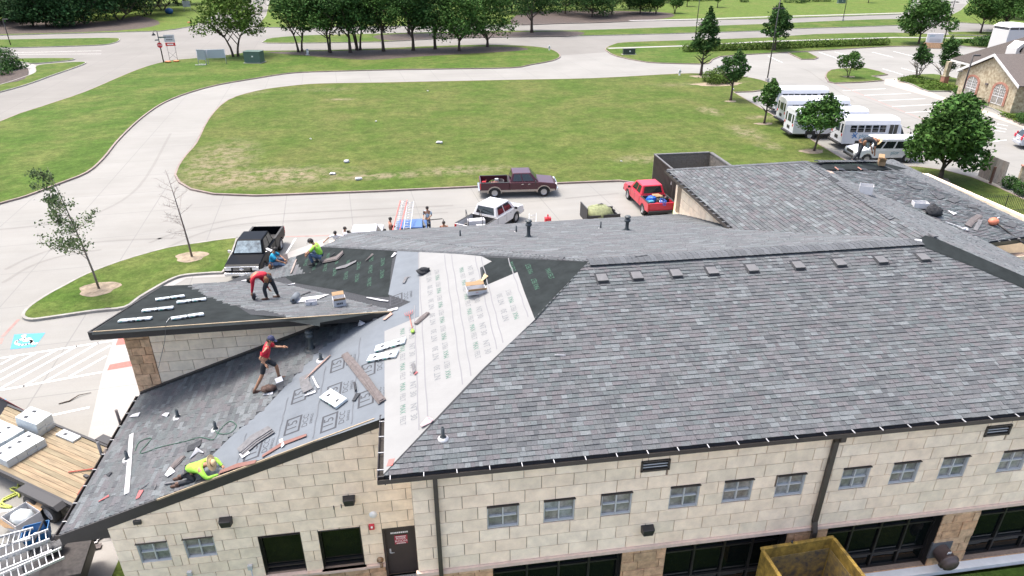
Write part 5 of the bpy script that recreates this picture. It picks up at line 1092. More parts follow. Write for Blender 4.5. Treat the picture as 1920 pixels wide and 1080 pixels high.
def trunk_mb(h, r, z1, w_, seed, multi=1, lean=0.0, branches=7):
    rg = random.Random(seed); mb = MB()
    for m in range(multi):
        a = 2 * math.pi * m / multi + rg.random(); sp = 0.16 * h if multi > 1 else 0.0; b0 = Vector((math.cos(a) * r * (1.5 if multi > 1 else 0), math.sin(a) * r * (1.5 if multi > 1 else 0), -.1))
        pts = [b0 + Vector((math.cos(a) * sp * t * t + lean * h * t, math.sin(a) * sp * t * t, z1 * 1.5 * t)) + Vector((rg.uniform(-.04, .04), rg.uniform(-.04, .04), 0)) * h * t * .3 for t in (0, .15, .35, .6, .8, 1)]
        q = r * (.7 if multi > 1 else 1); mb.tube(pts, [q * 1.35, q, q * .85, q * .7, q * .5, q * .25], 8)
        for k in range(branches):
            t = rg.uniform(.45, .95); i = int(t * 5); p = pts[i].lerp(pts[min(i + 1, 5)], t * 5 - i); aa = rg.uniform(0, 2 * math.pi); L_ = w_ * rg.uniform(.25, .42)
            e = p + Vector((math.cos(aa) * L_, math.sin(aa) * L_, L_ * rg.uniform(.5, 1.1))); mb.tube([p, p.lerp(e, .5) + Vector((0, 0, L_ * .06)), e], [q * .42, q * .28, q * .1], 6, False)
    return mb
_tm = {}
def tree(x, y, z, w_, h, clear, label, kind='oak', group=None, leaf=0, seed=1, name='tree', multi=1, n=2600, size=.22, r=None, rot=0, bark=None, lean=0.0):
    seed = (seed * 31 + int(abs(x * 7 + y * 13))) if n > 1500 else seed; n = int(n * (1.4 if size < .2 else 2.2)); size = size * (.85 if n > 12000 else 1.1); key = (kind, seed, leaf, n, size, multi)
    if key not in _tm:   # unit crown: made at this size, later copies rescale it
        mbc = crown_mb(blobs_round(w_, h - clear, clear, 17 if kind == 'oak' else 8, seed), n, size, seed)
        me = mbc.mesh('crown', M_LEAF[leaf]); mt = trunk_mb(h, r or .026 * h, clear, w_, seed + 5, multi, lean).mesh('trunk', bark or M_BARK); _tm[key] = (me, mt, w_, h)
    me, mt, w0, h0 = _tm[key]
    t = thing(name, label, 'tree', (x, y, z), rot, group)
    for nm, d in (('trunk', mt), ('crown', me)):
        o = bpy.data.objects.new(nm, d); COL.objects.link(o); o.parent = t; MW[o.name] = MW[t.name]; o.scale = (w_ / w0, w_ / w0, h / h0)
    return t
def at(px, py, z=0.12): return G(px, py, z)
def T(px, py, w_, h, clear, label, **k):
    p = at(px, py); return tree(p.x, p.y, p.z, w_, h, clear, label, **k)
# the row behind the long lawn
gr = 'trees in the mulch bed along the street'
for i, (px, py, w_, h, cl, lab, kw) in enumerate([
    (563, 97, 8.5, 10, 3.8, 'slim twin-trunk tree at the left end of the mulch bed row', dict(multi=2, seed=3, leaf=1)),
    (618, 98.5, 8, 10.5, 4.2, 'thin twin-trunk tree between the end tree and the widest tree of the row', dict(multi=2, seed=3, leaf=1)),
    (657, 98, 12.0, 11, 3.2, 'widest tree of the row, low spreading limbs over the mulch', dict(seed=4, leaf=0, n=4200)),
    (672, 94, 8.0, 10.5, 4.2, 'slender three-stem tree tucked right behind the widest tree', dict(multi=3, seed=5, leaf=1)),
    (719, 96, 9.5, 11, 3.8, 'straight single-trunk tree beside the widest one in the mulch row', dict(seed=6, leaf=1)),
    (775, 94.5, 10.0, 11, 3.4, 'dark straight-trunk tree in the middle of the mulch row', dict(seed=7, leaf=0)),
    (816, 92, 9.5, 10.5, 3.6, 'tree with a forked limb to its left, right of the row middle', dict(seed=6, leaf=0)),
    (861, 95, 10, 10, 2.2, 'low-crowned tree with a V-shaped trunk near the right of the row', dict(seed=8, leaf=1)),
    (914, 87.5, 11.5, 10.5, 1.9, 'rightmost tree of the mulch row with crown reaching down low', dict(seed=7, leaf=1))]):
    T(px, py, w_ * 1.15, h, cl * .85, lab, group=gr, rot=i * 1.3, **kw)
T(442, 106, 12.5, 10.5, 2.9, 'lone yellow-green forked tree beside the green utility box on the left lawn', multi=2, seed=9, leaf=3, n=3600, bark=M_BARK)
T(997, 61, 16, 12, 3.2, 'broad dark tree standing in the street median', seed=4, leaf=0, n=4200, group='median trees')
T(767, 64, 13, 12, 3.8, 'tree in the street median seen between the row trunks', seed=6, leaf=1, group='median trees')
# dark wood at the far left
ORD = ['first', 'second', 'third', 'fourth', 'fifth', 'sixth', 'seventh', 'eighth', 'ninth', 'tenth', 'eleventh', 'twelfth', 'thirteenth', 'fourteenth', 'fifteenth', 'sixteenth', 'seventeenth', 'eighteenth', 'nineteenth', 'twentieth', 'twenty-first', 'twenty-second', 'twenty-third', 'twenty-fourth', 'twenty-fifth']
def bylr(L_): xs = sorted(q[0] for q in L_); return {x: ORD[i] for i, x in enumerate(xs)}
k = 0
W1 = [(12, 40, 12, 11), (62, 49, 9, 8), (88, 50, 10, 8.5), (104, 51, 9, 8), (160, 46, 13, 10), (225, 38, 13, 11), (-30, 45, 12, 10), (280, 28, 12, 11), (330, 8, 13, 11), (190, 20, 13, 12), (110, 28, 13, 12), (20, 22, 14, 12), (250, 12, 14, 12), (-70, 35, 13, 11), (380, -6, 12, 10), (45, 12, 14, 12), (140, 8, 14, 12), (305, 18, 13, 11), (200, 34, 12, 10)]
O1 = bylr(W1)
for (px, py, w_, h) in W1:
    T(px, py, w_ * 1.65, h * 1.15, 1.1, 'dark dense tree of the shady far-left wood, %s trunk from the left' % O1[px], seed=11 + k % 3, leaf=4, n=3600, size=.3, group='dark wood trees', rot=k * 1.7, multi=1 + k % 2); k += 1
# trees across the street
k = 0
W2 = [(520, 18, 9, 9), (600, 8, 11, 9), (690, 14, 11, 10), (760, 10, 10, 9), (840, 22, 10, 9), (900, 16, 11, 9), (960, 24, 10, 9), (1015, 20, 10, 9), (1082, 18, 9, 8), (1110, 32, 9, 8), (1147, 27, 9, 8), (1180, 17, 9, 8), (1040, 8, 10, 9), (1240, 4, 9, 8), (640, -10, 12, 10), (800, -8, 12, 10), (930, -6, 12, 10), (560, 0, 12, 10), (720, 22, 10, 9), (870, 4, 11, 10), (1060, 26, 9, 8), (1200, 26, 8, 7)]
O2 = bylr(W2)
for (px, py, w_, h) in W2:
    T(px, py, w_ * 1.75, h * 1.2, 1.3, 'leafy tree in the dense belt across the street, %s trunk from the left' % O2[px], seed=[4, 6, 7][k % 3], leaf=[0, 1, 0][k % 3], n=4200 if [4, 6, 7][k % 3] == 4 else 2600, group='belt of trees across the street', rot=k * 2.1); k += 1
for (px, py, lab) in [(1265, 25, 'vase-shaped multi-stem small tree across the street, right end of the belt'), (1230, 26, 'multi-stem small tree left of the vase-shaped one across the street')]:
    T(px, py, 5.5, 5.5, 1.6, lab, multi=4, seed=15, leaf=1, n=1400, size=.2, kind='crepe')
for i, (px, py) in enumerate([(1288, 12), (1345, 14), (1628, 5), (1700, -3)]):
    T(px, py, 4.5, 5, 2.0, ['small round street tree just right of the tree belt', 'small round tree by the far sidewalk, second from the belt', 'small tree on the far lawn above the sign box', 'small tree at the top edge near the side street'][i], seed=16, leaf=1, n=1000, kind='crepe')
# garden trees
T(1314, 141, 4.6, 8.6, 2.0, 'tall tapering tree beside the shrub bed at the corner of the long lawn', seed=18, leaf=0, n=3000, size=.17, kind='crepe')
T(1370, 188, 4.2, 5.6, 1.9, 'small single-stem tree with dense oval crown right of the shrub bed', seed=19, leaf=0, n=1900, size=.15, kind='crepe')
T(1433, 231, 3.0, 4.4, 1.7, 'small round-headed tree just left of the parked buses', seed=20, leaf=1, n=1500, size=.13, kind='crepe')
T(1526, 283, 4.6, 5.0, 1.7, 'leaning-trunk tree in front of the white buses', seed=21, leaf=1, n=2300, size=.16, r=.1, lean=.06)
T(1590, 145, 4.0, 3.4, 1.0, 'low open-crowned tree on the teardrop parking island', seed=22, leaf=1, n=1300, size=.15, kind='crepe', multi=2)
T(1452, 94, 5.6, 7.4, 1.8, 'leafy tree behind the hedge beside the street lamp', seed=23, leaf=0, n=2200, size=.2)
T(1722, 82, 10.5, 7.6, 1.7, 'wide rounded tree behind the monument sign', seed=24, leaf=1, n=4600, size=.22)
T(1720, 146, 3.0, 4.6, 1.4, 'slim multi-stem crepe myrtle left of the stone house entrance', seed=25, leaf=0, n=1200, size=.15, kind='crepe', multi=4, bark=M_BARKG)
T(1767, 150, 3.8, 5.4, 1.2, 'darker fuller crepe myrtle beside the entrance porch', seed=26, leaf=0, n=2000, size=.15, kind='crepe', multi=3, bark=M_BARKG)
for i, (px, py, w_, h) in enumerate([(1882, 58, 16, 10), (1940, 70, 12, 9), (1838, 62, 9, 7.5), (1900, 34, 16, 10)]):
    T(px, py, w_, h, 2.4, ['large tree beside the white cupola of the stone house', 'tree at the right edge behind the stone house roof', 'tree left of the cupola by the side street', 'tall tree farthest back at the top right corner'][i], seed=[4, 7, 6, 4][i], leaf=1, n=4200 if i in (0, 3) else 2600, group=None)
T(1762, 336, 8.3, 6.3, 1.1, 'big dense round live oak right of the white van', seed=33, leaf=1, n=8500, size=.17, r=.2, bark=M_BARK)
# the two young trees on the near island
def sapling(px, py, h, label, leaves, seed, lean=(-.1, 0), bark=None, br=16, sag=0):
    rg = random.Random(seed); p = at(px, py); t = thing('young_tree', label, 'tree', p); mb = MB(); tips = []
    top = Vector((lean[0] * h, lean[1] * h, h)); stem = [Vector((top.x * abs(q) ** 1.4, top.y * q, h * q)) for q in (-.02, .15, .35, .55, .75, 1)]
    mb.tube(stem, [.065, .055, .045, .034, .022, .006], 7)
    for k in range(br):
        q = .30 + .66 * k / br; i = min(4, int(q * 5)); s_ = stem[i].lerp(stem[i + 1], q * 5 - i); a = rg.uniform(R(110), R(300)) if rg.random() < .68 else rg.uniform(0, 2 * math.pi); L_ = h * rg.uniform(.18, .34) * (1.15 - q * .7)
        e = s_ + Vector((math.cos(a) * L_, math.sin(a) * L_, L_ * rg.uniform(.35, .8))); m = s_.lerp(e, .5) + Vector((0, 0, -.02 * L_)); mb.tube([s_, m, e], [.018, .010, .003] if leaves else [.012, .006, .002], 5, False); tips += [m, e, s_.lerp(e, .75)]
        for _ in range(9):
            b = s_.lerp(e, rg.uniform(.3, 1)); L2 = L_ * rg.uniform(.2, .45); d = Vector((rg.uniform(-1, 1), rg.uniform(-1, 1), rg.uniform(-.1, 1))).normalized(); mb.tube([b, b + d * L2], [.007, .003] if leaves else [.004, .002], 4, False); tips.append(b + d * L2); tips.append(b + d * L2 * .6)
    mb.build('trunk', bark or M_BARKG, t, world=False)
    if leaves:
        lm = MB()
        for _ in range(leaves):
            b = rg.choice(tips) + Vector((rg.gauss(0, .11), rg.gauss(0, .11), rg.gauss(0, .10))); a = Vector((rg.gauss(0, 1), rg.gauss(0, 1), rg.gauss(0, 1))).normalized(); c = a.orthogonal().normalized(); s = rg.uniform(.04, .08); k = rg.uniform(.8, 1.5); lm.col = (k, k, k * .9)
            lm.add([b - a * s, b + c * s * .6, b + a * s, b - c * s * .6], [(0, 1, 2, 3)])
        lm.build('crown', M_LEAF[2], t, world=False)
sapling(186, 541, 6.9, 'young tree with sparse windblown leaves on the near grass island', 2600, 41, (-.10, 0))
sapling(360, 481, 5.2, 'bare leafless young tree on the near grass island', 0, 43, (-.06, 0), mat('pale_twig_bark', (.16, .125, .11), .9, var=.2, vscale=5), br=22)
# shrubs and hedges
def bush(pts, label, name='shrub', leaf=0, n=900, size=.12, group=None, seed=5, cat='shrub', z=.12):
    # pts: (px, py, radius, height) clumps
    rg = random.Random(seed); c0 = at(pts[0][0], pts[0][1], z); t = thing(name, label, cat, c0, 0, group); bl = []; st = MB()
    for (px, py, r, h) in pts:
        p = at(px, py, z) - c0; bl.append((p.x, p.y, h * .45, r, h * .55))
        for k in range(3): a = rg.uniform(0, 6.3); st.tube([p + Vector((0, 0, -.05)), p + Vector((r * .5 * math.cos(a), r * .5 * math.sin(a), h * .6))], [.03, .01], 5)
    crown_mb(bl, n, size, seed, fill=.3).build('foliage', M_LEAF[leaf], t, world=False); st.build('stem', M_BARK, t, world=False); return t
hp = [(1288 + i * 10.3, 99.5 - i * 0.32 - (4 if 20 < i < 40 else 3), .95, 1.25) for i in range(37)]
bush(hp, 'long clipped hedge along the north edge of the parking lot', 'hedge', 3, 15000, .13, cat='hedge')
bush([(1330, 153, 1.1, 1.5), (1345, 150, 1.2, 1.7), (1352, 156, 1.1, 1.4), (1338, 158, 1.0, 1.2), (1362, 156, .9, 1.1)], 'round green shrub mass in the soil bed at the lawn corner', leaf=3, n=3800, size=.11)
bush([(8, 128, 2.2, 3.0), (-8, 132, 2.4, 3.4), (24, 130, 1.4, 1.6), (38, 128, 1.3, 1.0), (4, 140, 1.5, 1.6)], 'dark shrubs in the bark bed at the left edge', leaf=0, n=4200, size=.16)
bush([(1700, 152, 1.2, .5), (1722, 155, 1.4, .5), (1745, 157, 1.4, .5), (1715, 148, 1.1, .5), (1760, 164, 1.3, .6), (1778, 168, 1.2, .6), (1740, 166, 1.0, .4)], 'bright green ground cover round the crepe myrtles', 'ground_cover', 3, 5200, .1, cat='ground cover')
bush([(1800, 178, .9, .9), (1818, 182, 1.0, 1.0)], 'dark clipped shrub at the left corner of the stone house', leaf=0, n=1500, size=.1)
bush([(1826, 190, .8, .7), (1840, 190, .9, .8), (1836, 197, .8, .6), (1850, 194, .8, .7)], 'brownish loose shrub under the left arched window', leaf=2, n=1700, size=.1)
bush([(1862, 196, .8, 1.0), (1873, 200, .8, 1.0), (1884, 204, .8, 1.0), (1893, 206, .7, .9)], 'dark green shrubs between the two arched windows', leaf=0, n=2600, size=.1)
bush([(1886, 217, .6, .3), (1898, 222, .6, .3), (1908, 227, .5, .3)], 'low bright grass tufts along the curved walk', 'ornamental_grass', 3, 900, .09, cat='grass')
bush([(1915, 226, .7, .9), (1922, 232, .8, 1.0)], 'dark shrub at the right edge beside the house wall', leaf=0, n=900, size=.1)
bush([(1890, 350, .55, .9), (1897, 352, .5, .8)], 'round dark shrub left of its twin by the stone screen wall', leaf=0, n=1500, size=.07)
bush([(1912, 362, .6, .95), (1921, 366, .6, .9)], 'round dark shrub at the right edge below the stone screen wall', leaf=0, n=1500, size=.07)
bush([(1545 + k * 18, 88 - k * .5, .8, .7) for k in (14, 15)], 'small shrub beside the monument sign', leaf=1, n=900, size=.13)
bush([(1835, 86, 1.6, 1.6), (1850, 85, 1.7, 1.8), (1866, 84, 1.6, 1.6)], 'dark hedge clump left of the white cupola', leaf=0, n=2600, size=.15)
bush([(1478, 5, 1.8, 2), (1500, 6, 1.8, 2), (1530, 3, 2, 2.4), (1550, 3, 1.8, 2.2), (1510, 4, 1.6, 1.8)], 'row of dark shrubs by the houses at the top edge', leaf=0, n=2400, size=.2)
bush([(1290, 2, 2, 2.4), (1310, 2, 2.2, 2.8), (1330, 1, 2, 2.4), (1255, 1, 2, 2.2)], 'dark bushes at the top edge right of the tree belt', leaf=0, n=2200, size=.2)
bush([(1395, 4, 1.6, 2)], 'single round bush by the far walk at the top edge', leaf=0, n=600, size=.18)
# ------------------------------------------------------------ people
M_SKIN = mat('tanned_skin', (0.30, 0.155, 0.09), 0.6, var=.08, vscale=20); M_HAIR = mat('black_hair', (0.012, 0.010, 0.009), 0.7); M_JEAN = mat('blue_denim', (0.07, 0.11, 0.18), 0.9, var=.4, vscale=12, bump=1.0, bscale=14); M_DKTR = mat('charcoal_trousers', (0.022, 0.025, 0.030), 0.9, var=.3, vscale=12, bump=1.0, bscale=14)
M_BOOT = mat('brown_boots', (0.07, 0.035, 0.022), 0.7); M_SHOE = mat('black_shoes', (0.02, 0.02, 0.02), 0.7); M_STRAW = mat('straw_hat', (0.60, 0.44, 0.25), 0.9, var=.15, vscale=30); M_BELT = mat('tan_tool_pouch', (0.20, 0.09, 0.04), 0.8, var=.3, vscale=15)
def skin(V, E_, root, sub=1):
    me = bpy.data.meshes.new('sk'); me.from_pydata([tuple(v[0]) for v in V], E_, []); o = bpy.data.objects.new('sk', me); COL.objects.link(o)
    m = o.modifiers.new('s', 'SKIN'); m.use_smooth_shade = True; m.branch_smoothing = .6; s = o.modifiers.new('u', 'SUBSURF'); s.levels = sub; s.render_levels = sub
    for d, v in zip(me.skin_vertices[0].data, V):
        r = v[1]; d.radius = (r, r) if not isinstance(r, tuple) else r
    me.skin_vertices[0].data[root].use_root = True
    bpy.context.view_layer.update(); ev = o.evaluated_get(bpy.context.evaluated_depsgraph_get()); out = bpy.data.meshes.new_from_object(ev); bpy.data.objects.remove(o); return out
def m2mb(me):
    mb = MB(); mb.smooth = True; mb.add([v.co.copy() for v in me.vertices], [tuple(p.vertices) for p in me.polygons]); bpy.data.meshes.remove(me); return mb
def lerp(a, b, t): return Vector(a).lerp(Vector(b), t)
def person(pos, rot, label, J, shirt, pants, sleeves='short', shoes=None, hat=None, hatm=None, hairlen=0, belt=None, shorts=False, group=None):
    t = thing('person', label, 'person', group=group, M=TM(pos, rot, 1.06)); v = {k: Vector(p) for k, p in J.items()}
    pel, ch, nk, hd = v['pelvis'], v['chest'], v['neck'], v['head']; up = (hd - nk).normalized(); top = hd + up * .10
    side = (v['shL'] - v['shR']).normalized(); back = side.cross((nk - pel).normalized())
    V, E_ = [], []
    def n(p, r): V.append((Vector(p), r)); return len(V) - 1
    def ch_(i, pts):
        for p, r in pts: j = n(p, r); E_.append((i, j)); i = j
        return i
    r0 = n(pel, .125); w_ = ch_(r0, [(lerp(pel, ch, .5), .115)]); c_ = ch_(w_, [(ch, .145)]); nn = ch_(c_, [(nk, .06), (lerp(nk, hd, .45), .066), (hd, .088), (top, .07)])
    for s in 'LR':
        ch_(c_, [(v['sh' + s], .06), (lerp(v['sh' + s], v['el' + s], .5), .048), (v['el' + s], .040), (lerp(v['el' + s], v['ha' + s], .6), .034), (v['ha' + s], .026)])
        ch_(r0, [(v['hip' + s], .095), (lerp(v['hip' + s], v['kn' + s], .5), .078), (v['kn' + s], .058), (lerp(v['kn' + s], v['an' + s], .4), .056), (v['an' + s], .038)])
    b = m2mb(skin(V, E_, 0))
    for s in 'LR':      # hands: palm, four unequal curled fingers and a thumb
        d = (v['ha' + s] - v['el' + s]).normalized(); sd = d.cross(up).normalized() if abs(d.dot(up)) < .95 else side; dn = d.cross(sd).normalized(); h = v['ha' + s]
        b.tube([h - d * .02, h + d * .04, h + d * .085], [.026, .038, .034], 8)
        for k, L_ in enumerate((.062, .072, .068, .052)):
            q = h + d * .08 + sd * (.024 - .016 * k); b.tube([q, q + d * L_ * .5 + dn * .004, q + d * L_ * .85 + dn * .022, q + d * L_ * .8 + dn * .04], [.0095, .009, .008, .006], 6)
        q = h + d * .03 + sd * .03; b.tube([q, q + d * .03 + sd * .025, q + d * .06 + sd * .03 + dn * .015], [.012, .011, .008], 6)
    fwd = Vector(J.get('face', (1, 0, 0))).normalized(); fwd = (fwd - up * fwd.dot(up)).normalized(); sdd = up.cross(fwd)
    b.tube([hd + fwd * .08 + up * .02, hd + fwd * .108 - up * .012, hd + fwd * .085 - up * .03], [.010, .017, .010], 6)
    for s in (-1, 1): b.ball(hd + sdd * s * .09, (.014, .02, .03), seg=8, rings=5)
    b.build('body', M_SKIN, t, world=False)
    e = MB()
    for s in (-1, 1): e.ball(hd + fwd * .083 + sdd * s * .033 + up * .022, .012, seg=8, rings=5)
    e.tube([hd + fwd * .085 - sdd * .025 - up * .052, hd + fwd * .092 - up * .054, hd + fwd * .085 + sdd * .025 - up * .052], .005, 5); e.build('eyes_and_mouth', M_HAIR, t, world=False)
    # shirt
    V, E_ = [], []; r0 = n(lerp(pel, ch, .02), .150); c_ = ch_(r0, [(lerp(pel, ch, .5), .155), (ch, .182)]); ch_(c_, [(lerp(ch, nk, .75), .078)])
    for s in 'LR':
        pts = [(v['sh' + s], .090), (lerp(v['sh' + s], v['el' + s], .5), .076)]
        if sleeves == 'long': pts += [(v['el' + s], .054), (lerp(v['el' + s], v['ha' + s], .55), .046), (lerp(v['el' + s], v['ha' + s], .95), .038)]
        else: pts += [(lerp(v['sh' + s], v['el' + s], .85), .070)]
        ch_(c_, pts)
    m2mb(skin(V, E_, 0)).build('shirt', shirt, t, world=False)
    V, E_ = [], []; r0 = n(lerp(pel, ch, .12), .140); r1 = ch_(r0, [(pel, .145)])
    for s in 'LR':
        pts = [(v['hip' + s], .112), (lerp(v['hip' + s], v['kn' + s], .5), .094), (v['kn' + s], .076)]
        if not shorts: pts += [(lerp(v['kn' + s], v['an' + s], .5), .070), (lerp(v['kn' + s], v['an' + s], .94), .058)]
        ch_(r1, pts)
    m2mb(skin(V, E_, 0)).build('trousers', pants, t, world=False)
    for s in 'LR':
        a = v['an' + s]; f = Vector(J.get('toe', (1, 0, 0))).normalized(); m = MB(); m.tube([a + Vector((0, 0, .04)), a - Vector((0, 0, .03)), a - f * .03 - Vector((0, 0, .055))], [.045, .05, .045], 8); m.tube([a - f * .06 - Vector((0, 0, .06)), a + f * .06 - Vector((0, 0, .055)), a + f * .16 - Vector((0, 0, .065)), a + f * .20 - Vector((0, 0, .07))], [.04, .047, .042, .02], 8); m.build('shoe', shoes or M_BOOT, t, world=False)
    M_ = Matrix((fwd, sdd, up)).transposed()
    hm = MB()
    if hat == 'straw':
        hm.lathe([(.001, .125), (.06, .12), (.092, .06), (.10, .03), (.19, .015), (.215, .03), (.212, .02), (.19, .005), (.09, .02)], c=hd + up * .035, M=M_, seg=20); hm.build('straw_hat', M_STRAW, t, world=False)
        hb = MB(); hb.lathe([(.099, .035), (.098, .058)], c=hd + up * .037, M=M_, seg=20); hb.build('hat_band', M_BELT, t, world=False)
    else:
        hm.ball(hd + up * .028 - fwd * .014, (.105, .098, .098), M=M_, seg=14, rings=9)
        if hat == 'cap':
            hm2 = MB(); hm2.lathe([(.001, .115), (.06, .10), (.098, .055), (.108, .01)], c=hd + up * .03, M=M_, seg=16); q = hd + up * .045 + fwd * .10
            hm2.add([q - sdd * .075, q + sdd * .075, q + fwd * .085 + sdd * .05 - up * .01, q + fwd * .085 - sdd * .05 - up * .01, q - sdd * .075 + up * .012, q + sdd * .075 + up * .012, q + fwd * .085 + sdd * .05, q + fwd * .085 - sdd * .05], [(3, 2, 1, 0), (4, 5, 6, 7), (0, 1, 5, 4), (1, 2, 6, 5), (2, 3, 7, 6), (3, 0, 4, 7)]); hm2.build('cap', hatm or M_HAIR, t, world=False)
            hm = MB(); hm.ball(hd - up * .005 - fwd * .03, (.085, .093, .085), M=M_, seg=12, rings=8)
        hm.build('hair', M_HAIR, t, world=False)
    if belt:
        m = MB(); c = lerp(pel, ch, .05)
        for s, k in ((1, 0), (-1, .4)): m.ball(c + side * s * .17 + Vector((0, 0, -.08)), (.09, .06, .12), seg=8, rings=6, jit=.08)
        m.build('tool_pouch', M_BELT, t, world=False)
    return t
M_RED = mat('red_cotton', (.42, .012, .03), .9, var=.25, vscale=9, bump=1.0, bscale=14); M_TURQ = mat('turquoise_cotton', (.01, .25, .42), .9, var=.25, vscale=9, bump=1.0, bscale=14); M_NEON = mat('neon_yellow_green_cotton', (.28, .58, .06), .85, var=.25, vscale=9, bump=1.0, bscale=14); M_WHT = mat('white_cotton', (.55, .56, .6), .9, var=.25, vscale=9, bump=1.0, bscale=14); M_BLKC = mat('black_cotton', (.02, .022, .026), .9, var=.25, vscale=9, bump=1.0, bscale=14); M_LBLU = mat('pale_blue_cotton', (.30, .40, .48), .9, var=.25, vscale=12, bump=1.0, bscale=14); M_REDT = mat('skin_toned_shirt', (.35, .16, .11), .9)
def standing(**k):
    J = dict(pelvis=(0, 0, .95), chest=(.01, 0, 1.28), neck=(0, 0, 1.47), head=(.03, 0, 1.60), shL=(0, .19, 1.40), shR=(0, -.19, 1.40), elL=(.0, .25, 1.13), elR=(.0, -.25, 1.13), haL=(.12, .24, .90), haR=(.12, -.24, .90), hipL=(0, .09, .88), hipR=(0, -.09, .88), knL=(.03, .10, .48), knR=(.03, -.10, .48), anL=(0, .1, .08), anR=(0, -.1, .08)); J.update(k); return J
def drop(J, zf):    # raise each ankle so that both soles stand on the slope
    for s in 'LR': p = J['an' + s]; J['an' + s] = (p[0], p[1], zf(p[0], p[1]) + p[2])
    return J
# red T-shirt walking up the lower left slope
p = onP(505, 722, .02); J = standing(face=(1, -.3, -.2), pelvis=(.0, 0, .92), chest=(.12, 0, 1.22), neck=(.19, 0, 1.40), head=(.26, 0, 1.52), shL=(.16, .19, 1.34), shR=(.14, -.19, 1.34), elL=(.33, .26, 1.12), elR=(-.08, -.30, 1.14), haL=(.55, .20, 1.12), haR=(.05, -.36, .93), hipL=(.02, .09, .86), hipR=(-.02, -.09, .86), knL=(.28, .10, .58), knR=(-.12, -.10, .46), anL=(.30, .10, .09), anR=(-.42, -.10, .10)); drop(J, lambda x, y: S * x)
person(p, R(8), 'person in red T-shirt, dark shorts and blue cap striding up the lower left roof', J, M_RED, M_DKTR, shoes=M_BOOT, hat='cap', hatm=mat('navy_cap', (.015, .02, .06), .8), shorts=True)
# red long sleeves, bent double over the nail gun
p = onU(507, 560, .02); J = dict(pelvis=(.05, 0, .90), chest=(-.28, 0, 1.02), neck=(-.46, 0, .92), head=(-.56, 0, .80), face=(-.6, 0, -.8), toe=(-1, .2, 0), shL=(-.42, -.18, .95), shR=(-.38, .18, .95), elL=(-.47, -.22, .62), elR=(-.20, .25, .62), haL=(-.55, -.16, .34), haR=(-.05, .22, .30), hipL=(.06, -.10, .82), hipR=(.06, .10, .82), knL=(-.12, -.14, .45), knR=(.16, .14, .46), anL=(-.08, -.16, .08), anR=(.24, .16, .08)); drop(J, lambda x, y: -SU * y)
person(p, R(0), 'person in red long sleeves bent double over a nail gun on the upper left roof', J, M_RED, M_DKTR, 'long', hat='cap', belt=True)
# turquoise, sitting on the far edge of the roof
p = onP(512, 500, .05); J = dict(pelvis=(-.05, 0, .14), chest=(.07, 0, .50), neck=(.14, 0, .68), head=(.22, 0, .78), face=(.8, 0, -.6), shL=(.10, .18, .60), shR=(.10, -.18, .60), elL=(.30, .22, .40), elR=(.32, -.20, .38), haL=(.52, .10, .30), haR=(.54, -.08, .24), hipL=(0, .10, .13), hipR=(0, -.10, .13), knL=(.38, .14, .34), knR=(.36, -.16, .22), anL=(.52, .12, .06), anR=(.66, -.14, .10))
person(p, R(-12), 'person in turquoise T-shirt and jeans sitting on the upper roof edge by the black pickup', J, M_TURQ, M_JEAN, shoes=M_SHOE, belt=True)
# neon, squatting and facing left
p = onP(600, 492, .02); J = dict(pelvis=(-.10, 0, .30), chest=(.06, 0, .66), neck=(.16, 0, .82), head=(.25, 0, .92), face=(1, 0, -.5), shL=(.10, .19, .76), shR=(.10, -.19, .76), elL=(.32, .22, .52), elR=(.30, -.24, .54), haL=(.46, .12, .36), haR=(.50, -.10, .38), hipL=(-.05, .11, .28), hipR=(-.05, -.11, .28), knL=(.34, .18, .44), knR=(.30, -.18, .46), anL=(.24, .14, .02), anR=(.16, -.16, .04))
person(p, R(172), 'person in neon yellow-green T-shirt and dark cap squatting on the black felt', J, M_NEON, M_JEAN, shoes=M_SHOE, hat='cap')
# straw hat, kneeling at the near eave
p = onP(352, 902, .02); J = dict(pelvis=(.0, .1, .30), chest=(.34, .0, .42), neck=(.50, -.04, .46), head=(.62, -.06, .50), face=(.7, 0, -.7), toe=(-1, .3, -.2), shL=(.46, .15, .46), shR=(.42, -.22, .44), elL=(.74, .16, .44), elR=(.56, -.36, .28), haL=(.90, -.02, .32), haR=(.84, -.24, .26), hipL=(0, .20, .26), hipR=(.02, -.02, .24), knL=(.22, .22, .08), knR=(.20, -.10, .08), anL=(-.24, .22, .0), anR=(-.25, -.05, .0))
person(p, R(5), 'person in straw hat and neon long sleeves kneeling at the near roof edge', J, M_NEON, M_DKTR, 'long', shoes=M_BOOT, hat='straw')
# black clothes and straw hat on the far ridge
p = onR2(1610, 302, .05); J = dict(pelvis=(-.05, 0, .92), chest=(.32, 0, 1.02), neck=(.52, 0, 1.0), head=(.64, 0, .92), face=(.6, 0, -.8), shL=(.46, .19, .98), shR=(.46, -.19, .98), elL=(.50, .22, .68), elR=(.46, -.24, .66), haL=(.58, .12, .42), haR=(.56, -.16, .38), hipL=(-.04, .10, .84), hipR=(-.04, -.10, .84), knL=(.02, .16, .46), knR=(-.16, -.16, .46), anL=(.06, .18, .08), anR=(-.42, -.18, .10))
person(p, R(-5), 'person in black and straw hat bending over the far ridge before the van', J, M_BLKC, M_DKTR, shoes=M_SHOE, hat='straw', belt=True)
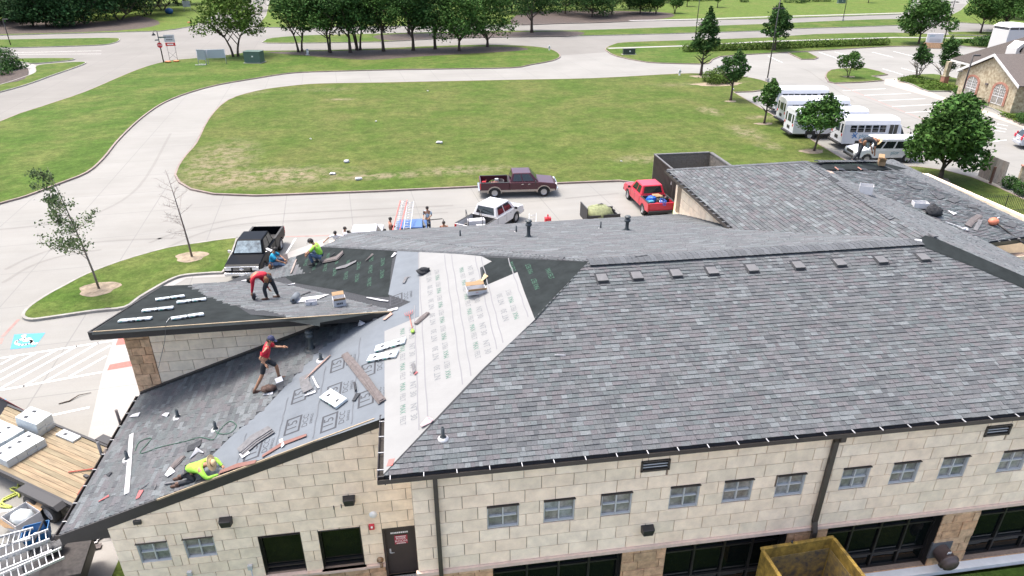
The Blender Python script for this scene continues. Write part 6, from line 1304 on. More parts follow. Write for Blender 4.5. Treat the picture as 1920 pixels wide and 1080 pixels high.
# on the ground beyond the roof
def behind(px, py, rot, label, J, *a, zt=1.62, **k):
    g = G(px, py, zt); person((g.x, g.y, 0), rot, label, J, *a, **k)
behind(630, 436, R(-95), 'person in white T-shirt and jeans with arms spread just beyond the roof corner', standing(chest=(.16, 0, 1.22), neck=(.22, 0, 1.38), head=(.27, 0, 1.50), elL=(.2, .42, 1.18), elR=(.2, -.42, 1.18), haL=(.35, .60, 1.0), haR=(.3, -.62, 1.02), shL=(.17, .2, 1.32), shR=(.17, -.2, 1.32)), M_WHT, M_JEAN, zt=1.5)
behind(646, 431, R(20), 'dark-haired head showing above the roof edge beside the person in white', standing(), M_WHT, M_JEAN)
behind(731, 413, R(10), 'person half hidden behind the red ladder', standing(), M_REDT, M_JEAN)
behind(801, 392, R(-100), 'person in pale blue shirt standing inside the open door of the blue pickup', standing(haL=(.35, .1, 1.05), haR=(.3, -.2, 1.0)), M_LBLU, M_JEAN)
behind(832, 420, R(-90), 'person facing the roof with only head and shoulders showing right of the open door', standing(), M_REDT, M_JEAN)
# ------------------------------------------------------------ things lying on the roofs
M_WRAP = mat('pale_mint_bundle_wrap', (.46, .50, .51), .5, var=.06, vscale=5); M_WRAPG = mat('green_wrap_print', (.05, .28, .20), .5); M_SHBR = mat('brown_grey_scrap_shingle', (.115, .10, .098), .95, var=.25, vscale=9, bump=.3, bscale=60); M_SHGR = mat('grey_scrap_shingle', (.13, .13, .135), .95, var=.25, vscale=9, bump=.3, bscale=60); M_PAPER = mat('white_release_paper', (.50, .50, .52), .6, var=.05, vscale=4); M_REDP = mat('pink_red_scrap', (.34, .10, .10), .8, var=.2, vscale=9)
def item(name, label, cat, F, parts, group=None):
    t = thing(name, label, cat, M=F, group=group)
    for pr in parts:
        nm, mt, fn = pr[:3]; mb = MB(); fn(mb); mb.build(nm, mt, t, world=False, bevel=pr[3] if len(pr) > 3 else 0)
    return t
def on(fn, n, a, b, off=0.03):
    A, B = fn(*a, off), fn(*b, off); return frame((A + B) / 2, B - A, n), (B - A).length
def bundle(fn, n, a, b, label, wd=.33, h=.07, group='wrapped shingle bundles waiting on the roof', open_=0):
    F, L_ = on(fn, n, a, b); L_ = max(.7, min(1.02, L_)); x = L_ / 4
    pp = [('wrapped_half', M_WRAP, lambda mb: mb.box((-x - .004, 0, h / 2), (L_ / 2 - .012, wd, h)), .018), ('wrapped_half', M_WRAP, lambda mb: mb.box((x + .004, 0, h / 2 + .006), (L_ / 2 - .012, wd * .97, h)), .018)]
    pp += [('wrap_print', M_DKPRINT, lambda mb: (mb.add([(-x - .06, -.08, h + .001), (-x + .07, -.05, h + .001), (-x + .04, .06, h + .001), (-x - .05, .05, h + .001)], [(0, 1, 2, 3)]), mb.add([(x - .02, -.06, h + .008), (x + .1, -.06, h + .008), (x + .09, .04, h + .008), (x - .01, .05, h + .008)], [(0, 1, 2, 3)])))]
    pp += [('wrap_edge_print', M_WRAPG, lambda mb: [mb.box((k, -wd / 2 - .001, h * .5), (.07, .006, h * .5)) for k in (-x * 1.6, x * .5)]), ('wrap_edge_band', M_BLKM, lambda mb: [mb.box((k, -wd / 2 - .001, h * .5), (.1, .006, h * .55)) for k in (-x * .6, x * 1.1, -.02)])]
    return item('shingle_bundle', label, 'shingle bundle', F, pp, group)
for a, b, l in [((218, 604), (290, 598), 'wrapped shingle bundle nearest the left tip of the upper left roof'), ((316, 600), (387, 590), 'wrapped shingle bundle on the front fascia edge, cord trailing from it'), ((262, 585), (330, 578), 'white wrapped bundle lying alone in the middle of the five on the upper left roof'), ((288, 564), (350, 556), 'opened wrapped bundle farthest up the upper left roof'), ((328, 569), (390, 562), 'wrapped shingle bundle nearest the laid shingles on the upper left roof')]: bundle(onU, NU_, a, b, l, wd=.30)
bundle(onP, NP_, (702, 657), (764, 639), 'upper of two white shingle bundles straddling grey and white felt'); bundle(onP, NP_, (686, 675), (752, 664), 'lower of two white shingle bundles straddling grey and white felt')
bundle(onP, NP_, (606, 737), (648, 763), 'white shingle bundle alone on the grey felt with printed wrap', wd=.42, h=.09)
# loose scrap: lengths of shingle and strips
def scrap(fn, n, pts, label, name='shingle_strip', cat='shingle scrap', m=None, wd=.16, off=.035, h=.012, curl=0.03, group=None, n2=1):
    P = [fn(x, y, off) for x, y in pts]; c = sum(P, Vector()) / len(P); F = frame(c, P[-1] - P[0], n); Fi = F.inverted(); Q = [Fi @ p for p in P]
    def f(mb):
        k = len(Q)
        for j in range(n2):
            dz = j * (h + .008); dy = j * wd * .22; L_ = [q + Vector((0, wd / 2 + dy, dz + curl * (i % 2))) for i, q in enumerate(Q)]; R_ = [q + Vector((0, -wd / 2 + dy, dz + curl * ((i + 1) % 2) * .4)) for i, q in enumerate(Q)]; u = Vector((0, 0, h))
            for i in range(k - 1): mb.hexa([R_[i], R_[i + 1], L_[i + 1], L_[i], R_[i] + u, R_[i + 1] + u, L_[i + 1] + u, L_[i] + u])
    return item(name, label, cat, F, [('strip', m or M_SHBR, f)])
sc = lambda *a, **k: scrap(onP, NP_, *a, **k)
sc([(645, 665), (680, 710), (716, 755)], 'long brown ridge shingle strip lying on the grey felt, left of its twin', wd=.2, n2=2); sc([(658, 672), (690, 712), (716, 750)], 'long brown ridge shingle strip crossing its twin on the grey felt', wd=.14, off=.08)
sc([(573, 712), (596, 690), (620, 667)], 'thin brown wooden-looking strip along the edge of the laid shingles', wd=.05, h=.03, m=mat('brown_drip_strip', (.26, .18, .15), .8))
sc([(570, 705), (572, 720), (578, 733)], 'grey shingle piece folded at the foot of the thin strip', m=M_SHGR, wd=.3); sc([(572, 742), (592, 735)], 'curled white release paper below the folded shingle', m=M_PAPER, wd=.06, name='release_paper', cat='paper strip'); sc([(586, 706), (594, 722), (598, 728)], 'narrow white paper curl on grey felt beside the folded shingle', m=M_PAPER, wd=.05, name='release_paper', cat='paper strip')
sc([(780, 608), (792, 598), (804, 587)], 'doubled shingle strip on the white felt below the dark jacket', wd=.14, n2=2); sc([(774, 682), (777, 699)], 'short dark shingle tab on the white felt', wd=.09, m=M_SHGR); sc([(777, 703), (783, 698)], 'red scrap beside the short tab on the white felt', m=M_REDP, wd=.05, name='red_scrap')
sc([(663, 752), (672, 738)], 'dark torn shingle corner on grey felt', m=M_SHDK, wd=.12); sc([(665, 718), (668, 734)], 'black upright tube end lying by the torn corner', m=M_BLKM, wd=.06, h=.04)
sc([(757, 531), (762, 521), (768, 519)], 'dark shingle scrap on the upper grey felt strip', m=M_SHGR, wd=.12)
sc([(453, 852), (480, 828), (512, 808)], 'white-edged shingle stack on the grey felt near the kneeling worker', m=M_SHGR, wd=.3, n2=3, h=.02); sc([(452, 856), (466, 846)], 'white paper under the shingle stack near the eave', m=M_PAPER, wd=.28, name='release_paper', cat='paper strip')
sc([(492, 856), (530, 833), (575, 816)], 'reddish brown strip bent along the near eave of the grey felt', m=mat('red_brown_strip', (.17, .085, .07), .85), wd=.12); sc([(412, 886), (445, 874), (480, 866)], 'reddish strip lying flat at the roof edge right of the kneeling worker', m=mat('red_brown_strip', (.17, .085, .07), .85), wd=.14)
sc([(527, 824), (531, 838)], 'small white torn scrap on the near grey felt', m=M_PAPER, wd=.1, name='release_paper', cat='paper strip')
sc([(318, 884), (334, 868), (346, 856)], 'brown strip pair beside the kneeling worker, near end on white wrap', wd=.16, n2=2); sc([(312, 893), (326, 882)], 'crumpled white wrap behind the kneeling worker', m=M_PAPER, wd=.25, curl=.08, name='plastic_wrap', cat='wrapping'); sc([(310, 908), (356, 902)], 'thin grey bar at the feet of the kneeling worker', m=M_SHGR, wd=.05, h=.03, name='pry_bar', cat='bar')
sc([(352, 842), (366, 838), (378, 830)], 'dark square shingle upslope of the kneeling worker', m=M_SHDK, wd=.3, h=.02); sc([(356, 862), (372, 846), (382, 850)], 'curled white plastic upslope of the kneeling worker', m=M_PAPER, wd=.09, curl=.12, name='plastic_wrap', cat='wrapping')
sc([(185, 941), (205, 930)], 'red-brown shingle sliver near the lower left eave', m=M_REDP, wd=.05); sc([(258, 935), (266, 920)], 'red and pink torn scrap on the lower left roof', m=M_REDP, wd=.12); sc([(258, 922), (280, 906)], 'dark thin strip above the red torn scrap', m=M_SHGR, wd=.04); sc([(203, 888), (208, 890)], 'dark round scrap on the lower left roof', m=M_SHDK, wd=.14); sc([(290, 918), (294, 908)], 'thin dark sliver right of the torn scrap', m=M_SHGR, wd=.03)
sc([(238, 926), (242, 880), (247, 814)], 'long white metal flashing standing along the slope on the lower left roof', m=M_STRAP, wd=.14, h=.02, curl=0, name='metal_flashing', cat='flashing')
sc([(675, 612), (681, 606)], 'crumpled white paper ball at the top of the shingle line', m=M_PAPER, wd=.2, curl=.12, name='paper_ball', cat='paper'); sc([(628, 474), (620, 482)], 'dark shingle edge behind the squatting worker', m=M_SHDK, wd=.05)
sc([(604, 492), (632, 486), (644, 474)], 'raised shingle stack right of the squatting worker', m=M_SHBR, wd=.28, n2=2, h=.02); sc([(630, 504), (648, 500), (668, 490)], 'loose grey shingle on the black felt below the stack', m=M_SHGR, wd=.2, curl=.04); sc([(686, 489), (700, 477)], 'folded shingle sliver on the black felt near the ridge', m=M_SHBR, wd=.06, curl=.05)
sc([(546, 513), (552, 498), (556, 487)], 'pale wooden batten at the edge of the black felt', m=mat('pale_batten', (.24, .20, .18), .8), wd=.07, h=.03); sc([(735, 482), (742, 475)], 'white torn paper at the top of the grey felt strip', m=M_PAPER, wd=.12, name='release_paper', cat='paper strip')
sc([(688, 558), (712, 563), (728, 565)], 'row of white release paper curls along the shingle edge', m=M_PAPER, wd=.05, name='release_paper', cat='paper strip'); sc([(722, 584), (746, 579)], 'white paper strip where the two left roofs meet', m=M_PAPER, wd=.1, name='release_paper', cat='paper strip'); sc([(720, 600), (735, 588)], 'pink and brown scrap below the meeting of the two left roofs', m=mat('pinkish_scrap', (.35, .22, .18), .8), wd=.12)
sc([(500, 466), (510, 471)], 'white paper scrap at the upper edge behind the black pickup', m=M_PAPER, wd=.1, name='release_paper', cat='paper strip')
sc([(246, 780), (262, 778)], 'white plastic cup shape at the upper left gutter', m=M_PAPER, wd=.14, curl=.05, name='plastic_wrap', cat='wrapping'); sc([(307, 777), (316, 779)], 'white plastic ring on the lower left roof below the pipe', m=M_PAPER, wd=.14, curl=.05, name='plastic_wrap', cat='wrapping'); sc([(494, 740), (512, 738)], 'white paper beside the brown bag at the walker\'s feet', m=M_PAPER, wd=.08, name='release_paper', cat='paper strip')
su = lambda *a, **k: scrap(onU, NU_, *a, **k)
su([(538, 535), (560, 532)], 'white cross-shaped paper scrap on the upper left roof', m=M_PAPER, wd=.07, curl=.05, name='release_paper', cat='paper strip'); su([(453, 527), (464, 527)], 'white scrap at the back edge of the upper left roof', m=M_PAPER, wd=.08, curl=.06, name='paper_ball', cat='paper'); su([(560, 556), (582, 548)], 'dark strip behind the roll of white felt', m=M_SHDK, wd=.05)
# roll of felt with its loose sheet, boxes
F, L_ = on(onU, NU_, (548, 573), (560, 556))
item('felt_roll', 'part-used roll of pale membrane with loose sheet on the upper left roof', 'roll', F, [('roll', M_GREYFELT, lambda mb: mb.lathe([(.001, -.45), (.12, -.45), (.125, 0), (.12, .45), (.001, .45)], c=(0, 0, .13), M=Matrix.Rotation(R(90), 3, 'Y'), seg=18)), ('roll_core', M_BLKM, lambda mb: mb.lathe([(.001, -.456), (.05, -.456)], c=(0, 0, .13), M=Matrix.Rotation(R(90), 3, 'Y'), seg=12)), ('loose_sheet', M_PAPER, lambda mb: mb.add([(-.42, -.05, .015), (.42, -.05, .015), (.6, -1.15, .05), (.0, -.8, .02)], [(0, 3, 2, 1)]))])
def cbox(F, label, w_, d_, h_, m=None, flaps=True, name='cardboard_box', cont=None, print_=None, ink=None):
    m = m or M_WCARD; t_ = .012; pp = [('box_bottom', m, lambda mb: mb.box((0, 0, .01), (w_ - .02, d_ - .02, .012)))]
    for (c, d) in (((0, -d_ / 2, h_ / 2), (w_, t_, h_)), ((0, d_ / 2, h_ / 2), (w_, t_, h_)), ((-w_ / 2, 0, h_ / 2), (t_, d_ - .02, h_)), ((w_ / 2, 0, h_ / 2), (t_, d_ - .02, h_))): pp.append(('box_side', m, lambda mb, c=c, d=d: mb.box(c, d)))
    if flaps:
        for s, an in ((1, 28), (-1, 50)): pp.append(('flap', M_CARD, lambda mb, s=s, an=an: mb.box((0, s * (d_ / 2 + d_ * .2), h_ + .05), (w_ * .96, d_ * .45, .01), Matrix.Rotation(R(s * an), 3, 'X'))))
    if cont: pp.append(('contents', cont, lambda mb: mb.ball((0, 0, h_ * .7), (w_ * .42, d_ * .42, h_ * .4), seg=12, rings=8, jit=.15)))
    if print_: pp.append(('box_print', ink or M_DKPRINT, lambda mb: mb.merge(text_mb(print_, h_ * .35), frame((0, -d_ / 2 - .008, h_ / 2), (1, 0, 0), (0, -1, 0)))))
    return item(name, label, 'box', F, pp)
flatF = lambda p, rot: TM(p, R(rot))
cbox(flatF(onU(637, 572, .04), 12), 'open white carton with brown inside on the upper left roof', .42, .36, .30, print_='|4'); cbox(flatF(onU(584, 571, .04), 6), 'small white box beside the felt roll', .38, .22, .17, flaps=False, print_='|2')
cbox(flatF(onP(893, 548, .05), 6), 'white printed carton with flap open on the white felt', .62, .34, .16, print_='ABC', ink=M_SRED); 
sc([(882, 533), (903, 527)], 'brown cardboard strip above the printed carton', m=M_CARD, wd=.16, name='cardboard_strip', cat='cardboard'); sc([(904, 528), (913, 518)], 'pale cardboard flap standing beside the black felt', m=mat('pale_card', (.5, .38, .22), .8), wd=.12, curl=.1, name='cardboard_strip', cat='cardboard')
sc([(727, 868), (738, 866)], 'red printed square at the bottom corner of the white felt', m=mat('salmon_print', (.48, .12, .11), .8), wd=.22, off=.02, h=.006, curl=0, name='print_patch', cat='label')
# clothing and tools
def lump(name, label, cat, p, r, m, n=3, seed=3):
    rg = random.Random(seed); t = thing(name, label, cat, p)
    for k in range(n): mb = MB(); mb.ball((rg.uniform(-.5, .5) * r, rg.uniform(-.4, .4) * r, r * .3 + k * .03), (r * rg.uniform(.5, .9), r * rg.uniform(.4, .7), r * .42), seg=12, rings=8, jit=.22); mb.build('fold', m, t, world=False)
    return t
lump('dark_jacket', 'crumpled dark jacket on the white felt near the ridge', 'jacket', onP(790, 514, .03), .26, M_BLKC, 3, 5)
lump('tool_bag', 'open brown tool bag behind the walking worker', 'bag', onP(506, 735, .03), .22, mat('dark_leather', (.07, .04, .03), .8, var=.4, vscale=14), 4, 6)
lump('tool_bag', 'black tool bag with red trim on the far right roof', 'bag', onR2(1752, 402, .03), .42, M_BLKC, 4, 7)
cbox(flatF(onR2(1724, 388, .03), -20), 'white box beside the black tool bag on the far right roof', .55, .4, .22, flaps=False); cbox(TM(onplane(1622, 362, N4_, C4_ + .03), R(-35)), 'white box standing on the far ridge line', .5, .42, .34, flaps=False)
cbox(TM(onR2(1652, 308, .05), R(-30)), 'tall open cardboard box at the far ridge beside the worker in black', .28, .6, .25, M_CARD, flaps=True)
s2 = lambda *a, **k: scrap(onR2, N2_, *a, **k)
for i, q in enumerate([[(1574, 330), (1582, 334)], [(1662, 330), (1680, 333)], [(1700, 345), (1715, 352), (1730, 354)], [(1745, 362), (1757, 371), (1770, 368)], [(1782, 378), (1795, 373)], [(1815, 387), (1830, 388), (1838, 394)], [(1880, 420), (1895, 424), (1900, 416)]]):
    s2(q, ['dark round shingle patch below the felt strip', 'dark shingle pieces left of the hip on the far right roof', 'dark loose shingles second from the top along the far hip', 'fan of dark shingles in the middle of the far hip', 'dark shingle half unfolded beside the fan', 'dark shingles by the fence end of the far hip', 'dark shingles beside the orange hose reel'][i], m=mat('charcoal_hip_shingle', (.062, .065, .07), .95, var=.3, vscale=8), wd=.34, curl=.02, h=.01)
s2([(1815, 425), (1825, 414), (1838, 405)], 'brown strip pair leaning left of the hose reel', wd=.2, n2=2); s2([(1828, 432), (1836, 418), (1838, 412)], 'grey-brown strip right beside the leaning pair', m=M_SHGR, wd=.16)
s2([(1772, 417), (1795, 425), (1808, 431)], 'white caulk stick pointing at the crumpled cloth', m=M_STRAP, wd=.06, h=.04, curl=0, name='metal_rod', cat='rod'); lump('white_cloth', 'crumpled white cloth at the end of the white stick', 'cloth', onR2(1811, 432, .02), .14, M_PAPER, 2, 9)
s2([(1778, 396), (1790, 403)], 'white hat-shaped plastic on the far right roof', m=M_PAPER, wd=.14, curl=.08, name='plastic_wrap', cat='wrapping')
F = TM(onR2(1861, 421, .05)); item('hose_reel', 'orange hose reel with dark hose running down to the gutter', 'hose reel', F, [('reel', mat('orange_plastic', (.50, .16, .09), .5), lambda mb: mb.ball((0, 0, .14), (.22, .18, .16), seg=14, rings=8, jit=.1)), ('handle', M_PAPER, lambda mb: mb.tube([(.1, .05, .2), (.3, .1, .26), (.34, .1, .18)], .03, 6)), ('hose', M_BLKM, lambda mb: mb.tube([(.05, -.1, .1), (.2, -.5, -.05), (.42, -1.0, -.3), (.5, -1.25, -.35)], .045, 7))])
s1 = lambda fn, *a, **k: scrap(fn, N1_, *a, **k)
item('plywood_strip', 'pale plywood strip at the corner of the far felt patch', 'board', frame(onR2(1548, 322, .03), (1, 0, 0), N2_), [('board', mat('pinkish_plywood', (.38, .27, .22), .9), lambda mb: mb.box((0, 0, .01), (.75, .22, .02)))])
scrap(onR1, N1_, [(1556, 332), (1570, 341)], 'black gap of lifted shingle left of the far ridge', m=M_SHDK, wd=.14, h=.02, curl=.03)
for i, q in enumerate([[(1742, 440), (1754, 446)], [(1770, 455), (1788, 463)]]): scrap(lambda x, y, o: onplane(x, y, N4_, C4_ + o), N4_, q, ['raised dark cap shingle at the top of the front hip', 'raised dark cap shingle second down the front hip'][i], m=M_VENT, wd=.3, h=.05, curl=.03)
scrap(onM, NM_, [(1715, 450), (1728, 452)], 'white torn strip where the ridge meets the front hip', m=M_PAPER, wd=.07, name='release_paper', cat='paper strip'); scrap(onM, NM_, [(1040, 666), (1060, 667)], 'tiny white sliver on the main slope', m=M_PAPER, wd=.02, name='release_paper', cat='paper strip')
scrap(onQ, NQ_, [(1190, 483), (1214, 481)], 'thin dark curl on the ridge between vents', m=M_SHDK, wd=.06, curl=.05); scrap(onP, NP_, [(790, 800), (806, 790), (812, 787)], 'curled pink-edged felt flap at the hip', m=mat('pink_edge', (.42, .30, .31), .8), wd=.16, curl=.1, name='felt_flap', cat='felt')
# wooden pitch fork shaped rake, hoses, nail gun
F, L_ = on(onP, NP_, (775, 623), (768, 592)); item('rake', 'small rake with green head lying on the white felt', 'rake', F, [('handle', mat('red_brown_handle', (.3, .10, .07), .6), lambda mb: mb.tube([(-L_ / 2, 0, .03), (L_ / 2, 0, .03)], .016, 6)), ('tines', M_REDP, lambda mb: [mb.tube([(L_ / 2 - .02, 0, .03), (L_ / 2 + .06, k * .06, .03), (L_ / 2 + .26, k * .07, .03)], .009, 5) for k in (-2, -1, 0, 1, 2)]), ('grip', mat('green_grip', (.22, .38, .05), .6), lambda mb: mb.ball((-L_ / 2, 0, .05), (.1, .07, .06), seg=8, rings=6, jit=.2))])
def hose(fn, px, label, m, r=.013, off=.04, wob=0):
    P = [fn(x, y, off) for x, y in cat_rom(px, 5, False)]; c = P[0]; t = thing('air_hose', label, 'hose', c); mb = MB(); mb.tube(P, r, 6); mb.build('hose', m, t)
hose(onP, [(253, 846), (262, 828), (284, 822), (262, 850), (300, 838), (345, 828), (375, 820), (400, 824), (412, 806), (430, 790), (443, 798), (430, 812), (408, 812), (402, 800)], 'thin green air hose looping across the lower left roof', mat('green_hose', (.03, .09, .06), .5))
hose(onU, [(318, 596), (312, 604)], 'short end of cord by the fascia bundle', M_SILV, r=.008)
t = thing('cord', 'thin cord hanging from the fascia down the stone wall', 'cord', YP(312, 612, 20.4)); mb = MB(); mb.tube([YP(311, 607, 20.45), YP(309, 640, 20.45), YP(303, 665, 21.3), YP(297, 690, 21.4)], .008, 5); mb.build('cord', M_VENT, t)
item('nail_gun', 'black nail gun under the hand of the bent-over worker', 'nail gun', TM(onU(478, 561, .03)), [('body', M_BLKM, lambda mb: (mb.box((0, 0, .12), (.10, .28, .1)), mb.lathe([(0, .16), (.07, .16), (.07, -.02), (.04, -.1)], c=(0, -.12, .14), seg=10))), ('magazine', M_SILV, lambda mb: mb.lathe([(0, .03), (.08, .03), (.08, -.03), (0, -.03)], c=(0, .12, .08), seg=12))])
item('shingle_piece', 'brown shingle held up at the roof edge by the sitting worker', 'shingle', frame(onP(533, 487, .12), (1, 0, .2), (0, -.7, .7)), [('shingle', M_SHBR, lambda mb: mb.box((0, 0, 0), (.34, .5, .02)))])
item('shingle_piece', 'small white sheet in the hand of the walking worker', 'paper', frame(onP(523, 712, 1.15), (1, .3, .2), (0, -.8, .6)), [('sheet', M_PAPER, lambda mb: mb.box((0, 0, 0), (.2, .14, .01)))])
# ------------------------------------------------------------ lower left corner: trailer, work truck, boxes, bin
M_DECK = mat('new_pine_decking', (.25, .21, .14), .85, var=.35, vscale=2.2, rnd=.25, stretch=(.5, 7, 1), detail=6)
def gz(px, py, z): return G(px, py, z)
za = .78; v = (G(0, 880, za) - G(148, 950, za)); v.z = 0; v.normalize(); c = G(148, 950, za) - v * 1.0; t = thing('flatbed_trailer', 'black flatbed trailer with new pine deck and tandem wheels left of the building', 'trailer', (c.x, c.y, 0), math.atan2(v.y, v.x))
P = lambda mb, nm, mt, par=None, **k: mb.build(nm, mt, par or t, world=False, **k)
LT, WT = 8.6, 2.34
for k in range(13):
    mb = MB(); mb.box((LT / 2, -WT * (k + .5) / 13, za - .02 + random.uniform(-.003, .003)), (LT - .1, WT / 13 - .012, .04)); P(mb, 'deck_plank', M_DECK)
for s in (0, 1): mb = MB(); mb.box((LT / 2, -WT * s + (.05 if s == 0 else -.05), za - .06), (LT, .09, .2)); P(mb, 'side_rail', M_BLKM)
mb = MB(); mb.box((0, -WT / 2, za - .06), (.1, WT + .18, .2)); P(mb, 'rear_rail', M_BLKM)
for s, y in ((0, .25), (1, -WT - .25)):
    mb = MB(); mb.hexa([(1.45, y - .17, za - .06), (3.7, y - .17, za - .06), (3.7, y + .17, za - .06), (1.45, y + .17, za - .06), (1.65, y - .17, za + .08), (3.5, y - .17, za + .08), (3.5, y + .17, za + .08), (1.65, y + .17, za + .08)]); P(mb, 'fender', M_BLKM, bevel=.02)
    for x in (2.1, 3.02): wheel(t, x, y + (.06 if s == 0 else -.06), .36, .24, M_RIMW)
rg_ = thing('loading_ramp', 'fold-down slatted ramp gate lying at the tail of the flatbed trailer', 'ramp', M=MW[t.name] @ Matrix.Translation((.5, -.15, za + .05)))
for k in range(6): mb = MB(); mb.box((.1 + k * .16, -WT / 2 + .2, .04 + k * .02), (.05, WT * .72 - k * .12, .03), Matrix.Rotation(R(12), 3, 'Z')); mb.build('ramp_bar', M_WOODF if k % 2 else M_VENT, rg_, world=False)
for y in (-.5, -1.6): mb = MB(); mb.box((.5, y, .07), (1.1, .04, .03), Matrix.Rotation(R(12), 3, 'Z')); mb.build('ramp_cross_bar', M_BLKM, rg_, world=False)
sp = thing('ratchet_strap', 'rust-red ratchet strap lying across the trailer deck', 'strap', M=MW[t.name] @ Matrix.Translation((1.9, -1.0, za + .02))); mb = MB(); mb.box((.4, -.25, .03), (1.2, .05, .02), Matrix.Rotation(R(38), 3, 'Z')); mb.box((-.2, .3, .03), (.9, .05, .02), Matrix.Rotation(R(-60), 3, 'Z')); mb.build('strap', mat('rust_red_strap', (.25, .05, .03), .8), sp, world=False); mb = MB(); mb.box((.1, 0, .05), (.2, .1, .07)); mb.build('ratchet', M_BLKM, sp, world=False)
def pallet(x, y, nx, ny, nz, label, rot=0, tilt=0, sz=(.98, .34, .075)):
    q = thing('shingle_pallet', label, 'stack of bundles', M=MW[t.name] @ Matrix.Translation((x, y, za + .01)) @ Matrix.Rotation(rot, 4, 'Z') @ Matrix.Rotation(tilt, 4, 'Y'))
    for k in range(nz):
        for i in range(nx):
            for j in range(ny):
                mb = MB(); mb.box((i * sz[0] + random.uniform(-.02, .02), j * sz[1], sz[2] * (k + .5)), (sz[0] - .02, sz[1] - .012, sz[2] - .004)); mb.build('bundle', M_WRAP, q, world=False)
                if k == nz - 1: mb = MB(); mb.box((i * sz[0] + .15, j * sz[1], sz[2] * (k + 1) + .002), (.14, .12, .006), Matrix.Rotation(R(20), 3, 'Z')); mb.build('bundle_print', M_DKPRINT, q, world=False)
    return q
pallet(5.35, -1.35, 1, 4, 4, 'stack of wrapped bundles on the near side of the trailer deck'); pallet(6.4, -1.3, 2, 4, 5, 'taller stack of pale bundles farther along the trailer at the picture edge'); pallet(4.6, -2.15, 1, 1, 1, 'single white bundle against the far rail of the trailer deck'); pallet(6.1, -2.1, 1, 2, 9, 'leaning pile of grey-edged bundles in the middle of the trailer', R(8), R(-8))
t = thing('equipment_hood', 'black machine hood with red edge at the left picture edge beyond the trailer', 'machine', G(2, 806, .0)); mb = MB(); mb.hexa([(-1.6, -.7, 0), (1.0, -.7, .1), (.6, .9, .1), (-1.6, .9, 0), (-1.6, -.6, 1.35), (-.1, -.6, 1.2), (-.2, .7, 1.2), (-1.6, .7, 1.35)]); mb.build('hood', M_BLKM, t, world=False, bevel=.05)
mb = MB(); mb.tube([(.98, -.68, .14), (-.08, -.58, 1.22), (-.18, .68, 1.22), (.58, .88, .14)], .025, 6); mb.build('red_edge', M_REDP, t, world=False)
cbox(TM(G(48, 985, 0), R(-38)), 'large open carton full of white plastic at the lower left', .85, .75, .5, M_WCARD, True, cont=M_WRAP)
t = thing('fence_debris', 'yellow-green rope bundle on the pavement beside the trailer wheels', 'rope', G(22, 935, 0)); mb = MB(); mb.tube([(.25 * math.cos(k * .8), .5 * math.sin(k * .31), .04 + .01 * (k % 3)) for k in range(26)], .035, 6); mb.tube([(0, .4, .05), (-.25, 1.2, .03), (-.5, 1.7, .03)], .03, 6); mb.build('rope', mat('yellow_green_rope', (.42, .46, .10), .8), t, world=False)
# debris stick in the stall
for a_, b_, l in (((110, 757), (171, 736), 'long crooked dark branch lying in the stall by the hatched bay'), ((183, 583), (208, 577), 'dark stick on the island grass edge near the upper left roof')):
    A, B = G(*a_, .03), G(*b_, .15 if 'island' in l else .03); t = thing('fallen_branch', l, 'branch', A); mb = MB(); m = A.lerp(B, .35) - Vector((0, .08, 0)); m2 = A.lerp(B, .6) + Vector((0, .08, .04)); mb.tube([A, m, m2, B], [.02, .03, .02, .01], 6); mb.build('branch', M_BARK, t)
# ladder truck in the lower corner
lt = thing('work_truck', 'dark work truck with ladder rack cut off by the lower left corner', 'truck', G(60, 1120, 0), R(188)); 
mb = MB(); mb.box((.7, 0, .9), (4.6, 2.0, .9)); mb.build('body', M_BLKM, lt, world=False, bevel=.05); mb = MB(); mb.box((-1.3, 0, 1.4), (1.1, 1.85, .06)); mb.build('bed_cover', mat('scuffed_black_cover', (.04, .035, .033), .8, var=.5, vscale=7), lt, world=False)
for x in (-.6, 1.9): mb = MB(); mb.tube([(x, -.9, 1.3), (x, -.9, 2.0), (x, .9, 2.0), (x, .9, 1.3)], .035, 6); mb.build('rack', M_BLKM, lt, world=False)
for s in (-1, 1):
    for x in (-.6, 2.2): wheel(lt, x, s * .95, .38, .24)
for i, (a_, b_, l) in enumerate([((96, 1023), (-60, 1085), 'aluminium ladder nearest the wall on the work truck rack'), ((92, 1002), (-60, 1060), 'aluminium ladder in the middle of the rack stack'), ((118, 1036), (-40, 1106), 'aluminium ladder lowest of the stack at the bottom edge'), ((60, 1000), (-60, 1032), 'aluminium ladder farthest from the wall on the rack')]):
    A, B = G(*a_, 2.06 + .09 * (i % 2)), G(*b_, 2.06 + .09 * (i % 2)); ladder(A, B, Vector((-(B - A).y, (B - A).x, 0)), .42, 12, l, M_ALU)
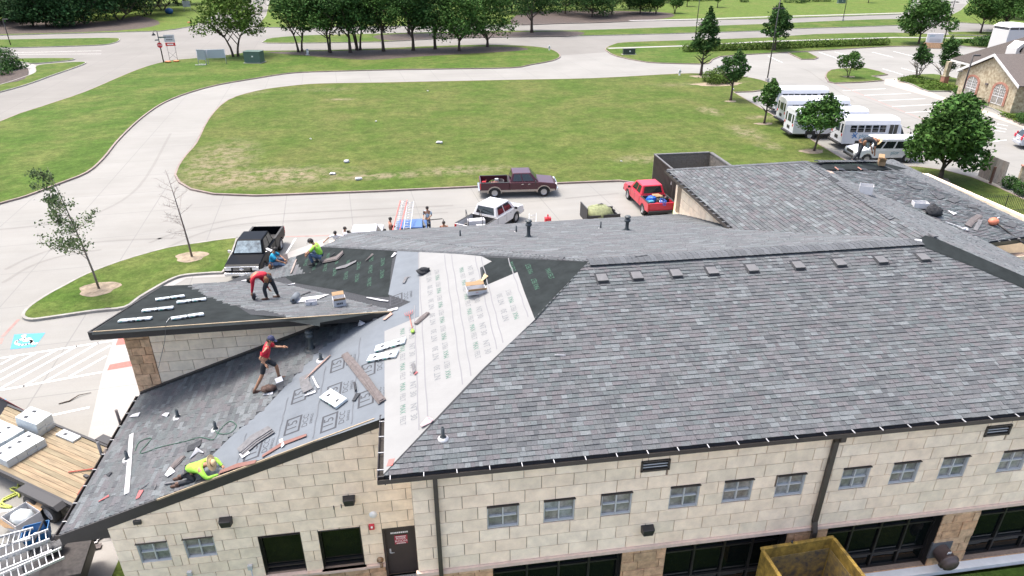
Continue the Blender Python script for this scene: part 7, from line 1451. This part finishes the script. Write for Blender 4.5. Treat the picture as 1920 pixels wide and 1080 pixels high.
bf = TM(G(74, 1012, 1.5), R(15)); item('blue_bin', 'blue plastic bin standing at the ladder ends, lower left corner', 'bin', bf, [('bin_shell', mat('blue_bin_plastic', (.01, .11, .28), .4), lambda mb: [mb.hexa(q) for q in ([(-.28, -.2, 0), (.28, -.2, 0), (.28, .2, 0), (-.28, .2, 0), (-.28, -.2, .02), (.28, -.2, .02), (.28, .2, .02), (-.28, .2, .02)], [(-.28, -.2, 0), (.28, -.2, 0), (.28, -.18, 0), (-.28, -.18, 0), (-.33, -.26, .42), (.33, -.26, .42), (.33, -.24, .42), (-.33, -.24, .42)], [(-.28, .18, 0), (.28, .18, 0), (.28, .2, 0), (-.28, .2, 0), (-.33, .24, .42), (.33, .24, .42), (.33, .26, .42), (-.33, .26, .42)], [(-.28, -.2, 0), (-.26, -.2, 0), (-.26, .2, 0), (-.28, .2, 0), (-.33, -.26, .42), (-.31, -.26, .42), (-.31, .26, .42), (-.33, .26, .42)], [(.26, -.2, 0), (.28, -.2, 0), (.28, .2, 0), (.26, .2, 0), (.31, -.26, .42), (.33, -.26, .42), (.33, .26, .42), (.31, .26, .42)])]), ('contents', M_PAPER, lambda mb: mb.ball((0, 0, .15), (.2, .14, .1), jit=.2))])
for i, (px, py, w_, h_, rt, m, l) in enumerate([(128, 1020, 1.2, 1.0, 20, M_WCARD, 'large white cardboard sheet under the roof corner'), (146, 1030, .7, .9, -15, M_WRAP, 'pale wrapping sheet beside the large cardboard'), (165, 1018, .5, .35, 30, M_WCARD, 'white scrap board on the walk below the roof corner'), (180, 1026, .3, .2, 10, M_SHBR, 'brown shingle scrap on the walk below the roof corner'), (190, 1005, .5, .2, 50, M_WCARD, 'narrow white board scrap by the corner stone'), (155, 1068, .2, .15, 15, M_WCARD, 'tiny crumpled paper on the lower walk')]):
    item('debris_sheet', l, 'debris', TM(G(px, py, .05), R(rt)), [('sheet', m, lambda mb: mb.box((0, 0, .02), (w_, h_, .02)))])
lump('glove_heap', 'heap of grey gloves and rags by the ladders', 'rags', G(104, 1032, 1.5), .3, M_VENT, 4, 12)
for i, (px, py, a_, b_) in enumerate([(243, 790, (0, 0, 0), (0, 0, 1.2)), (208, 860, (0, 0, 0), (.25, .15, 1.0)), (200, 850, (0, 0, 0), (-.05, .1, 1.1))]):
    base = V3((XE - .3, G(px, py, 2.6).y, 1.9)); t = thing('guard_post', ['brown post standing at the upper end of the left gutter', 'tilted wooden board leaning at the middle of the left gutter', 'dark post clamped beside the tilted board'][i], 'post', base); mb = MB(); mb.tube([a_, b_], .05, 6); mb.build('post', [M_SHBR, mat('weathered_board', (.22, .18, .15), .9, var=.3, vscale=6), M_VENT][i], t, world=False)
# ------------------------------------------------------------ yellow dumpster and round duct at the bottom
M_YEL = mat('worn_yellow_paint', (.24, .155, .025), .8, var=.7, vscale=4); M_DKLIN = mat('dark_mottled_steel', (.06, .055, .05), .9, var=.7, vscale=5, col2=(.28, .19, .05))
zt = 2.25; q0, q1, q2 = G(1428, 1031, zt), G(1561, 1009, zt), G(1600, 1068, zt); ex = (q1 - q0); ex.z = 0; Lx = ex.length; ex.normalize(); ey = Vector((ex.y, -ex.x, 0)); Ly = 3.4
F = Matrix(((ex.x, -ey.x, 0, q0.x), (ex.y, -ey.y, 0, q0.y), (0, 0, 1, 0.02), (0, 0, 0, 1)))
zt -= .02; DP = thing('dumpster', 'yellow open-top steel dumpster with dark mottled inside at the bottom edge', 'dumpster', M=F)
for nm, cc, dd in (('side_panel', (Lx / 2, -.02, zt / 2), (Lx, .05, zt)), ('side_panel', (.025, -Ly / 2 - .05, zt / 2), (.05, Ly, zt)), ('side_panel', (Lx - .025, -Ly / 2 - .05, zt / 2), (.05, Ly, zt)), ('side_panel', (Lx / 2, -Ly - .07, zt / 2), (Lx, .05, zt))): mb = MB(); mb.box(cc, dd); mb.build(nm, M_YEL, DP, world=False)
for cc, dd in (((Lx / 2, -.055, zt * .45), (Lx - .12, .012, zt * .82)), ((.06, -Ly / 2 - .06, zt * .45), (.012, Ly - .1, zt * .82)), ((Lx - .06, -Ly / 2 - .06, zt * .45), (.012, Ly - .1, zt * .82)), ((Lx / 2, -Ly / 2, .12), (Lx - .1, Ly - .1, .04))): mb = MB(); mb.box(cc, dd); mb.build('inner_lining', M_DKLIN, DP, world=False)  # dark mottled sheets over the inner faces below the rim
for cc, dd in (((Lx / 2, -.0, zt + .03), (Lx + .06, .1, .07)), ((.0, -Ly / 2 - .05, zt + .03), (.1, Ly, .07)), ((Lx, -Ly / 2 - .05, zt + .03), (.1, Ly, .07))): mb = MB(); mb.box(cc, dd); mb.build('top_rim', M_YEL, DP, world=False, bevel=.015)
mb = MB(); mb.tube([(Lx * .42, 0, zt), (Lx * .42, .02, zt + .14)], .03, 6); mb.build('lifting_pin', M_BLKM, DP, world=False)
p = YP(1762, 1030, YM - .05); t = thing('exhaust_duct', 'round brown duct with flanged cap sticking out of the stone pier', 'duct', (p.x, YM, p.z)); Mx = Matrix.Rotation(R(100), 3, 'X') @ Matrix.Identity(3)
mb = MB(); mb.lathe([(.25, 0), (.25, .42), (.30, .43), (.30, .49), (.25, .50), (.25, .58), (.18, .63), (0.001, .65)], M=Mx, seg=22); mb.build('duct', mat('brown_duct_metal', (.085, .062, .058), .5, var=.15, vscale=4), t, world=False); mb = MB(); mb.box((0, -.05, 0), (.66, .06, .62)); mb.build('wall_flange', M_VENT, t, world=False)
mb = MB(); mb.box(Mx @ Vector((-.02, .285, .35)), (.12, .1, .012), Mx); mb.build('label_sticker', M_PLATE, t, world=False)
# ------------------------------------------------------------ fence and wall behind the red pickup
M_FEN = mat('dark_brown_ribbed_metal', (.045, .038, .035), .6, var=.2, vscale=5); M_CMU = mat('grey_split_block', (.165, .15, .14), .95, var=.2, vscale=6, bump=.5, bscale=20, rnd=.15)
a0, a1 = G(1228, 289, 2.6), G(1332, 285, 2.6); xf = a0.x; yb = a0.y; x2 = a1.x
EN = thing('screen_enclosure', 'grey block enclosure with dark ribbed gates behind the stone wing', 'enclosure', (xf, yb, 0))
def cmu(o_, du, n_, L_, h=2.5):
    wo = MB(); o_, du, n_ = V3(o_), V3(du), V3(n_); wo.prism([o_, o_ + du * L_, o_ + du * L_ + V3((0, 0, h)), o_ + V3((0, 0, h))], -n_ * .16); wl_ = wo.build('block_wall', M_CMU, EN, fix=True)
    st = MB(); r_ = 0; z = 0
    while z < h - .05:
        u = -.2 * (r_ % 2)
        while u < L_:
            a, b = max(u, 0) + .006, min(u + .4, L_) - .006
            if b - a > .05: k = random.uniform(0, .012); st.prism([o_ + du * a + V3((0, 0, z + .006)), o_ + du * b + V3((0, 0, z + .006)), o_ + du * b + V3((0, 0, z + .194)), o_ + du * a + V3((0, 0, z + .194))], n_ * (.012 + k))
            u += .4
        z += .2; r_ += 1
    st.build('block_courses', M_CMU, wl_, fix=True)['kind'] = 'stuff'
    mb = MB(); mb.prism([o_ + V3((0, 0, h)) + n_ * .05, o_ + du * L_ + V3((0, 0, h)) + n_ * .05, o_ + du * L_ + V3((0, 0, h)) - n_ * .2, o_ + V3((0, 0, h)) - n_ * .2], (0, 0, .08)); mb.build('coping', M_VENT, EN, fix=True)
cmu((xf, yb, 0), (1, 0, 0), (0, -1, 0), x2 - xf); cmu((x2, yb, 0), (0, -1, 0), (-1, 0, 0), 9)
for k, (s0, s1) in enumerate(((0, 4.4), (4.5, 9.5))):
    mb = MB(); mb.box((xf - .02, yb - (s0 + s1) / 2, 1.3), (.05, s1 - s0, 2.5)); g_ = mb.build('gate', M_FEN, EN)
    mb = MB()
    for j in range(int((s1 - s0) / .25)): mb.box((xf - .06, yb - s0 - .12 - j * .25, 1.3), (.035, .05, 2.48))
    mb.build('gate_ribs', M_FEN, g_)['kind'] = 'stuff'
    mb = MB(); mb.box((xf - .03, yb - (s0 + s1) / 2, 2.6), (.12, s1 - s0, .07)); mb.build('gate_rail', M_VENT, g_)
    mb = MB(); mb.box((xf - .09, yb - s1 + .3, 1.6), (.03, .08, .22)); mb.build('gate_latch', M_STRAP, g_)
# ------------------------------------------------------------ street furniture
def pole(px, py, h, label, r=.09, kind='street lamp', head=None, arm=0, base=True, z=.12, col=M_FASC, name='street_lamp'):
    p = G(px, py, z); t = thing(name, label, kind, p); mb = MB(); mb.tube([(0, 0, 0), (0, 0, h)], [r, r * .7], 8); mb.build('pole', col, t, world=False)
    if base: mb = MB(); mb.lathe([(r * 3, 0), (r * 3, .45), (r * 2.6, .5), (.001, .5)], seg=12); mb.build('concrete_base', M_WALK, t, world=False)
    if head: head(t, h)
    return t
def shoebox(t, h): mb = MB(); mb.box((.45, 0, h - .08), (.8, .35, .14)); mb.build('lamp_head', M_FASC, t, world=False, bevel=.02); mb = MB(); mb.box((.5, 0, h - .155), (.5, .26, .012)); mb.build('lens', M_GLASS2, t, world=False)
def cross(t, h): mb = MB(); mb.tube([(-.7, 0, h - 1.6), (.7, 0, h - 1.6)], .04, 6); mb.box((.6, 0, h - 1.68), (.5, .3, .12)); mb.box((-.6, 0, h - 1.68), (.5, .3, .12)); mb.build('lamp_head', M_FASC, t, world=False)
pole(1438, 153, 11.0, 'tall parking lot lamp with cross arm beside the buses', head=cross, z=.0); pole(1798, 196, 5.6, 'dark square-headed lamp standing in the shrubs by the stone house', r=.1, head=shoebox, z=.05)
pole(1580, 39, 8.5, 'thin street lamp in the median right of the tree belt', base=True, head=cross); pole(1303, 76, 10.5, 'thin tall lamp pole behind the tapering tree', base=False, head=cross); pole(1768, 84, 9, 'thin dark lamp pole right of the monument sign', base=False, head=cross); pole(20, 84, 4.5, 'dark lamp post in the median at the left edge', base=False, head=shoebox)
# stop sign on lamp post
p = G(307, 117, .12); t = thing('stop_sign_post', 'dark lamp post carrying a red stop sign and street name blades', 'street sign', p); P = lambda mb, nm, mt, **k: mb.build(nm, mt, t, world=False, **k)
mb = MB(); mb.tube([(0, 0, 0), (0, 0, 4.6)], [.10, .07], 8); P(mb, 'pole', M_FASC); mb = MB(); mb.tube([(0, 0, 4.6), (-.15, 0, 4.75), (-.5, 0, 4.7), (-.6, 0, 4.5)], .03, 6); mb.lathe([(.05, 4.5), (.1, 4.35), (.3, 4.1), (.28, 4.05)], c=(-.6, 0, 0), seg=12); P(mb, 'lantern', M_FASC)
oc = [(.42 * math.cos(R(22.5 + 45 * k)), -.1, 2.6 + .42 * math.sin(R(22.5 + 45 * k))) for k in range(8)]; mb = MB(); mb.prism(oc, (0, .02, 0)); P(mb, 'stop_sign', mat('stop_sign_red', (.5, .02, .03), .4), fix=True)
mb = MB(); mb.merge(text_mb('STOP', .30), frame((0, -.108, 2.6), (1, 0, 0), (0, -1, 0))); P(mb, 'sign_lettering', M_SWHT)
mb = MB(); mb.box((.55, 0, 3.75), (1.1, .03, .22)); mb.box((-.35, .02, 3.35), (.5, .03, .18)); P(mb, 'street_name_blade', mat('grey_green_blade', (.10, .13, .12), .5))
# campaign sign
p = G(326, 113, .12); t = thing('temporary_sign', 'white and red temporary sign on thin posts beside the stop sign', 'sign', p); P = lambda mb, nm, mt, **k: mb.build(nm, mt, t, world=False, **k)
for x in (-.6, .6): mb = MB(); mb.tube([(x, 0, 0), (x, 0, 3.9)], .03, 6); P(mb, 'post', M_VENT)
mb = MB(); mb.tube([(-.6, 0, .3), (.6, 0, 1.3)], .02, 5); mb.tube([(.6, 0, .3), (-.6, 0, 1.3)], .02, 5); P(mb, 'brace', M_VENT)
mb = MB(); mb.box((0, -.03, 2.45), (1.5, .04, .5)); P(mb, 'red_panel', mat('red_sign_panel', (.55, .03, .03), .5)); mb = MB(); mb.box((0, -.03, 3.35), (1.6, .04, 1.1)); P(mb, 'white_panel', M_PAPER)
mb = MB(); mb.merge(text_mb('|9', .22), frame((0, -.055, 3.55), (1, 0, 0), (0, -1, 0))); mb.merge(text_mb('|8', .20), frame((0, -.055, 3.15), (1, 0, 0), (0, -1, 0))); P(mb, 'sign_lettering', M_DKPRINT); mb = MB(); mb.merge(text_mb('|5', .30), frame((0, -.055, 2.45), (1, 0, 0), (0, -1, 0))); P(mb, 'sign_lettering', M_SWHT)
# two grey sign boards seen from behind
p = G(398, 120, .12); t = thing('sign_board', 'pair of grey sign boards on white posts, seen from behind beside the forked tree', 'sign', p, R(6)); P = lambda mb, nm, mt, **k: mb.build(nm, mt, t, world=False, **k); M_SGR = mat('pale_grey_board', (.36, .39, .43), .6)
mb = MB(); mb.box((.7, 0, 1.5), (2.9, .08, 1.3)); P(mb, 'board', M_SGR, bevel=.02); mb = MB(); mb.box((-1.3, -.5, 1.5), (1.5, .08, 1.5), Matrix.Rotation(R(-28), 3, 'Z')); P(mb, 'board', mat('mid_grey_board', (.27, .30, .33), .6))
for x, y in ((-1.9, -.2), (-.7, -.8), (-.5, 0), (2.1, 0)): mb = MB(); mb.tube([(x, y, 0), (x, y, 2.1)], .05, 6); P(mb, 'post', M_PAPER)
mb = MB(); mb.tube([(-1.9, -.2, .1), (-.7, -.8, .1), (-.9, -1.1, .05), (-2.4, -.7, .05)], .04, 6); P(mb, 'foot_rail', M_PAPER)
def ubox(px, py, w_, d_, h_, m, label, name='utility_box', rot=0):
    t = thing(name, label, 'utility box', G(px, py, .12), R(rot)); mb = MB(); mb.box((0, 0, h_ / 2), (w_, d_, h_)); mb.build('cabinet', m, t, world=False, bevel=.03); mb = MB(); mb.box((0, 0, h_ + .02), (w_ + .1, d_ + .1, .06)); mb.build('lid', m, t, world=False, bevel=.02); mb = MB(); mb.box((0, 0, .02), (w_ + .35, d_ + .35, .08)); mb.build('pad', M_WALK, t, world=False); mb = MB(); mb.box((.1, -d_ / 2 - .01, h_ * .6), (.25, .02, .2)); mb.build('label_plate', M_PLATE, t, world=False); return t
M_UGR = mat('utility_green', (.07, .12, .10), .5, var=.1, vscale=3); ubox(478, 117, 2.6, 1.8, 1.7, M_UGR, 'green transformer cabinet on the left lawn beside the forked tree', rot=-12); ubox(1179, 102, 2.1, .5, .9, mat('dark_green_mesh', (.03, .045, .035), .7), 'dark green low cabinet in the strip beside the drive entrance'); ubox(577, 103, .3, .3, .9, M_SGR, 'small grey pedestal in the mulch bed'); ubox(1355, 132, 1.4, .8, .5, M_UGR, 'flat green cabinet half hidden in the corner shrubs'); ubox(1577, 6, 2.4, 1, 1.1, M_UGR, 'green cabinet on the far lawn at the top edge')
def hydrant(px, py, label, z=.12):
    t = thing('fire_hydrant', label, 'fire hydrant', G(px, py, z)); m = mat('silver_hydrant_paint', (.40, .42, .44), .45); mb = MB(); mb.lathe([(.16, 0), (.16, .06), (.11, .08), (.11, .55), (.15, .57), (.15, .62), (.12, .72), (.04, .8), (.04, .86), (0.001, .87)], seg=14); mb.build('barrel', m, t, world=False)
    for s in (-1, 1): mb = MB(); mb.lathe([(.065, 0), (.07, .2), (.03, .21), (.001, .24)], c=(0, 0, .48), M=Matrix.Rotation(R(90 * s), 3, 'Y'), seg=10); mb.build('nozzle_cap', m, t, world=False)
hydrant(1030, 94, 'silver fire hydrant at the tip of the long left lawn'); hydrant(1274, 141, 'silver fire hydrant at the top edge of the middle lawn')
p = G(318, 26, .12); t = thing('blue_barrel', 'blue object on its side on the far left lawn', 'barrel', p); mb = MB(); mb.ball((0, 0, .7), (1.1, .8, .8), seg=14, rings=8, jit=.06); mb.build('shell', mat('blue_plastic', (.03, .10, .26), .5), t, world=False)
p = G(352, 21, .12); t = thing('white_sign', 'white square sign beside the forked tree on the far left lawn', 'sign', p); mb = MB(); mb.box((0, 0, 1.9), (2.1, .06, 1.6), Matrix.Rotation(R(-8), 3, 'Z')); mb.build('board', M_PAPER, t, world=False); mb = MB(); mb.tube([(-.9, .1, 0), (-.9, .1, 2.6)], .05, 6); mb.tube([(.9, -.1, 0), (.9, -.1, 2.6)], .05, 6); mb.build('post', M_PAPER, t, world=False)
for i, (px, py) in enumerate([(355, 43), (315, 117), (331, 116)]): item('traffic_marker', ['orange barrier piece on the far left lawn edge', 'orange sandbag at the foot of the temporary sign, left one', 'orange sandbag at the foot of the temporary sign, right one'][i], 'marker', TM(G(px, py, .12)), [('bag', mat('orange_vinyl', (.60, .20, .07), .6), lambda mb: mb.ball((0, 0, .12), (.5, .22, .14), seg=10, rings=6, jit=.15))])
# monument sign
p = G(1748, 90, .05); t = thing('monument_sign', 'white monument sign on stone base at the parking lot corner', 'sign', p, R(-20)); P = lambda mb, nm, mt, **k: mb.build(nm, mt, t, world=False, **k)
mb = MB(); mb.box((0, 0, .45), (3.0, .6, .9)); P(mb, 'stone_base', M_ROUGH); mb = MB(); mb.box((0, 0, 1.7), (2.7, .35, 1.6)); P(mb, 'sign_face', M_PAPER, bevel=.05)
mb = MB(); mb.merge(text_mb('plor', .5), frame((-.5, -.185, 2.1), (1, 0, 0), (0, -1, 0))); P(mb, 'sign_lettering', M_LOGOT)
mb = MB()
for k in range(3): mb.box((.1, -.18, 1.55 - k * .2), (1.9, .01, .05))
P(mb, 'sign_lines', M_VENT)
# litter on the lawn
for i, (px, py, s) in enumerate([(824, 269, .28), (652, 305, .30), (624, 327, .24), (670, 338, .30), (802, 171, .13), (705, 228, .12), (583, 261, .1), (1165, 303, .1), (1375, 168, .2)]):
    lump('paper_litter', ['long white paper scrap in the middle of the lawn', 'white crumpled paper left on the lawn above the kerb', 'small white scrap lower left of the crumpled paper', 'flat white strip of paper near the drive kerb', 'white speck of litter near the top of the lawn', 'white speck of litter in the lawn centre', 'white speck of litter left of the lawn centre', 'white speck of litter left of the enclosure', 'white scrap at the corner of the bus parking'][i], 'litter', G(px, py, .12), s, M_PAPER, 2, 20 + i)
# ------------------------------------------------------------ stone house at the right
ze = 3.3; HA = G(1804, 129, ze); HB = G(1914, 158, ze); hx = (HB - HA); hx.z = 0; HW = hx.length; hx.normalize(); hn = Vector((hx.y, -hx.x, 0)); hn = hn if hn.x < 0 else -hn; hb = -hn; HP = onplane(1870, 103, hn, hn.dot(HA))
HS = thing('stone_house', 'tan stone house with two arched windows, white trim and brown roof at the upper right', 'house', (HA.x, HA.y, 0)); HM = V3((0, 0, 0))
def hp_(u, z, d=0.0): return V3((HA.x, HA.y, 0)) + hx * u + hb * d + V3((0, 0, z))
M_HST = mat('mottled_tan_stone', (.44, .39, .28), .95, var=.35, vscale=3.2, bump=1.0, bscale=5, col2=(.24, .19, .12), detail=2); M_HRF = mat('brown_composition_roof', (.105, .090, .083), .95, var=.25, vscale=8, bump=.3, bscale=30); M_TRIM = mat('white_fascia_paint', (.55, .55, .54), .6); M_BRK = mat('pinkish_brick', (.34, .17, .125), .9, rnd=.2)
pk = (HP - HA).dot(hx); pkz = HP.z
mb = MB(); mb.prism([hp_(.25, 0), hp_(HW - .25, 0), hp_(HW - .25, ze - .15), hp_(pk, pkz - .2), hp_(.25, ze - .15)], hb * .3); mb.build('wall', M_HST, HS, fix=True)
mb = MB(); mb.prism([hp_(.25, 0, .3), hp_(.25, 0, 5), hp_(.25, ze - .3, 5), hp_(.25, ze - .3, .3)], hx * .2); mb.prism([hp_(HW - .35, 0, .3), hp_(HW - .35, 0, 3), hp_(HW - .35, ze - .2, 3), hp_(HW - .35, ze - .2, .3)], hx * .1); mb.build('wall', M_HST, HS, fix=True)
C0 = G(1784, 111, 3.3); C2 = G(1932, 68, 7.4); bd_ = hx.copy()
for nm, q in (('roof', [hp_(-.3, ze - .25, -.35), hp_(pk, pkz, -.35), hp_(pk, pkz, 9), hp_(-.3, ze - .25, 4)]), ('roof', [hp_(pk, pkz, -.35), hp_(HW + .3, ze - .25, -.35), hp_(HW + .3, ze - .2, 4.0), hp_(pk, pkz, 9)]), ('roof', [C0, C0 + bd_ * 30, C2 + bd_ * 24, C2]), ('roof', [C0, C2, C2 + hb * 8, C0 + hb * 22 + V3((0, 0, 0))])):
    mb = MB(); mb.prism(q, (0, 0, .12)); mb.build(nm, M_HRF, HS, fix=True)
for k in range(0): pass
mb = MB(); mb.prism([C0 - V3((0, 0, .25)), C0 + bd_ * 30 - V3((0, 0, .25)), C0 + bd_ * 30 - V3((0, 0, .02)), C0 - V3((0, 0, .02))], hn * .08); mb.build('eave_gutter', M_TRIM, HS, fix=True)
w1 = C0 + hb * .8 + hx * 1.0; mb = MB(); mb.prism([V3((w1.x, w1.y, 0)), V3((w1.x, w1.y, 0)) + hx * 28, V3((w1.x, w1.y, 3.1)) + hx * 28, V3((w1.x, w1.y, 3.1))], hb * .3); mb.build('wall', M_HST, HS, fix=True)
for a, b in ((hp_(-.32, ze - .42, -.40), hp_(pk, pkz - .17, -.40)), (hp_(pk, pkz - .17, -.40), hp_(HW + .32, ze - .42, -.40))): mb = MB(); mb.prism([a, b, b + V3((0, 0, .32)), a + V3((0, 0, .32))], hb * .05); mb.build('bargeboard', M_TRIM, HS, fix=True)
mb = MB(); mb.prism([hp_(-.38, ze - .42, -.4), hp_(-.38, ze - .42, 6), hp_(-.38, ze - .26, 6), hp_(-.38, ze - .26, -.4)], hx * .1); mb.build('eave_gutter', M_TRIM, HS, fix=True)
for wu in (HW * .25, HW * .73):
    aw, hh0, hh1 = .95, .6, 2.2
    arc = lambda r, z0: [(wu + r * math.cos(a), z0 + r * .62 * math.sin(a)) for a in [math.pi * k / 10 for k in range(11)]]
    mb = MB(); mb.face([hp_(u, z, -.02) for u, z in [(wu - aw, hh0)] + [(wu + aw, hh0)] + arc(aw, hh1)]); wo = mb.build('window', M_GLASS2, HS, fix=False)
    f_ = MB()
    for (u0, u1, z0, z1) in [(wu - aw, wu - aw + .05, hh0, hh1), (wu + aw - .05, wu + aw, hh0, hh1), (wu - .05, wu + .05, hh0, hh1 + .55), (wu - aw, wu + aw, hh0, hh0 + .06), (wu - aw, wu + aw, 1.42, 1.50)] + [(wu - aw, wu + aw, z, z + .025) for z in (1.75, 2.05, 2.35)] + [(wu + d, wu + d + .03, 1.5, 2.5) for d in (-.65, -.35, .35, .65)]: f_.prism([hp_(u0, z0, -.06), hp_(u1, z0, -.06), hp_(u1, z1, -.06), hp_(u0, z1, -.06)], hb * .03)
    f_.build('window_frame', M_TRIM, wo, fix=True)
    a_, b_ = arc(aw + .02, hh1), arc(aw + .38, hh1)
    for k in range(10): mb = MB(); mb.prism([hp_(*a_[k], -.07), hp_(*b_[k], -.07), hp_(*b_[k + 1], -.07), hp_(*a_[k + 1], -.07)], hb * .07); mb.build('brick', M_BRK, wo, fix=True)
    for s in (-1, 1):
        for k in range(7): z = hh0 + k * .228; mb = MB(); u0 = wu + s * (aw + .20); mb.prism([hp_(u0 - .18, z, -.07), hp_(u0 + .18, z, -.07), hp_(u0 + .18, z + .21, -.07), hp_(u0 - .18, z + .21, -.07)], hb * .07); mb.build('brick', M_BRK, wo, fix=True)
mb = MB(); mb.prism([hp_(HW * .5 - .2, 2.3, -.15), hp_(HW * .5 + .2, 2.3, -.15), hp_(HW * .5 + .2, 2.5, -.15), hp_(HW * .5 - .2, 2.5, -.15)], hb * .15); mb.build('wall_light', M_SHBR, HS, fix=True)
# entrance porch to the left, cupola, dormer
for (u, d) in ((1768, 160), (1799, 160)):
    mb = MB(); c_ = G(u, d, 0); mb.box(c_ + V3((0, 0, .6)), (.7, .7, 1.2)); mb.build('pier', M_BRK, HS); mb = MB(); mb.box(c_ + V3((0, 0, 2.1)), (.5, .5, 1.9)); mb.box(c_ + V3((0, 0, 1.22)), (.8, .8, .08)); mb.build('column', M_HST, HS)
c_ = G(1884, 90, 5.0); c_ = V3((c_.x, c_.y, 0)); cu = MB(); cu.box(c_ + V3((0, 0, 5.6)), (2.7, 2.7, 3.4), taper=(.98, .98)); cu.build('cupola', M_TRIM, HS, bevel=.05)
cu = MB(); cu.box(c_ + V3((0, 0, 7.3)), (2.55, 2.55, .6)); cu.build('cupola_louvre', M_VENT, HS); cu = MB(); cu.hexa([c_ + V3(q) for q in [(-1.45, -1.45, 7.58), (1.45, -1.45, 7.58), (1.45, 1.45, 7.58), (-1.45, 1.45, 7.58), (-1.0, -1.0, 8.05), (1.0, -1.0, 8.05), (1.0, 1.0, 8.05), (-1.0, 1.0, 8.05)]]); cu.build('cupola_roof', M_TRIM, HS, bevel=.1)
for sx in (-1, 0, 1):
    cu = MB(); cu.box(c_ + V3((sx * 1.28, -1.28, 7.3)), (.1, .1, .55)); cu.build('cupola_post', M_TRIM, HS)
dc = G(1917, 92, 6.0); mb = MB(); mb.prism([dc + V3(q) for q in [(-.7, 0, -.9), (.9, 0, -.9), (.9, 0, .1), (.1, 0, .8), (-.7, 0, .1)]], (0, 1.5, 0)); mb.build('dormer', M_TRIM, HS, fix=True); mb = MB(); mb.face([dc + V3((.1 + .42 * math.cos(a), -.02, -.35 + .55 * math.sin(a))) for a in [math.pi * k / 8 for k in range(9)]]); mb.build('dormer_window', M_GLASS, HS)
# stone screen wall with wooden gate, post, iron fence
p = G(1890, 352, 0); t = thing('screen_wall', 'low stone wall with weathered plank gate at the right edge', 'wall', p); 
w0 = p + V3((.7, -.5, 0)); mb = MB(); mb.box(w0 + V3((1.6, 0, .8)), (3.2, .35, 1.6), Matrix.Rotation(R(-28), 3, 'Z')); mb.build('stone_wall', M_HST, t, bevel=.02); mb = MB(); mb.box(w0 + V3((1.6, 0, 1.65)), (3.3, .45, .1), Matrix.Rotation(R(-28), 3, 'Z')); mb.build('coping', M_BRK, t)
M_WPL = mat('weathered_grey_plank', (.26, .255, .25), .95, var=.4, vscale=4, rnd=.3, stretch=(6, 6, .6))
for k in range(9): mb = MB(); b_ = G(1879, 350, 0) + V3((.06 + k * .02, .25 + k * .30, .95)); mb.box(b_, (.05, .27, 1.9)); mb.build('plank', M_WPL, t)
t = thing('bollard_post', 'brown timber post standing at the kerb below the live oak', 'post', G(1856, 345, .05)); mb = MB(); mb.box((0, 0, .7), (.16, .16, 1.4)); mb.build('post', mat('brown_timber', (.13, .07, .05), .85), t, world=False, bevel=.02)
fa, fb = G(1830, 398, .12), G(2000, 396, .12); t = thing('iron_fence', 'black iron picket fence running down the right lawn', 'fence', fa); d_ = (fb - fa); L_ = d_.length; d_.normalize(); n_ = int(L_ / .13)
for k in range(n_): mb = MB(); mb.tube([fa + d_ * k * .13, fa + d_ * k * .13 + V3((0, 0, 1.3))], .014 if k % 15 else .035, 5); mb.build('picket' if k % 15 else 'fence_post', M_BLKM, t)
for z in (.15, 1.12): mb = MB(); mb.tube([fa + V3((0, 0, z)), fb + V3((0, 0, z))], .018, 5); mb.build('fence_rail', M_BLKM, t)
